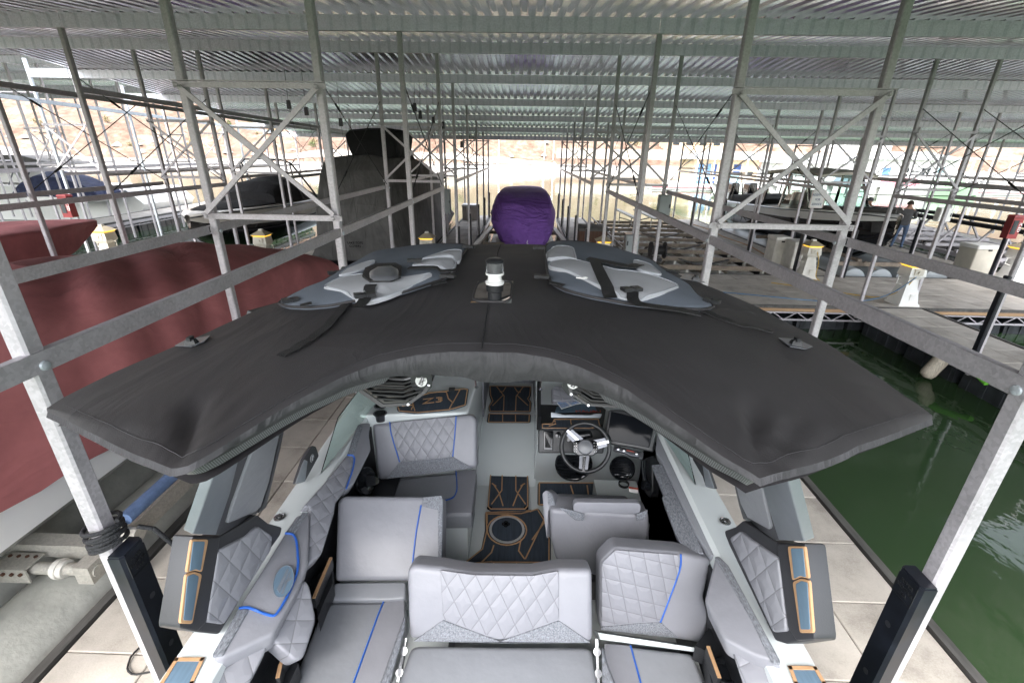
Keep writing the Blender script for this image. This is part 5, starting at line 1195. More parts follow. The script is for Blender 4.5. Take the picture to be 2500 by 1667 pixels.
def left_straps(root, lift):
    ribbon(root, lift, ZA, [(1335, 325), (1450, 320), (1600, 312), (1720, 305)], .034)
    m = MB(); q = [surf(*ZA(*a), .05) for a in ((955, 380), (980, 320), (1080, 293), (1230, 285), (1280, 310), (1270, 380), (1200, 412), (1020, 427))]
    m.slab([(p.x, p.y, lift(p, .014)) for p in q], (0, 0, .008)); hp_ = m.obj('handle_patch', 'webbing', root)
    m = MB(); q = [surf(*ZA(*a), .06) for a in ((1012, 350), (1080, 312), (1200, 306), (1252, 330), (1250, 378), (1180, 400), (1050, 407), (1016, 385))]
    cen = sum(q, Vector())/len(q); rg = [[(cen.x+(p.x-cen.x)*t, cen.y+(p.y-cen.y)*t, lift(p, .023)+h) for p in q+[q[0]]] for t, h in ((1, 0), (.92, .008), (.6, .013), (.2, .014))]
    m.grid(rg); m.f.append(list(range(len(m.v)-9, len(m.v)-1))); m.obj('window_pad', 'gelcoat_dark', hp_, smooth=70)
    ribbon(root, lift, ZA, [(1030, 455), (990, 500), (960, 560), (910, 600)], .040); buckle(root, lift, ZA, (975, 512), .5, True, 1.2)
    buckle(root, lift, ZA, (1385, 272), .2)
    ribbon(root, lift, ZA, [(850, 605), (790, 660), (720, 750), (620, 850), (500, 930), (400, 990), (290, 1050)], .030, 'loose_strap', onbag=False)
    for q, a in (((1660, 400), -.1), ((370, 600), .6), ((1830, 158), -.3), ((735, 372), .6)): buckle(root, lift, ZA, q, a, False)
    ribbon(root, lift, ZA, [(1520, 420), (1580, 405), (1640, 395)], .022); ribbon(root, lift, ZA, [(440, 590), (490, 578), (535, 568)], .022)
board_bag('grey board bag with a clear window pad, on the left half of the canopy', ZA,
    [(270, 632), (330, 592), (470, 562), (620, 468), (760, 372), (960, 262), (1070, 207), (1300, 163), (1600, 138), (1788, 142), (1822, 172), (1755, 250), (1690, 350), (1640, 428), (1250, 560), (860, 620), (700, 652), (520, 667), (350, 660)],
    [[(625, 462), (700, 420), (820, 372), (960, 345), (1000, 400), (1060, 425), (1280, 398), (1550, 335), (1400, 392), (1180, 490), (1000, 540), (880, 512), (780, 480)], [(755, 375), (830, 322), (960, 268), (1055, 252), (1062, 272), (980, 312), (900, 338), (820, 360)], [(1430, 238), (1560, 192), (1650, 160), (1780, 148), (1750, 222), (1690, 205), (1560, 218)], [(1350, 285), (1450, 245), (1700, 212), (1730, 228), (1700, 285), (1500, 290)]], left_straps)
def right_straps(root, lift):
    ribbon(root, lift, ZB, [(735, 225), (770, 300), (810, 380), (860, 458)], .045); ribbon(root, lift, ZB, [(690, 218), (800, 240), (900, 262), (1000, 285), (1060, 262)], .045)
    ribbon(root, lift, ZB, [(1010, 425), (1020, 480), (1070, 510)], .04); buckle(root, lift, ZB, (1005, 435), .3, True, 1.2)
    ribbon(root, lift, ZB, [(1060, 505), (1200, 525), (1350, 545), (1500, 575)], .042); ribbon(root, lift, ZB, [(1500, 585), (1600, 625), (1720, 675), (1850, 705), (2000, 735)], .030, 'loose_strap', onbag=False)
    for q, a in (((360, 355), -.1), ((340, 145), .1), ((1580, 530), -.7), ((1300, 320), -.6)): buckle(root, lift, ZB, q, a, False)
    ribbon(root, lift, ZB, [(420, 352), (470, 360), (522, 372)], .022)
    p = surf(*ZB(610, 345), .06); m = MB(); m.bar(p, p+Vector((.03, -.01, 0)), .012, .004); m.tube([p+Vector((.03, -.01, 0))+Vector((.008*math.cos(k*.8), .008*math.sin(k*.8), .002)) for k in range(8)], .002, 5, True); m.obj('zip_pull', 'white_plastic', root)
board_bag('grey board bag with crossed black straps, on the right half of the canopy', ZB,
    [(385, 138), (430, 105), (550, 98), (720, 112), (880, 148), (1010, 193), (1150, 238), (1230, 310), (1330, 368), (1420, 418), (1480, 500), (1600, 575), (1520, 600), (1300, 590), (1000, 560), (720, 510), (530, 460), (430, 410), (400, 330), (390, 210)],
    [[(405, 208), (560, 198), (700, 238), (760, 248), (900, 285), (1040, 300), (1375, 385), (1250, 440), (1080, 468), (940, 450), (800, 400), (600, 310), (415, 250)], [(390, 138), (430, 108), (585, 112), (618, 215), (540, 190), (405, 192)], [(1012, 208), (1150, 242), (1235, 322), (1100, 305), (1040, 280)]], right_straps)

# ================================================================== FRONT POST GUARDS AND ROPE
def guard(x, y, s, zt, zb, label, front=False):
    """black plastic bumper bolted to the slip side of a post"""
    g_ = thing('post_guard', label, 'dock bumper', (x, y, zb), group='black bumpers on the shelter posts', world=True)
    m = MB(); w, t = (.125, .068) if front else (.11, .05); xx = x+s*(.036+t/2); n = 8
    c_ = .014; pr = [(-t/2, -w/2), (t/2-c_, -w/2), (t/2, -w/2+c_), (t/2, w/2-c_), (t/2-c_, w/2), (-t/2, w/2)]
    m.slab([(xx+s*u, y+v, zb) for u, v in pr], (0, 0, zt-zb-.01)); m.slab([(xx+s*u*.9, y+v*.94, zt-.01) for u, v in pr], (0, 0, .01))
    b_ = m.obj('bumper', 'black_guard', g_, smooth=30)
    if front:
        for k in range(3):
            mm = MB(); mm.lathe([(.016, 0), (.012, -.003), (.005, -.004)], 14, o=(xx+s*(t/2+.003), y, zt-.30-.33*k), axis=(s, 0, 0)); mm.obj('bolt_recess', 'brushed', g_, smooth=40)
        X = Vector((0, s, 0)); Y = Vector((0, 0, 1))
        for k, t_ in enumerate(('SUPER', 'BUMPER', 'USA')): text('embossed_lettering', t_, .024, 'black_plastic', g_, frame((xx+s*(t/2+.001), y, zt-.05-.03*k), X, Y), .002)
        mm = MB(); c = Vector((xx+s*(t/2+.001), y, zt-.08))
        for a, b in (((-.05, -.055), (.05, -.055)), ((.05, -.055), (.05, .055)), ((-.05, .055), (-.05, -.055))): mm.bar(c+X*a[0]+Y*a[1], c+X*b[0]+Y*b[1], .003, .003)
        mm.obj('plate_outline', 'black_plastic', g_)
    return g_
gz = aty(2200, 1405, 1.5).z; gzl = aty(345, 1335, 1.5).z
guard(1.82, 1.5, -1, gz, -.05, 'black post bumper on the galvanised post in the right foreground', True)
guard(-1.82, 1.5, 1, gzl, -.05, 'black post bumper under the coiled black rope on the left foreground post', True)
for x, y, s, zt, lb in ((8.0, 7.57, -1, 1.45, 'long black bumper on the post standing on the dock right of the open water'), (1.82, 4.53, -1, 1.1, 'black bumper low on the braced post right of the canopy'), (-1.82, 4.53, 1, 1.1, 'black bumper low on the braced post left of the canopy'), (3.04, 4.53, 1, .35, 'short bumper at the foot of the outer braced post on the right dock'),
    (-9.99, 0, 0, 0, '')):
    if s: guard(x, y, s, zt, 0.0, lb)
for x, s, side in ((-1.90, 1, 'left of'), (1.82, -1, 'right of'), ):
    for y, w_ in ((13.2, 'nearest of the row'), (16.15, 'second of the row'), (19.15, 'third of the row'), (22.15, 'fourth of the row'), (25.1, 'farthest of the row')):
        guard(x, y, s, 1.25, 0, f'black post bumper {side} the purple boat, {w_}')
for y, w_ in ((13.2, 'nearest of the row'), (16.15, 'second of the row'), (19.15, 'third of the row'), (22.15, 'fourth of the row')):
    guard(7.86, y, -1, 1.3, 0, f'black post bumper between the empty lift and the white boxes, {w_}'); guard(9.19, y, 1, 1.35, 0, f'black post bumper beside the black cruiser hull, {w_}')
    guard(13.4, y, -1, 1.3, 0, f'black post bumper beyond the black cruiser bow, {w_}')
rope = MB(); c = Vector((-1.80, 1.52, gzl+.03)); pth = []
for k in range(96):
    a = k*.42; pth.append(c+Vector((-.02+.066*math.cos(a)*(1.2 if math.cos(a) > 0 else 1), -.02+.064*math.sin(a), .10-.0012*k+.012*math.sin(a*.5+k*.01)+.02*math.cos(a))))
rope.tube(pth, .0095, 7); e = pth[-1]
rope.tube([c+Vector((.10, .02, .05)), c+Vector((.16, .03, .03)), c+Vector((.20, .05, -.08)), c+Vector((.25, .10, -.35)), c+Vector((.33, .16, -.62)), c+Vector((.42, .24, -.86))], .0105, 7)
ro = thing('mooring_rope', 'black rope wound round the left foreground post with one end running to the boat', 'rope', c, world=True); rope.obj('rope_coil', 'rope', ro, smooth=70)
cordp = []
for k in range(60):
    t = k/59; a = t*11
    cordp.append((-2.42+.26*math.cos(a)*(1-.3*t)+.25*t, 1.85+.75*t+.26*math.sin(a*1.1), .008+.004*(k % 3)))
m = MB(); m.tube(cordp, .0065, 6); tag(m.obj('extension_cord', 'rubber', None, smooth=70), 'thin black cord lying in loops on the left dock beside the tower leg', 'cord')
m = MB(); m.tube([(-1.75+.25*math.cos(a*.35), 3.1+.30*math.sin(a*.35), .008) for a in range(14)]+[(-1.7, 3.4, .3), (-1.5, 3.3, .8), (-1.40, 2.9, 1.2)], .0065, 6); tag(m.obj('extension_cord', 'rubber', None, smooth=70), 'black cord looping on the left dock and up to the windscreen bracket', 'cord')

# ================================================================== COVERED BOATS
def loft(secs, wr=.012, sub=5, seed=0, fold=None):
    """cover stretched over a hull: cross-sections along the boat, smoothed, with slack folds"""
    k = len(secs[0]); fine = []
    for i in range(len(secs)-1):
        for s in range(sub): fine.append([Vector(secs[i][j]).lerp(Vector(secs[i+1][j]), s/sub) for j in range(k)])
    fine.append([Vector(p) for p in secs[-1]])
    rows = []
    for r in fine:
        q = []
        for j in range(k-1):
            for s in range(6): q.append(r[j].lerp(r[j+1], s/6))
        q.append(r[-1])
        for _ in range(2): q = [q[0]]+[(q[i-1]+q[i]*2+q[i+1])/4 for i in range(1, len(q)-1)]+[q[-1]]
        rows.append(q)
    for i in range(len(rows)):
        for j in range(len(rows[0])):
            p = rows[i][j]; f = wr*(noise.noise(Vector((p.x*1.2+seed, p.y*.8, p.z*1.2)))*2+1.2*noise.noise(Vector((p.x*2.6+p.y*1.4+seed, p.y*.7-p.x, p.z*3))))
            if fold: f += fold(p)
            rows[i][j] = p+Vector((f*.7, -f*.6, f))
    m = MB(); m.grid(rows); m.f.append([j for j in range(len(rows[0]))]); nn = len(rows[0]); m.f.append([len(m.v)-1-j for j in range(nn)])
    return m
def sec(y, cx, hb_, zb, hc_, zc, zr, hr=.0): return [(cx+hb_, y, zb), (cx+hb_*.99, y, (zb*.4+zc*.6)), (cx+hc_, y, zc), (cx+hc_*.5+hr, y, zc*.35+zr*.65), (cx, y, zr), (cx-hc_*.5-hr, y, zc*.35+zr*.65), (cx-hc_, y, zc), (cx-hb_*.99, y, (zb*.4+zc*.6)), (cx-hb_, y, zb)]
r1 = thing('covered_boat', 'long boat under a maroon cover on a lift, beside the left dock', 'boat', (-4.85, 5.5, .1), world=True)
loft([sec(.9, -4.85, 1.22, .92, 1.05, 1.92, 2.12), sec(2.5, -4.85, 1.28, .82, 1.14, 2.0, 2.24), sec(4, -4.85, 1.28, .66, 1.14, 1.92, 2.2), sec(5.3, -4.85, 1.28, .60, 1.13, 1.75, 2.08), sec(6.6, -4.85, 1.27, .58, 1.12, 1.55, 1.93), sec(7.7, -4.85, 1.24, .58, 1.08, 1.38, 1.72), sec(8.8, -4.85, 1.15, .58, 1.0, 1.2, 1.42), sec(9.5, -4.85, 1.0, .58, .8, 1.05, 1.18), sec(9.95, -4.85, .6, .6, .45, .9, .95)], .022, 10, 3, lambda p: .10*(abs(math.sin(p.y*4.2+p.x*3.2+.5*math.sin(p.x*3)))-.5)*max(0, 1-abs(p.y-4.2)/3.6)*max(0, min(1, (p.x+4.9)*1.4))).obj('boat_cover', 'canvas_red', r1, smooth=80)
hr_ = []
for y, b in ((.9, 1.2), (4, 1.26), (7.7, 1.22), (9.0, 1.05), (9.9, .5)): hr_.append([(-4.85+b, y, .95), (-4.85+b+.015, y, .56), (-4.85+b*.8, y, .34), (-4.85, y, .12), (-4.85-b*.8, y, .34), (-4.85-b-.015, y, .56), (-4.85-b, y, .95)])
m = MB(); m.grid(hr_); m.obj('hull', 'hull_white', r1, smooth=40)
r2 = thing('covered_boat', 'boat with pointed bow under a maroon cover, raised high at the left edge', 'boat', (-9.7, 6.5, .3), world=True)
loft([sec(3, -9.75, 1.12, .95, 1.08, 1.78, 1.95), sec(5, -9.75, 1.14, .98, 1.1, 1.78, 1.97), sec(7.2, -9.75, 1.12, 1.05, 1.08, 1.77, 1.92), sec(8.3, -9.72, .92, 1.12, .96, 1.76, 1.88), sec(9.2, -9.68, .50, 1.22, .66, 1.74, 1.82), sec(9.9, -9.64, .16, 1.4, .28, 1.70, 1.76), sec(10.25, -9.6, .03, 1.55, .05, 1.66, 1.69)], .014, 6, 9).obj('boat_cover', 'canvas_red', r2, smooth=80)
m = MB(); m.grid([[(-9.75+b, y, 1.0), (-9.75+b*.6, y, .75), (-9.75, y, .6), (-9.75-b*.6, y, .75), (-9.75-b, y, 1.0)] for y, b in ((3, 1.1), (7, 1.05), (8.4, .6), (9.0, .2))]); m.obj('hull', 'hull_bone', r2, smooth=40)
r3 = thing('covered_boat', 'boat bow wrapped in a purple cover, facing the viewer at the centre', 'boat', (-.05, 18, 0), world=True)
def psec(y, w, zb, zt, wt=None, dx=0):
    wt = wt or w*.82; return [(dx-.05+w*.55, y, zb), (dx-.05+w*.9, y, zb+.35*(zt-zb)), (dx-.05+w, y, zb+.62*(zt-zb)), (dx-.05+wt, y, zt-.03), (dx-.05+wt*.5, y, zt+.01), (dx-.05, y, zt+.02), (dx-.05-wt*.5, y, zt+.01), (dx-.05-wt, y, zt-.03), (dx-.05-w, y, zb+.60*(zt-zb)), (dx-.05-w*.9, y, zb+.35*(zt-zb)), (dx-.05-w*.55, y, zb)]
loft([psec(16.25, .36, .02, .66, .3, .42), psec(16.5, .70, -.05, 1.0, .58, .30), psec(17.0, 1.04, -.1, 1.42, .9, .12), psec(17.6, 1.22, -.12, 1.66, 1.0), psec(18.3, 1.27, -.1, 1.80, 1.0), psec(19.5, 1.18, 0, 1.86, .92), psec(21.5, 1.15, .05, 1.80, .9), psec(23.2, 1.1, .1, 1.7, .85)], .016, 10, 21, lambda p: .075*math.sin(p.z*24+p.x*3+1.5*math.sin(p.x*4))*max(0, 1-abs(p.z-1.2)/.55)*max(0, min(1, .5-p.x*1.2))+.05*math.sin(p.x*30+p.z*5)*max(0, .75-p.z)).obj('boat_cover', 'canvas_purple', r3, smooth=80)
m = MB(); m.grid([[(-.05+b, y, .35), (-.05+b*.5, y, -.15), (-.05, y, -.3), (-.05-b*.5, y, -.15), (-.05-b, y, .35)] for y, b in ((16.9, .45), (17.6, .85), (19, 1.05), (23, 1.05))]); m.obj('hull', 'hull_white', r3, smooth=40)
m = MB(); m.tube([(-1.02, 17.05, 1.35), (-.86, 16.9, 1.0), (-.62, 16.72, .72), (-.2, 16.45, .55), (.5, 16.5, .62), (1.02, 17.2, .78)], .014, 6); m.obj('cover_strap', 'canvas_purple', r3)
m = MB(); m.tube([(.12, 16.3, .46), (.14, 16.26, .36), (.12, 16.24, .26), (.16, 16.25, .22)], .018, 6); m.obj('bow_line', 'white_plastic', r3)
r4 = thing('covered_boat', 'tall cabin cruiser shrouded in a dark grey cover with a separate flybridge cover', 'boat', (-5.0, 18.5, 0), world=True)
def gsec(y, cx, wb, zb, wt, zt):
    h = zt-zb; half = [(wb, zb), (wt*.55+wb*.45, zb+.18*h), (wt*.85+wb*.15, zb+.45*h), (wt*1.04, zb+.78*h), (wt*1.0, zt-.07), (wt*.93, zt), (wt*.5, zt+.04)]
    return [(cx+a, y, b) for a, b in half]+[(cx, y, zt+.05)]+[(cx-a, y, b) for a, b in reversed(half)]
def gsec_old(y, cx, wb, zb, wt, zt): return [(cx+wb, y, zb), (cx+wb*.96, y, zb+.4*(zt-zb)), (cx+(wb*.35+wt*.65), y, zb+.72*(zt-zb)), (cx+wt, y, zt-.06), (cx+wt*.5, y, zt+.02), (cx, y, zt+.03), (cx-wt*.5, y, zt+.02), (cx-wt, y, zt-.06), (cx-(wb*.35+wt*.65), y, zb+.72*(zt-zb)), (cx-wb*.96, y, zb+.4*(zt-zb)), (cx-wb, y, zb)]
loft([gsec(14.4, -5.3, 1.75, -.2, 1.1, 1.6), gsec(14.75, -5.15, 1.72, -.2, 1.15, 2.55), gsec(15.2, -5.05, 1.68, -.15, 1.22, 2.98), gsec(17.5, -5.0, 1.6, -.1, 1.2, 2.98), gsec(19.5, -5.0, 1.55, -.1, 1.15, 2.72), gsec(21.5, -5.0, 1.5, 0, 1.1, 2.25), gsec(24, -5.0, 1.45, .3, 1.0, 1.7)], .03, 5, 33).obj('boat_cover', 'canvas_grey', r4, smooth=80)
loft([gsec(15.3, -4.75, .62, 3.0, .78, 3.72), gsec(15.6, -4.75, .66, 2.95, .82, 3.80), gsec(17.4, -4.8, .7, 2.95, .8, 3.78), gsec(18.2, -4.8, .75, 2.9, .55, 3.5)], .02, 5, 41).obj('flybridge_cover', 'canvas_charcoal', r4, smooth=80)
m = MB(); m.box((-5.1, 19, -.3), (3.0, 9.5, .5)); m.obj('hull', 'hull_black', r4)
text('stencil', 'LAKE TOPS\nCOVERS', .1, 'black_gloss', r4, frame((-5.3, 14.36, .45), (1, 0, 0), (0, .25, 1)), .004)
m = MB(); m.tube([(-3.38, 19.0, 2.25), (-3.2, 19.0, 2.3)], .04, 8); m.lathe([(.07, 0), (.10, .04), (.10, .2), (.07, .28)], 14, o=(-3.2, 18.8, 2.3), axis=(0, 1, 0)); m.obj('search_light', 'black_gloss', r4, smooth=40)

# ================================================================== RUNABOUTS AND CRUISER
def hull_loft(cx, stations, mt_top, mt_low, root, zlow):
    """stations: y, half-beam, sheer z, keel z (bow towards the camera)"""
    up, lo, dk = [], [], []
    for y, b, zs, zk in stations:
        zm_ = zk+(zs-zk)*zlow; bm = b*(.93 if b > .4 else .8)
        up.append([(cx+s*b_, y, z_) for s, b_, z_ in ((1, b*.97, zs), (1, b, zs-.06), (1, bm, zm_))]); lo.append([(cx+bm, y, zm_), (cx+bm*.9, y, zm_*.5+zk*.5+.02), (cx+bm*.55, y, zk+.12*(zs-zk)), (cx, y, zk), (cx-bm*.55, y, zk+.12*(zs-zk)), (cx-bm*.9, y, zm_*.5+zk*.5+.02), (cx-bm, y, zm_)])
        dk.append([(cx+b*.97*k/5, y, zs+.05*(1-(k/5)**2)) for k in range(-5, 6)])
    for s in (1, -1):
        m = MB(); m.grid([[(cx+s*(p[0]-cx), p[1], p[2]) for p in r] for r in up]); m.obj('topside', mt_top, root, smooth=45)
    m = MB(); m.grid(lo); m.f.append(list(range(7))); m.obj('hull', mt_low, root, smooth=45)
    m = MB(); m.grid(dk); m.obj('deck', mt_top, root, smooth=45)
    for s in (1, -1):
        m = MB(); m.tube([(cx+s*p[1], p[0], p[2]-.05) for p in stations], .02, 6); m.obj('rub_rail', 'brushed', root, smooth=50)
bw = thing('runabout', 'black and bone runabout with black mooring covers and a tower, bow pointing at the viewer', 'boat', (-9.8, 17, 0), world=True)
hull_loft(-9.85, [(20.6, 1.2, 1.32, -.1), (18.5, 1.25, 1.34, -.15), (16.5, 1.2, 1.38, -.1), (15.2, 1.0, 1.40, .1), (14.3, .68, 1.40, .35), (13.75, .34, 1.38, .7), (13.5, .08, 1.34, 1.0)], 'hull_bone', 'hull_black', bw, .62)
loft([sec(16.6, -9.85, 1.05, 1.40, .95, 1.46, 1.55), sec(15.4, -9.85, .85, 1.42, .75, 1.46, 1.54), sec(14.4, -9.85, .5, 1.42, .4, 1.46, 1.50), sec(14.0, -9.85, .22, 1.41, .2, 1.43, 1.45)], .006, 4, 2).obj('bow_cover', 'canvas_charcoal', bw, smooth=70)
loft([sec(16.7, -9.85, 1.0, 1.42, .85, 1.72, 1.8), sec(17.2, -9.85, 1.08, 1.40, .9, 2.02, 2.1), sec(18.6, -9.85, 1.1, 1.38, .85, 1.95, 2.34), sec(19.6, -9.85, 1.1, 1.36, .9, 1.65, 1.85), sec(20.5, -9.85, 1.05, 1.34, .9, 1.42, 1.5)], .012, 5, 6).obj('cockpit_cover', 'canvas_charcoal', bw, smooth=70)
for s in (-1, 1):
    m = MB(); m.tube([(-9.85+s*1.15, 19.9, 1.35), (-9.85+s*1.08, 19.0, 2.1), (-9.85+s*.95, 18.4, 2.7), (-9.85+s*.7, 18.2, 2.82), (-9.85, 18.15, 2.85)], .035, 8); m.tube([(-9.85+s*1.15, 18.6, 1.38), (-9.85+s*1.0, 18.3, 2.2), (-9.85+s*.95, 18.3, 2.72)], .03, 8); m.obj('tower', 'brushed', bw, smooth=60)
ANG = Vector((.35, -1, 0))
text('lettering', 'COBALT', .2, 'white_paint', bw, frame((-8.62, 19.4, .95), (0, 1, 0), (0, 0, 1)), .004)
cr = thing('cruiser', 'black hulled bow rider with white deck, grey hardtop and outboard, stern away from viewer', 'boat', (11.2, 19, 0), world=True)
hull_loft(11.2, [(24.2, 1.25, 1.15, -.25), (21.5, 1.3, 1.25, -.3), (18.6, 1.28, 1.38, -.25), (16.8, 1.1, 1.50, -.1), (15.6, .78, 1.58, .15), (14.8, .42, 1.62, .55), (14.35, .08, 1.60, 1.0)], 'hull_white', 'hull_black', cr, .80)
m = MB(); m.box((11.2, 24.7, .35), (2.1, 1.0, .1)); m.obj('swim_platform', 'hull_white', cr)
for dx in (-.45, .45):
    m = MB(); m.cushion([(11.2+dx-.24, 24.9, 1.0), (11.2+dx+.24, 24.9, 1.0), (11.2+dx+.2, 24.9, 1.95), (11.2+dx-.2, 24.9, 1.95)], (0, -1, 0), .7, .12, .03, .12); m.box((11.2+dx, 25.2, .4), (.2, .35, 1.4)); ob = m.obj('outboard_motor', 'hull_black', cr, smooth=50)
    m = MB(); m.slab([(11.2+dx-.246, 24.95, 1.5), (11.2+dx-.246, 25.4, 1.35), (11.2+dx-.246, 25.3, 1.2), (11.2+dx-.246, 25.0, 1.15)], (-.012, 0, 0)); m.obj('motor_stripe', 'white_paint', ob)
m = MB(); rr = []
for y, w_, z in ((20.9, 1.05, 2.66), (20.6, 1.18, 2.74), (19.0, 1.2, 2.84), (17.6, 1.1, 2.82), (17.1, .95, 2.74)):
    rr.append([(11.2+w_*k/6, y, z-.10*(k/6)**2) for k in range(-6, 7)])
m.grid(rr); m.grid([[(a, b, c-.09) for a, b, c in reversed(r)] for r in rr])
for r in (rr[0], rr[-1], [q[0] for q in rr], [q[-1] for q in rr]): m.grid([r, [(a, b, c-.09) for a, b, c in r]])
m.obj('hardtop', 'beige_plastic', cr, smooth=50)
for s in (-1, 1):
    m = MB(); m.bar((11.2+s*1.1, 20.6, 1.2), (11.2+s*1.0, 20.4, 2.68), .07, .16); m.obj('hardtop_support', 'hull_black', cr)
    MB().bar((11.2+s*1.05, 17.2, 1.45), (11.2+s*.95, 18.0, 2.75), .05, .08).obj('hardtop_support', 'hull_black', cr); MB().bar((11.2+s*1.08, 19.2, 1.3), (11.2+s*1.0, 19.0, 2.75), .05, .1).obj('hardtop_support', 'hull_black', cr)
    slabobj('side_glass', 'glass', [(11.2+s*1.1, 17.2, 1.5), (11.2+s*1.12, 19.1, 1.36), (11.2+s*1.0, 19.0, 2.74), (11.2+s*.95, 18.05, 2.74)], (s*.01, 0, 0), cr)
    m = MB(); m.tube([(11.2+s*1.1, 23.6, 1.2), (11.2+s*1.1, 23.5, 2.0), (11.2+s*1.05, 23.2, 2.5), (11.2+s*1.0, 22.6, 1.25)], .03, 8); m.obj('rear_arch', 'hull_black', cr, smooth=50)
slabobj('windscreen', 'glass', [(11.2-1.05, 17.15, 1.5), (11.2+1.05, 17.15, 1.5), (11.2+.92, 18.0, 2.74), (11.2-.92, 18.0, 2.74)], (0, .012, 0), cr)
loft([sec(23.9, 11.2, 1.1, 1.2, 1.0, 1.45, 1.5), sec(21.8, 11.2, 1.15, 1.24, 1.05, 1.62, 1.68), sec(20.8, 11.2, 1.12, 1.27, 1.0, 1.5, 1.55)], .01, 4, 8).obj('cockpit_cover', 'canvas_charcoal', cr, smooth=60)
m = MB(); m.box((11.0, 18.6, 1.6), (.5, .5, .9)); m.lathe([(.2, 0), (.24, .1), (.22, .5), (.15, .55)], 14, o=(10.6, 18.9, 1.4)); m.obj('helm_seat', 'hull_white', cr)
for s in (-1, 1):
    m = MB(); m.tube([(11.2+s*1.02, 17.0, 1.58), (11.2+s*.75, 15.8, 1.66), (11.2+s*.42, 15.0, 1.72), (11.2+s*.05, 14.5, 1.74)], .08, 8); m.obj('bow_cushion', 'canvas_grey', cr, smooth=50)
    m = MB(); m.tube([(11.2+s*.9, 16.2, 1.62), (11.2+s*.5, 15.0, 1.80), (11.2+s*.06, 14.4, 1.80)], .018, 6); m.obj('bow_rail', 'chrome', cr, smooth=50)
m = MB(); m.lathe([(.07, 0), (.07, .02), (.03, .03)], 12, o=(10.22, 16.0, 1.0), axis=(-1, -.4, 0)); m.obj('thru_hull', 'chrome', cr, smooth=40)
m = MB(); m.tube([(11.2-1.26, 22.5, 1.2), (11.2-1.3, 22.6, .8), (11.2-1.3, 22.4, .2)], .012, 6); m.tube([(11.2-1.26, 21.9, 1.2), (11.2-1.3, 21.7, .7), (11.2-1.3, 21.9, .1)], .012, 6); m.obj('fender_line', 'rubber', cr)
text('hull_lettering', 'COBALT', .16, 'panel_grey', cr, frame((9.93, 23.4, 1.0), (0, -1, 0), (0, 0, 1)), .004)
# far left white houseboat with grey tent tops, and the navy covered boat
hb_ = thing('houseboat', 'long white houseboat hull with grey canvas tents on deck, far left', 'boat', (-28, 27, -.6), world=True)
m = MB(); m.slab([(-37, 25, -.6), (-21.0, 25, -.6), (-20.4, 25, .35), (-21.2, 25, 1.05), (-37, 25, 1.35)], (0, 4, 0)); m.obj('hull', 'far_white', hb_)
m = MB(); m.slab([(-37, 26, 1.35), (-27.5, 26, 1.25), (-28.4, 26, 2.0), (-37, 26, 2.2)], (0, 2.4, 0)); m.obj('cabin', 'far_white', hb_)
for x0, x1, z0, z1 in ((-33.5, -28.6, 1.5, 2.75), (-29.5, -25.2, 1.9, 2.7)):
    m = MB(); xm = x0*.6+x1*.4
    for y0, y1 in ((25.6, 28),): m.slab([(x0, y0, z0), (x1, y0, z0+.35), (xm+1, y0, z1-.05), (xm, y0, z1)], (0, y1-y0, 0))
    m.obj('tent_top', 'canvas_grey', hb_)
for x in (-27.5, -26.6, -25.7): 
    m = MB(); m.tube([(x-.6, 25.5, 1.1), (x, 25.5, 1.9), (x+.9, 25.5, 2.0)], .03, 6); m.obj('rail', 'brushed', hb_)
nv_ = thing('covered_boat', 'small boat under a crumpled navy cover in front of the white houseboat', 'boat', (-22.5, 23.5, .5), world=True)
loft([[(-25.3, 23+dy, 1.0+z*.2), (-24.6, 23+dy, 1.6+z*.5), (-23.8, 23+dy, 2.0+z), (-22.5, 23+dy, 1.75+z*.6), (-21.4, 23+dy, 1.35), (-20.9, 23+dy, .95), (-21.6, 23+dy, .8), (-24.5, 23+dy, .85)] for dy, z in ((0, -.1), (.7, .05), (1.5, .0))], .03, 5, 12).obj('boat_cover', 'canvas_navy', nv_, smooth=70)
m = MB(); m.slab([(-25.0, 23.1, .85), (-21.4, 23.1, .85), (-21.8, 23.1, .55), (-24.6, 23.1, .5)], (0, 1.3, 0)); m.obj('hull', 'hull_white', nv_)

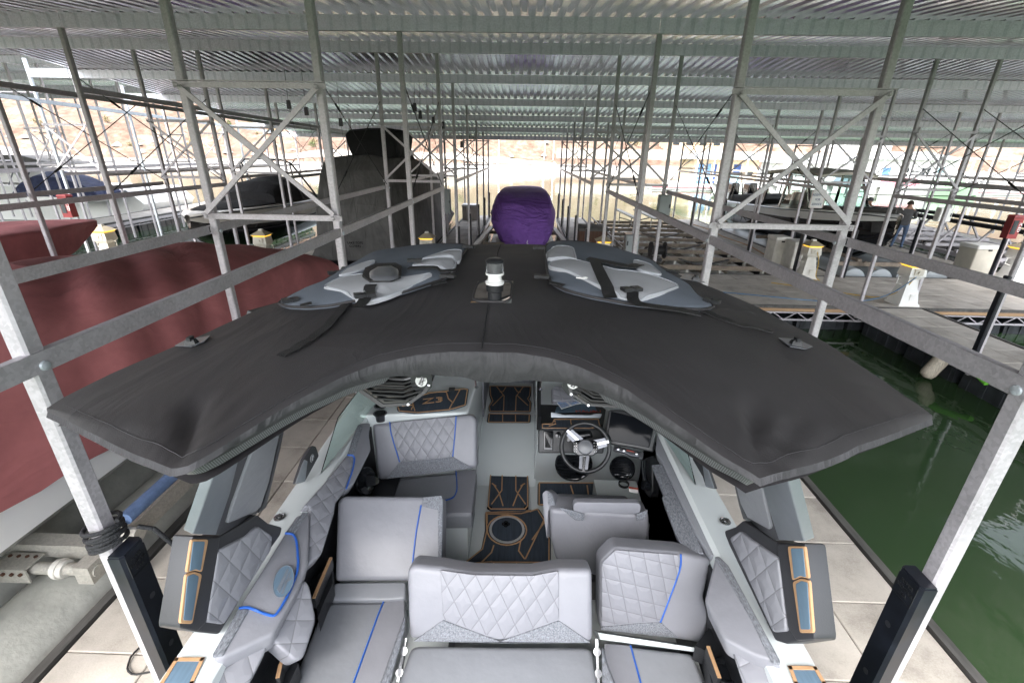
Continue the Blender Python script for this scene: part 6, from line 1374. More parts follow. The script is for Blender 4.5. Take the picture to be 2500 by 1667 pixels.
# ================================================================== LIFTS
l1 = thing('boat_lift', 'boat lift with weathered tanks and blue bunk under the maroon covered boat', 'boat lift', (-4.85, 5, -.6), world=True)
def tank_mb(x, y0, y1, z, r, n=18):
    m = MB(); m.lathe([(r*.75, 0), (r*.97, .03), (r, .08), (r, y1-y0-.08), (r*.97, y1-y0-.03), (r*.75, y1-y0)], n, o=(x, y0, z), axis=(0, 1, 0)); return m
for x, y0 in ((-3.58, 1.0), (-4.35, 1.3), (-5.4, 1.3), (-6.1, 1.0)): tank_mb(x, y0, 9.8, -.22, .34).obj('tank', 'tank', l1, smooth=50)
for x in (-3.96, -4.78): MB().box((x, 5.4, -.3), (.13, 8.6, .25)).obj('rust_scale', 'rust', l1)
for y in (2.52, 5.6, 8.7):
    m = MB(); m.bar((-6.45, y+.1, .30), (-3.2, y+.1, .30), .12, .12); m.obj('cross_beam', 'galv_lift', l1)
    m = MB(); m.tube([(-6.45, y-.06, .24), (-3.15, y-.06, .24)], .045, 10); m.obj('torque_tube', 'galv_lift', l1, smooth=50)
    for x in (-3.75, -5.9):
        m = MB(); m.box((x, y-.06, .30), (.26, .15, .012)); m.box((x, y-.135, .24), (.26, .012, .13)); m.obj('clamp_plate', 'galv_lift', l1)
        m = MB()
        for i in range(4): m.lathe([(.014, 0), (.014, .014)], 6, o=(x-.1+.066*i, y-.145, .27), axis=(0, -1, 0)); m.lathe([(.014, 0), (.014, .014)], 6, o=(x-.1+.066*i, y-.02, .30))
        tag(m.obj('clamp_bolts', 'rust', l1), kind='stuff')
    m = MB(); m.lathe([(.065, 0), (.065, .09)], 14, o=(-3.48, y-.06, .24), axis=(1, 0, 0)); m.lathe([(.075, .02), (.075, .05)], 14, o=(-3.48, y-.06, .24), axis=(1, 0, 0)); m.obj('collar', 'old_white', l1, smooth=40)
for x in (-3.12, -6.55):
    m = MB(); m.tube([(x, 2.75, .46), (x, 9.3, .46)], .055, 12); m.obj('guide_bunk', 'tank_blue', l1, smooth=50)
    m = MB(); m.box((x-.1 if x > -5 else x+.1, 6, .24), (.12, 7.2, .16)); m.obj('side_channel', 'galv_lift', l1)
    m = MB(); m.bar((x, 2.7, .46), (x+.1, 2.55, .05), .05, .09); m.lathe([(.06, -.05), (.06, .05)], 12, o=(x+.06, 2.72, .34), axis=(1, 0, 0)); m.bar((x-.08, 2.66, .40), (x+.02, 2.66, .42), .1, .05); m.obj('guide_bracket', 'galv_lift', l1)
for x in (-4.2, -5.5):
    m = MB(); m.box((x, 5.6, .50), (.16, 6.8, .10)); m.obj('bunk', 'old_white', l1)
    for y in (2.6, 5.7, 8.8): m = MB(); m.box((x, y, .40), (.1, .14, .12)); m.obj('bunk_bracket', 'galv_lift', l1)
m = MB(); m.box((-4.0, 2.35, .62), (.30, .5, .05)); m.box((-4.0, 2.5, .48), (.16, .02, .24)); m.obj('bunk_end', 'old_white', l1)
l2 = thing('boat_lift', 'empty brown steel boat lift with V bunks between the centre and the white box dock', 'boat lift', (5.5, 19, -.6), world=True)
for x in (3.5, 5.5, 7.45): m = MB(); m.box((x, 19, -.08), (.10, 11, .12)); m.obj('side_beam', 'steel_brown', l2)
for x in (3.5, 7.45): m = MB(); m.box((x, 19, .16), (.05, 11, .05)); m.obj('side_rail', 'steel_brown', l2)
for i in range(9):
    y = 13.9+1.22*i
    m = MB(); m.box((5.5, y, .05), (4.0, .09, .13)); m.obj('cross_beam', 'steel_brown', l2)
    for x in (4.4, 6.6): m = MB(); m.bar((x, y, -.45), (x+(.5 if i % 2 else -.5), y+.5, .02), .06, .06); m.obj('strut', 'steel_brown', l2)
    for x in (3.7, 5.0, 6.0, 7.3): m = MB(); m.box((x, y+.05, -.12), (.07, .12, .3)); m.obj('hanger', 'old_white', l2)
    if i % 2 == 0:
        m = MB(); m.bar((4.75, y+.1, .28), (5.5, y+.1, .08), .12, .035); m.bar((6.25, y+.1, .28), (5.5, y+.1, .08), .12, .035); m.obj('v_bunk', 'rubber', l2)
for x in (4.1, 5.1, 6.1, 7.0): tank_mb(x, 13.9, 24.2, -.42, .3).obj('tank', 'old_white', l2, smooth=50)
m = MB(); m.lathe([(.26, 0), (.26, .04), (.14, .05), (.14, .42), (.26, .43), (.26, .47)], 18, o=(4.0, 14.6, .42), axis=(1, 0, 0)); m.box((4.1, 14.6, .15), (.5, .4, .1)); m.obj('winch_drum', 'rubber', l2, smooth=40)
for x in (5.0, 5.9):
    m = MB(); m.bar((x, 21.2, .55), (x-.5, 23.2, .72), .22, .06); m.bar((x-.1, 21.6, 0), (x-.1, 21.6, .55), .04, .04); m.bar((x-.4, 22.9, 0), (x-.4, 22.9, .68), .04, .04); m.obj('bunk', 'galv_lift', l2)
l3 = thing('boat_lift', 'boat lift with pale side arms cradling the purple covered boat', 'boat lift', (-.05, 18, -.6), world=True)
for s in (-1, 1):
    m = MB(); m.bar((-.05+s*1.62, 14.6, .30), (-.05+s*1.28, 19.5, .32), .16, .08); m.obj('side_arm', 'galv_lift', l3)
    for y in (15.2, 17.5, 19.5): m = MB(); m.bar((-.05+s*1.5, y, -.6), (-.05+s*1.45, y, .3), .06, .06); m.obj('leg', 'steel_brown', l3)
    tank_mb(-.05+s*1.1, 14.6, 23, -.45, .28).obj('tank', 'old_white', l3, smooth=50)
for y in (14.9, 17.2, 20): m = MB(); m.box((-.05, y, .02), (2.9, .1, .14)); m.obj('cross_beam', 'steel_brown', l3)
for s in (-1, 1): m = MB(); m.bar((-.05+s*.9, 15.1, .08), (-.05+s*.35, 15.1, .3), .12, .04); m.obj('v_bunk', 'rubber', l3)
l4 = thing('boat_lift', 'boat lift with big grey tanks under the black cruiser', 'boat lift', (11.2, 18, -.6), world=True)
for x in (9.95, 10.75, 11.75, 12.6): tank_mb(x, 13.75+.25*(x > 11), 24, -.22, .37).obj('tank', 'panel_grey', l4, smooth=50)
for y in (14.2, 16.4, 19, 22): m = MB(); m.box((11.2, y, .2), (3.6, .1, .12)); m.obj('cross_beam', 'steel_brown', l4)
for x in (10.3, 12.1): m = MB(); m.bar((x, 14.0, .3), (x+(.6 if x < 11 else -.3), 13.8, -.1), .08, .08); m.bar((x, 14.2, .3), (x, 22, .35), .12, .08); m.obj('bunk', 'steel_brown', l4)
l5 = thing('boat_lift', 'open galvanised watercraft lift with dark bunks at the right, beyond the man', 'boat lift', (17, 19, -.6), world=True)
for x in (15.3, 17.0, 18.7): m = MB(); m.box((x, 18.5, .1), (.12, 7.5, .14)); m.obj('side_beam', 'galv', l5)
for i in range(6):
    y = 15.2+1.35*i; m = MB(); m.box((17, y, .22), (3.6, .1, .1)); m.obj('cross_beam', 'galv', l5)
    m = MB(); m.bar((15.5, y, .1), (16.2, y, 1.0), .06, .06); m.bar((18.5, y, .1), (17.8, y, 1.0), .06, .06); m.obj('strut', 'galv', l5)
for x in (16.2, 17.8): m = MB(); m.box((x, 18.6, 1.06), (.3, 6.6, .12)); m.obj('bunk', 'canvas_charcoal', l5)
m = MB(); m.box((17, 15.3, 1.02), (2.0, .06, .12)); m.obj('cross_beam', 'galv', l5)

# ================================================================== PEDESTALS, BOXES, CABINETS
def pedestal(label, loc, mt='white_plastic', s=1.0, rz=0):
    p = thing('power_pedestal', label, 'power pedestal', loc, rz, group='dock power pedestals with amber lamps')
    def fr(z0, a0, z1, a1, mt_, nm, dx=0):
        m = MB(); m.add([(sx*a*s+dx, sy*a*s, z*s) for z, a in ((z0, a0), (z1, a1)) for sx, sy in ((-1, -1), (1, -1), (1, 1), (-1, 1))], [(3, 2, 1, 0), (4, 5, 6, 7), (0, 1, 5, 4), (1, 2, 6, 5), (2, 3, 7, 6), (3, 0, 4, 7)]); return m.obj(nm, mt_, p)
    fr(0, .24, .05, .23, mt, 'base'); fr(.05, .21, .62, .115, mt, 'column'); fr(.62, .13, .70, .19, mt, 'shoulder'); h = fr(.70, .19, .90, .17, mt, 'head')
    fr(.905, .165, .94, .20, 'amber_lamp', 'lamp'); fr(.945, .225, 1.06, .06, 'cap_tan', 'cap'); fr(1.06, .05, 1.10, .045, mt, 'finial')
    m = MB(); m.box((0, -.19*s, .80*s), (.2*s, .03, .15*s)); m.lathe([(.035, 0), (.035, .03)], 12, o=(0, -.205*s, .8*s), axis=(0, -1, 0)); m.obj('outlet_door', 'beige_plastic', p)
    m = MB(); m.box((.05, -.175*s, .2*s), (.12*s, .05, .16*s)); m.obj('meter_box', mt, p)
    for sx in (-1, 1): m = MB(); m.tube([(sx*.15*s, 0, .68*s), (sx*.27*s, 0, .66*s), (sx*.27*s, 0, .5*s), (sx*.14*s, 0, .47*s)], .012, 6); m.obj('hose_hook', mt, p)
    return p
pedestal('white pedestal with yellow and blue cords, alone on the walkway right of the open water', (9.05, 10.72, 0))
pedestal('white pedestal with a coiled yellow cord beside two white boxes', (8.05, 13.05, 0), 'old_white')
pedestal('pedestal at the right edge beside the red cabinet post', (13.75, 13.05, 0), 'white_plastic', 1.05)
pedestal('beige pedestal in front of the black runabout hull, behind the maroon cover', (-7.45, 13.0, 0), 'beige_plastic')
pedestal('beige pedestal just right of the pointed maroon bow', (-11.95, 12.9, 0), 'beige_plastic', 1.05)
pedestal('pedestal with lit lamp next to the brown spa cabinet', (2.25, 13.1, 0), 'old_white')
pedestal('pedestal with unlit looking tan cap beside the grey covered cruiser', (-2.75, 13.1, 0), 'old_white')
for nm, mt, lb, pts in (('yellow_cord', 'cord_yellow', 'yellow cord coiled at the foot of the pedestal by the white boxes', [(8.1, 12.85, .8), (8.2, 12.8, .5), (8.15, 12.75, .1), (8.3, 12.7, .02), (8.35, 12.9, .02), (8.15, 12.85, .02), (8.2, 12.7, .03)]), ('yellow_cord', 'cord_yellow', 'orange yellow cord crossing the walkway to the lone white pedestal', [(6.8, 12.4, .015), (7.6, 11.9, .015), (8.3, 11.4, .02), (8.75, 11.0, .03), (8.95, 10.6, .4), (9.0, 10.55, .68)]), ('blue_cord', 'cord_blue', 'blue cord along the walkway edge up to the lone white pedestal', [(4.4, 11.5, .015), (5.6, 11.2, .015), (6.8, 10.8, .015), (7.8, 10.62, .015), (8.6, 10.6, .2), (9.0, 10.5, .7)])):
    p = [Vector(a) for a in pts]; q = []
    for i in range(len(p)-1):
        for k in range(4): q.append(p[i].lerp(p[i+1], k/4))
    q.append(p[-1])
    for _ in range(3): q = [q[0]]+[(q[i-1]+q[i]*2+q[i+1])/4 for i in range(1, len(q)-1)]+[q[-1]]
    m = MB(); m.tube(q, .011, 6); tag(m.obj(nm, mt, None, smooth=60), lb, 'cord')
m = MB(); m.tube([(8.6, 14.2, .015), (8.45, 16, .015), (8.7, 18, .015), (8.5, 20, .015), (8.65, 22, .015), (8.4, 24, .015)], .02, 6); tag(m.obj('dock_rope', 'eva_tan', None, smooth=60), 'tan rope lying along the dock left of the black cruiser', 'rope')
def dockbox(label, cat, c, d, mt, lid=None, rz=0, taper=1.0):
    b = thing('storage_box', label, cat, (c[0], c[1], 0), rz)
    m = MB(); m.cushion([(-d[0]/2, -d[1]/2, d[2]*.86), (d[0]/2, -d[1]/2, d[2]*.86), (d[0]/2, d[1]/2, d[2]*.86), (-d[0]/2, d[1]/2, d[2]*.86)], (0, 0, 1), d[2]*.84, .02, 0, .04); m.obj('box_body', mt, b, smooth=40)
    e = .02; m = MB(); m.cushion([(-d[0]/2-e, -d[1]/2-e, d[2]), (d[0]/2+e, -d[1]/2-e, d[2]), (d[0]/2+e, d[1]/2+e, d[2]), (-d[0]/2-e, d[1]/2+e, d[2])], (0, 0, 1), d[2]*.13, .02, .02, .05); m.obj('lid', lid or mt, b, smooth=40)
    m = MB(); m.box((0, -d[1]/2-.012, d[2]*.84), (.1, .02, .05)); m.obj('latch', 'rubber', b)
    return b
dockbox('white dock box, left one of the two beside the yellow cord pedestal', 'dock box', (8.15, 15.0), (.45, .55, .88), 'old_white')
dockbox('white dock box, right one of the two beside the yellow cord pedestal', 'dock box', (8.52, 14.45), (.62, .6, .84), 'old_white')
dockbox('tall cream dock box between the man and the right edge pedestal', 'dock box', (13.85, 14.3), (.75, .62, .86), 'beige_plastic', 'white_plastic')
dockbox('grey sided storage box with white lid on the dock left of the purple boat', 'dock box', (-2.75, 24.1), (.75, .8, .75), 'beige_plastic', 'white_plastic')
dockbox('small beige box beside the pedestal in front of the black runabout', 'dock box', (-6.95, 12.9), (.55, .45, .42), 'beige_plastic')
dockbox('small white cooler with a blue lid beside the spa cabinet', 'cooler', (1.95, 13.4), (.34, .3, .42), 'white_plastic', 'blue_lid')
spa = thing('spa_cabinet', 'dark brown timber cabinet with a grey lid on the dock right of the purple boat', 'cabinet', (2.4, 16.6, 0))
for i in range(9): MB().box((-.42+.105*i, -.5, .38), (.098, .03, .74)).obj('plank', 'wood_dark', spa)
for i in range(9): MB().box((-.49, -.44+.11*i, .38), (.03, .104, .74)).obj('plank', 'wood_dark', spa)
MB().box((0, .02, .37), (.94, .98, .72)).obj('frame', 'wood_dark', spa); m = MB(); m.cushion([(-.53, -.55, .84), (.53, -.55, .84), (.53, .55, .84), (-.53, .55, .84)], (0, 0, 1), .1, .025, .02, .05); m.obj('lid', 'canvas_grey', spa, smooth=40)
b_ = thing('crate', 'teal plastic crate lying on the dock left of the purple boat', 'crate', (-2.1, 14.2, 0), .5)
for x, y, dx, dy in ((0, -.2, .5, .03), (0, .2, .5, .03), (-.25, 0, .03, .4), (.25, 0, .03, .4)): MB().box((x, y, .16), (dx, dy, .3)).obj('side', 'teal', b_)
MB().box((0, 0, .02), (.5, .4, .03)).obj('base', 'teal', b_)
tb = thing('tarp_bundle', 'navy tarp bundle heaped on the walkway behind the big maroon cover', 'tarp', (-9.6, 11.3, 0), world=True)
loft([[(-10.4, 11.0+d, .02), (-10.25, 11.0+d, .35+e), (-9.9, 11.0+d, .5+e), (-9.5, 11.0+d, .62+e), (-9.1, 11.0+d, .4), (-8.9, 11.0+d, .02)] for d, e in ((0, -.1), (.3, .08), (.7, 0))], .04, 5, 17).obj('tarp', 'canvas_navy', tb, smooth=70)
# cabinets and panels on posts
def panel(label, px, y, w_, h_, mt='panel_grey', cat='cabinet', d=.16, name='electrical_panel', zoff=None):
    c = aty(px[0], px[1], y); z = c.z if zoff is None else zoff
    p = thing(name, label, cat, (c.x, y, z))
    m = MB(); m.cushion([(-w_/2, -d/2, -h_/2), (w_/2, -d/2, -h_/2), (w_/2, -d/2, h_/2), (-w_/2, -d/2, h_/2)], (0, -1, 0), d, .012, 0, .02); m.obj('housing', mt, p, smooth=40)
    m = MB(); m.box((0, -d/2-.006, 0), (w_*.9, .012, h_*.92)); m.obj('door', mt, p); m = MB(); m.box((w_*.36, -d/2-.018, 0), (.02, .016, .08)); m.obj('latch', 'rubber', p)
    return p
panel('pale grey electrical panel on the post left of the purple boat', (1091, 492), 16.0, .26, .8)
panel('pale grey electrical panel on the post above the empty lift', (1621, 503), 10.4, .26, .46)
panel('white electrical panel on a post right of the man', (2303, 524), 13.1, .34, .36, 'white_plastic')
tc_ = thing('power_cabinet', 'tall grey power cabinet standing on the dock by the spa cabinet', 'cabinet', (3.05, 13.15, 0))
MB().box((0, 0, .56), (.36, .3, 1.1)).obj('housing', 'panel_grey', tc_); MB().box((-.02, -.155, .56), (.28, .012, 1.0)).obj('door', 'panel_grey', tc_); MB().box((.0, 0, 1.13), (.42, .36, .04)).obj('cap', 'gelcoat_dark', tc_); MB().box((-.14, -.17, .9), (.03, .02, .12)).obj('latch', 'rubber', tc_)
for lb, px, y in (('red fire extinguisher cabinet on the post at the right edge', (2470, 556), 13.0), ('red fire extinguisher cabinet on a post before the white houseboat', (166, 505), 13.0)):
    c = aty(px[0], px[1], y); f = thing('extinguisher_cabinet', lb, 'fire cabinet', (c.x, y, c.z))
    MB().box((0, 0, 0), (.26, .2, .56)).obj('housing', 'red_box', f); MB().box((-.04, -.106, .02), (.13, .012, .36)).obj('glass_door', 'window_dark', f); m = MB(); m.box((0, 0, .31), (.29, .23, .05), taper=.8); m.obj('cap', 'red_box', f)
    t = text('lettering', 'ICED', .11, 'white_paint', f, frame((.095, -.106, .02), (0, 0, -1), (1, 0, 0)), .002)
sg = thing('service_sign', 'white sign reading RESERVED FOR SERVICE on the post before the black cruiser', 'sign', tuple(aty(*ZC(1200, 705), 13.05)))
m = MB(); m.cushion([(-.19, 0, -.24), (.19, 0, -.24), (.19, 0, .24), (-.19, 0, .24)], (0, -1, 0), .012, .002, 0, .04); m.obj('sign_board', 'white_paint', sg, smooth=40)
for i, t in enumerate(('RESERVED', 'FOR', 'SERVICE')): text('lettering', t, .078, 'sign_blue', sg, frame((0, -.003, .10-.12*i), (1, 0, 0), (0, 0, 1)), .0015, sx=.92, font_shear=.15)
m = MB()
for a, b in (((-.17, -.22), (.17, -.22)), ((.17, -.22), (.17, .22)), ((.17, .22), (-.17, .22)), ((-.17, .22), (-.17, -.22))): m.bar((a[0], -.002, a[1]), (b[0], -.002, b[1]), .006, .003)
m.obj('border', 'red_mark', sg)
# slip numbers painted on posts
for x, y, t in ((1.82, 19.15, '8\n0'), (-7.6, 13.2, 'N\nZ')):
    pass
# fender and noodle
fd = thing('fender', 'weathered tan cylindrical fender hanging at the dock edge over the green water', 'fender', (7.80, 7.95, -.2), world=True)
m = MB(); m.lathe([(.03, -.30), (.10, -.27), (.125, -.2), (.125, .2), (.10, .27), (.03, .30)], 18, o=(7.72, 7.92, -.32), axis=(.55, .1, .85)); m.obj('fender_body', 'fender_tan', fd, smooth=50)
m = MB(); m.tube([(7.86, 7.95, -.06), (7.93, 7.95, .0), (8.0, 7.8, .03), (8.05, 7.62, .06)], .012, 6); m.obj('fender_rope', 'eva_tan', fd)
gn = thing('foam_noodle', 'bright green foam noodle along the dock edge beside the tan fender', 'noodle', (7.9, 7.6, -.1), world=True)
m = MB(); m.tube([(7.84, 7.82, -.10), (7.84, 7.6, -.13), (7.86, 7.3, -.20), (7.88, 7.1, -.28)], .055, 12); m.obj('foam_tube', 'green_noodle', gn, smooth=60)
# hanging lift weights on lines under the roof
for px, py, y, lb in ((832, 299, 13.6, 'left of the flybridge cover'), (1013, 262, 13.8, 'upper of the pair right of the flybridge'), (1026, 281, 14.0, 'lower of the pair right of the flybridge'), (1058, 295, 14.6, 'right of the pair near the braced posts'), (1082, 307, 15.0, 'lowest, beside the braced posts'), (1127, 353, 17.0, 'farthest, before the pale hillside'), (705, 256, 12.9, 'leftmost, behind the braced post'), (748, 272, 13.0, 'left, just inside the braced post')):
    c = aty(px, py, y); h = thing('hanging_pulley', f'black hanging pulley block on wires, {lb}', 'pulley', tuple(c), group='black pulley blocks hanging under the roof')
    m = MB(); m.box((0, 0, 0), (.10, .05, .20), taper=.85); m.obj('block', 'black_plastic', h)
    m = MB(); m.tube([(0, 0, .1), (.02, 0, rz_at(y)-c.z)], .006, 5); m.obj('hanging_wire', 'rubber', h)
    m = MB(); m.tube([(0, 0, -.1), (random.uniform(-.5, .5), .3, -c.z+1.2)], .004, 4); m.obj('lift_line', 'rubber', h)

# ================================================================== PEOPLE
def person(label, loc, rz, pose, shirt, pants, hair):
    p = thing('person', label, 'person', loc, rz)
    J, E, Rr = pose
    me = bpy.data.meshes.new('body'); me.from_pydata(J, E, []); o = bpy.data.objects.new('body', me); COL.objects.link(o); o.parent = p
    sk = o.modifiers.new('skin', 'SKIN'); o.modifiers.new('sub', 'SUBSURF').levels = 1
    for i, r in enumerate(Rr): me.skin_vertices[0].data[i].radius = (r, r*(.78 if i in (0, 1, 2) else 1))
    me.skin_vertices[0].data[0].use_root = True
    sk.use_smooth_shade = True
    dg = bpy.context.evaluated_depsgraph_get(); nm = bpy.data.meshes.new_from_object(o.evaluated_get(dg)); o.modifiers.clear(); o.data = nm
    nm.materials.clear()
    for k in (shirt, pants, 'skin', 'rubber'): nm.materials.append(MAT[k])
    for f in nm.polygons:
        c = f.center; hand = any((c-Vector(J[i])).length < .12 for i in (11, 12))
        f.material_index = 2 if (c.z > 1.46 or hand) else (3 if c.z < .10 else (1 if c.z < .93 else 0))
        f.use_smooth = True
    m = MB(); n = 14; hc = Vector(J[4])+Vector((0, .01, .05)); rr = []
    for i in range(7):
        a = i/6*1.75; rr.append([hc+Vector((.105*math.sin(a)*math.cos(b*2*math.pi/n), .120*math.sin(a)*math.sin(b*2*math.pi/n)*1.0, .125*math.cos(a))) for b in range(n)])
    m.grid(rr, True); m.obj('hair', hair, p, smooth=70)
    return p
def standing(arm_r, arm_l):
    J = [(0, 0, .95), (0, .01, 1.18), (0, 0, 1.40), (0, 0, 1.50), (0, -.02, 1.60), (0, -.02, 1.70), (-.20, 0, 1.40), (.20, 0, 1.40), arm_r[0], arm_l[0], None, arm_r[1], arm_l[1], (-.10, 0, .88), (.10, 0, .88), (-.12, -.02, .50), (.14, .03, .50), (-.13, .02, .09), (.18, .05, .09), (-.14, -.16, .04), (.20, -.13, .04)]
    J[10] = (0, -.09, 1.60)
    E = [(0, 1), (1, 2), (2, 3), (3, 4), (4, 5), (4, 10), (2, 6), (2, 7), (6, 8), (7, 9), (8, 11), (9, 12), (0, 13), (0, 14), (13, 15), (14, 16), (15, 17), (16, 18), (17, 19), (18, 20)]
    Rr = [.15, .15, .16, .06, .09, .07, .075, .075, .05, .05, .03, .038, .038, .10, .10, .065, .065, .05, .05, .04, .04]
    return J, E, Rr
person('man in dark shirt and jeans standing on the dock by the cruiser bow', (14.35, 18.1, 0), R(150), standing(((-.30, -.06, 1.15), (-.16, -.30, 1.12)), ((.30, -.04, 1.15), (.18, -.28, 1.14))), 'shirt', 'jeans', 'hair')
person('person in a cap half hidden behind the black cruiser bow', (13.75, 19.4, 0), R(100), standing(((-.30, -.02, 1.15), (-.28, -.2, .95)), ((.30, .0, 1.15), (.3, -.1, .92))), 'old_white', 'jeans', 'shirt')

# ================================================================== FAR SHORE
rt = MB(); a, b = 9, 52
w0 = thing('retaining_wall', 'long low concrete retaining wall on the far shore behind the purple boat', 'wall', (30, 108, 0), world=True)
for i in range(12):
    MB().box((7+6*i+3, 112+.02*i*i, 3.2), (5.95, .5, 2.0)).obj('wall_panel', 'retain', w0)
rd = MB(); rr = [[(x, 106.5+6*math.sin(x*.021+1)+k*4, hill_h(x, 106.5+6*math.sin(x*.021+1)+k*4)+.16) for k in (0, .5, 1)] for x in range(-150, 8, 3)]
rd.grid(rr); tag(rd.obj('shore_road', 'retain', smooth=60), kind='structure')
def far_building(label, px, y, w_, h_, d, wall, wins, roof='far_roof', doors=()):
    c = aty(px[0], px[1], y); b = thing('floating_house', label, 'floating house', (c.x, y, WZ)); 
    MB().box((w_/2, d/2, .25), (w_+3, d+3, .45)).obj('float_deck', 'white_plastic', b)
    MB().box((w_/2, d/2, .5+h_/2), (w_, d, h_)).obj('wall', wall, b)
    m = MB(); m.slab([(-1, -1.2, h_+.5), (w_+1, -1.2, h_+.5), (w_/2, -1.2, h_+1.5)], (0, d+2, 0)); m.obj('roof', roof, b)
    for x, z, ww, hh, mt in wins: MB().box((x, -.03, z), (ww, .08, hh)).obj('window' if mt == 'window_dark' else 'door', mt, b)
    for x in range(0, int(w_)+2, 2): m = MB(); m.box((x, -1.3, .5+h_/2), (.09, .09, h_)); m.obj('porch_post', 'far_white', b)
    m = MB(); m.box((w_/2, -1.3, 1.45), (w_+1, .05, .06)); m.box((w_/2, -1.3, 1.0), (w_+1, .05, .05)); m.obj('railing', 'far_white', b)
    return b
far_building('tan floating house with tall blue doors under a pale gable roof on the far marina', (1690, 432), 62, 8, 2.9, 6, 'stucco', [(.9, 1.7, .7, 2.3, 'sea_blue'), (1.8, 1.7, .7, 2.3, 'sea_blue'), (2.6, 1.7, .5, 2.3, 'sign_blue'), (5.4, 1.9, .9, 1.9, 'sign_blue'), (7.0, 1.7, .8, .6, 'window_dark')])
far_building('white floating house with a dark window band left of the black cruiser hardtop', (1905, 432), 66, 9, 2.6, 6, 'far_white', [(1.5, 1.9, 1.6, .8, 'window_dark'), (4, 1.9, 1.6, .8, 'window_dark'), (6.5, 1.9, 1.6, .8, 'window_dark')])
far_building('white floating house with blue trim beyond the man on the far marina', (2130, 440), 70, 11, 3.2, 7, 'far_white', [(1.5, 2.1, 1.2, 1.0, 'sea_blue'), (4, 2.1, 1.2, 1.0, 'window_dark'), (7, 2.1, 1.2, 1.0, 'window_dark'), (9, 1.7, .9, 2, 'aqua')])
m2 = thing('marina_dock', 'long white far marina dock carrying the floating houses', 'dock', (45, 58, WZ), world=True)
MB().box((48, 59, -.38), (66, 3, .4)).obj('deck', 'far_white', m2); MB().box((48, 57.4, -.30), (66, .1, .12)).obj('edge', 'maroon', m2)
for i in range(22): MB().box((17+3*i, 58, .9), (.1, .1, 2.2)).obj('dock_post', 'far_white', m2)
MB().box((48, 58, 1.0), (66, .05, .06)).obj('rail', 'far_white', m2)
def far_boat(label, x, y, L, mt, cov):
    b = thing('moored_boat', label, 'boat', (x, y, WZ))
    m = MB(); m.grid([[(t*L-L/2, .0, .9+.25*t*t), (t*L-L/2, -1.1*(1-t**4), .85+.25*t*t), (t*L-L/2+.1, -.8*(1-t**3), .05), (t*L-L/2, 0, .0)] for t in (0, .3, .6, .8, .95, 1.0)]); m.grid([[(t*L-L/2, 0, .0), (t*L-L/2, 1.1*(1-t**4), .85+.25*t*t), (t*L-L/2, .0, .9+.25*t*t)] for t in (0, .3, .6, .8, .95, 1.0)]); m.obj('hull', mt, b, smooth=50)
    m = MB(); m.box((-L*.12, 0, 1.35), (L*.55, 1.7, .9), taper=.7); m.obj('cover', cov, b); m = MB(); m.box((-L*.1, -.2, 2.3), (L*.35, 1.6, .08)); m.obj('bimini', 'far_white', b)
    for s in (-1, 1): m = MB(); m.tube([(-L*.1+s*L*.15, -.9, 1.0), (-L*.1+s*L*.15, -.9, 2.3)], .03, 5); m.obj('bimini_pole', 'brushed', b)
for lb, px, y, L, mt, cv in (('far moored boat with bright aqua cover by the tan floating house', 1790, 56, 4, 'far_white', 'aqua'), ('far moored white boat with slate cover beyond the braced posts on the right', 2090, 56, 6, 'far_white', 'bag_slate'), ('far moored boat with maroon cover beyond the man', 2215, 56, 7, 'far_white', 'maroon'), ('far moored boat with bright green stripe cover at the right', 2330, 56, 6, 'green_far', 'green_far'), ('far moored white boat with pale grey cover behind the cruiser hardtop', 1955, 55, 6, 'far_white', 'bag_grey')):
    c = aty(px, 440, y); far_boat(lb, c.x, y, L, mt, cv)
hs3 = thing('shelter_roof_far', 'distant white covered marina shelter with comb edged roof, far right shore', 'boat shelter', (60, 84, 0), world=True)
MB().box((62, 86, 3.4), (46, 8, .25)).obj('roof', 'far_roof', hs3)
for i in range(16): MB().box((40+3*i, 82.2, 1.4), (.15, .15, 4)).obj('post', 'far_white', hs3)
for lb, x, y in (('large white house on the hillside at the far right', 78, 122), ('brown roofed house high on the centre right hillside', 42, 128)):
    z = hill_h(x, y); h = thing('hillside_house', lb, 'house', (x, y, z-1)); MB().box((0, 0, 3), (14, 8, 6)).obj('wall', 'far_white' if x > 60 else 'stucco', h); m = MB(); m.slab([(-8, -5, 6), (8, -5, 6), (6, -2, 8.5), (-6, -2, 8.5)], (0, 8, 0)); m.obj('roof', 'far_roof' if x > 60 else 'wood_dark', h)
    for i in range(4): MB().box((-5+3.3*i, -4.05, 3.4), (1.6, .1, 1.8)).obj('window', 'window_dark', h)
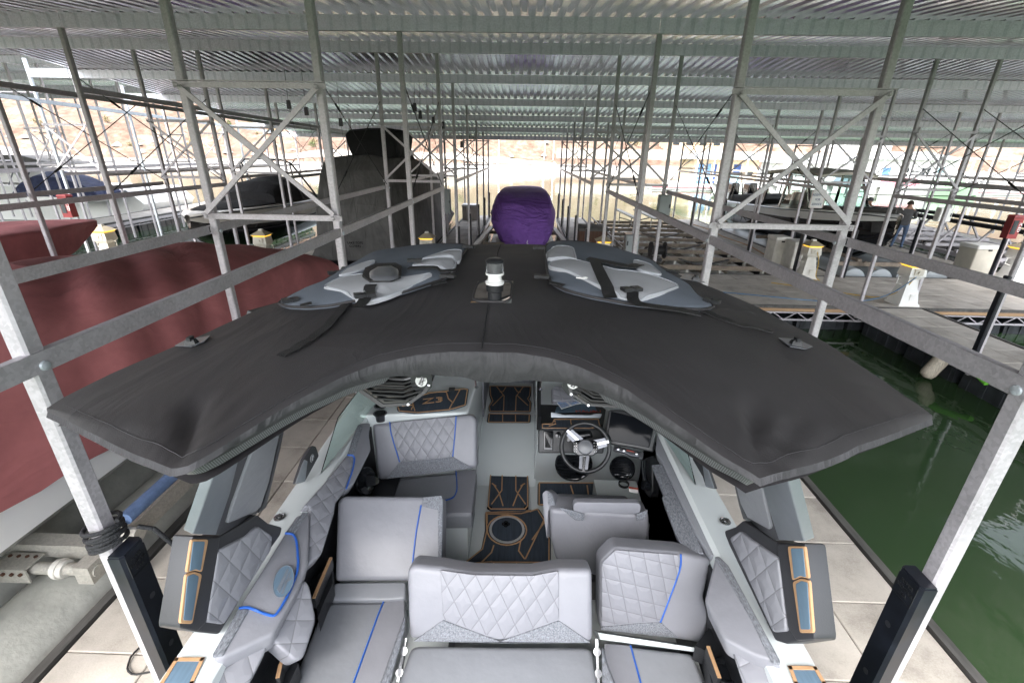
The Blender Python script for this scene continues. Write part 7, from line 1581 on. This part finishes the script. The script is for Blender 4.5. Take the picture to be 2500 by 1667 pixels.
# utility poles and boulders on the bank
for i, (px, py, y) in enumerate(((1217, 372, 112), (1330, 352, 118), (1352, 352, 119))):
    c = aty(px, py, y); z = hill_h(c.x, y); m = MB(); m.tube([(c.x, y, z-.2), (c.x+.1, y, z+5.5)], .12, 6); tag(m.obj('utility_pole', 'far_white', None), ('pale pole leaning on the bank left of the concrete wall', 'pale pole above the concrete wall, left of two', 'pale pole above the concrete wall, right of two')[i], 'pole')
def shrub(x, y, r, green, lb):
    z = hill_h(x, y); t = thing('shrub', lb, 'shrub', (x, y, z), group='dry shrubs scattered over the far hillside')
    m = MB(); rg = random.Random(int(x*31+y*7))
    for k in range(150):
        a, u = rg.uniform(0, 6.28), rg.uniform(0, 1); rr_ = r*rg.uniform(.45, 1)*(.7+.4*math.sin(a*3+x)); p = Vector((rr_*math.cos(a)*math.sqrt(1-u*u*.7), rr_*math.sin(a)*math.sqrt(1-u*u*.7), r*.15+u*r*1.1*rg.uniform(.6, 1)))
        d1 = Vector((rg.uniform(-1, 1), rg.uniform(-1, 1), rg.uniform(-1, 1))).normalized()*r*.17; d2 = Vector((rg.uniform(-1, 1), rg.uniform(-1, 1), rg.uniform(-1, 1))).normalized()*r*.17
        m.add([p-d1, p+d2, p+d1], [(0, 1, 2)])
    m.obj('foliage', 'leaf_green' if green else 'leaf_dry', t)
    m = MB()
    for k in range(4): m.tube([(0, 0, -.1), (r*.4*math.cos(k*1.6), r*.4*math.sin(k*1.6), r*.7)], [.05*r, .015*r], 5)
    m.obj('stem', 'bark', t)
rg = random.Random(5)
for i in range(64):
    x = rg.uniform(-120, 70); y = rg.uniform(112, 140)
    if x > 5 and y < 118: continue
    shrub(x, y, rg.uniform(.5, 1.5), rg.random() < .3, 'dry shrub on the pale rocky far hillside')
for i in range(40):
    x = rg.uniform(-125, 8); y = rg.uniform(108, 126); z = hill_h(x, y); r = rg.uniform(.4, 1.1)
    m = MB(); vs = [Vector(v)*r*rg.uniform(.7, 1.2) for v in ((1, 0, .1), (.3, 1, .2), (-1, .5, 0), (-.7, -.8, .2), (.5, -1, .1), (.2, .1, .9), (-.3, -.2, .8))]; m.add([v+Vector((x, y, z)) for v in vs], [(0, 1, 5), (1, 2, 5), (2, 6, 5), (2, 3, 6), (3, 4, 6), (4, 5, 6), (4, 0, 5)])
    o = m.obj('boulder', 'retain', None); tag(o, 'pale boulder lying on the far hillside', 'boulder', 'boulders on the far hillside')
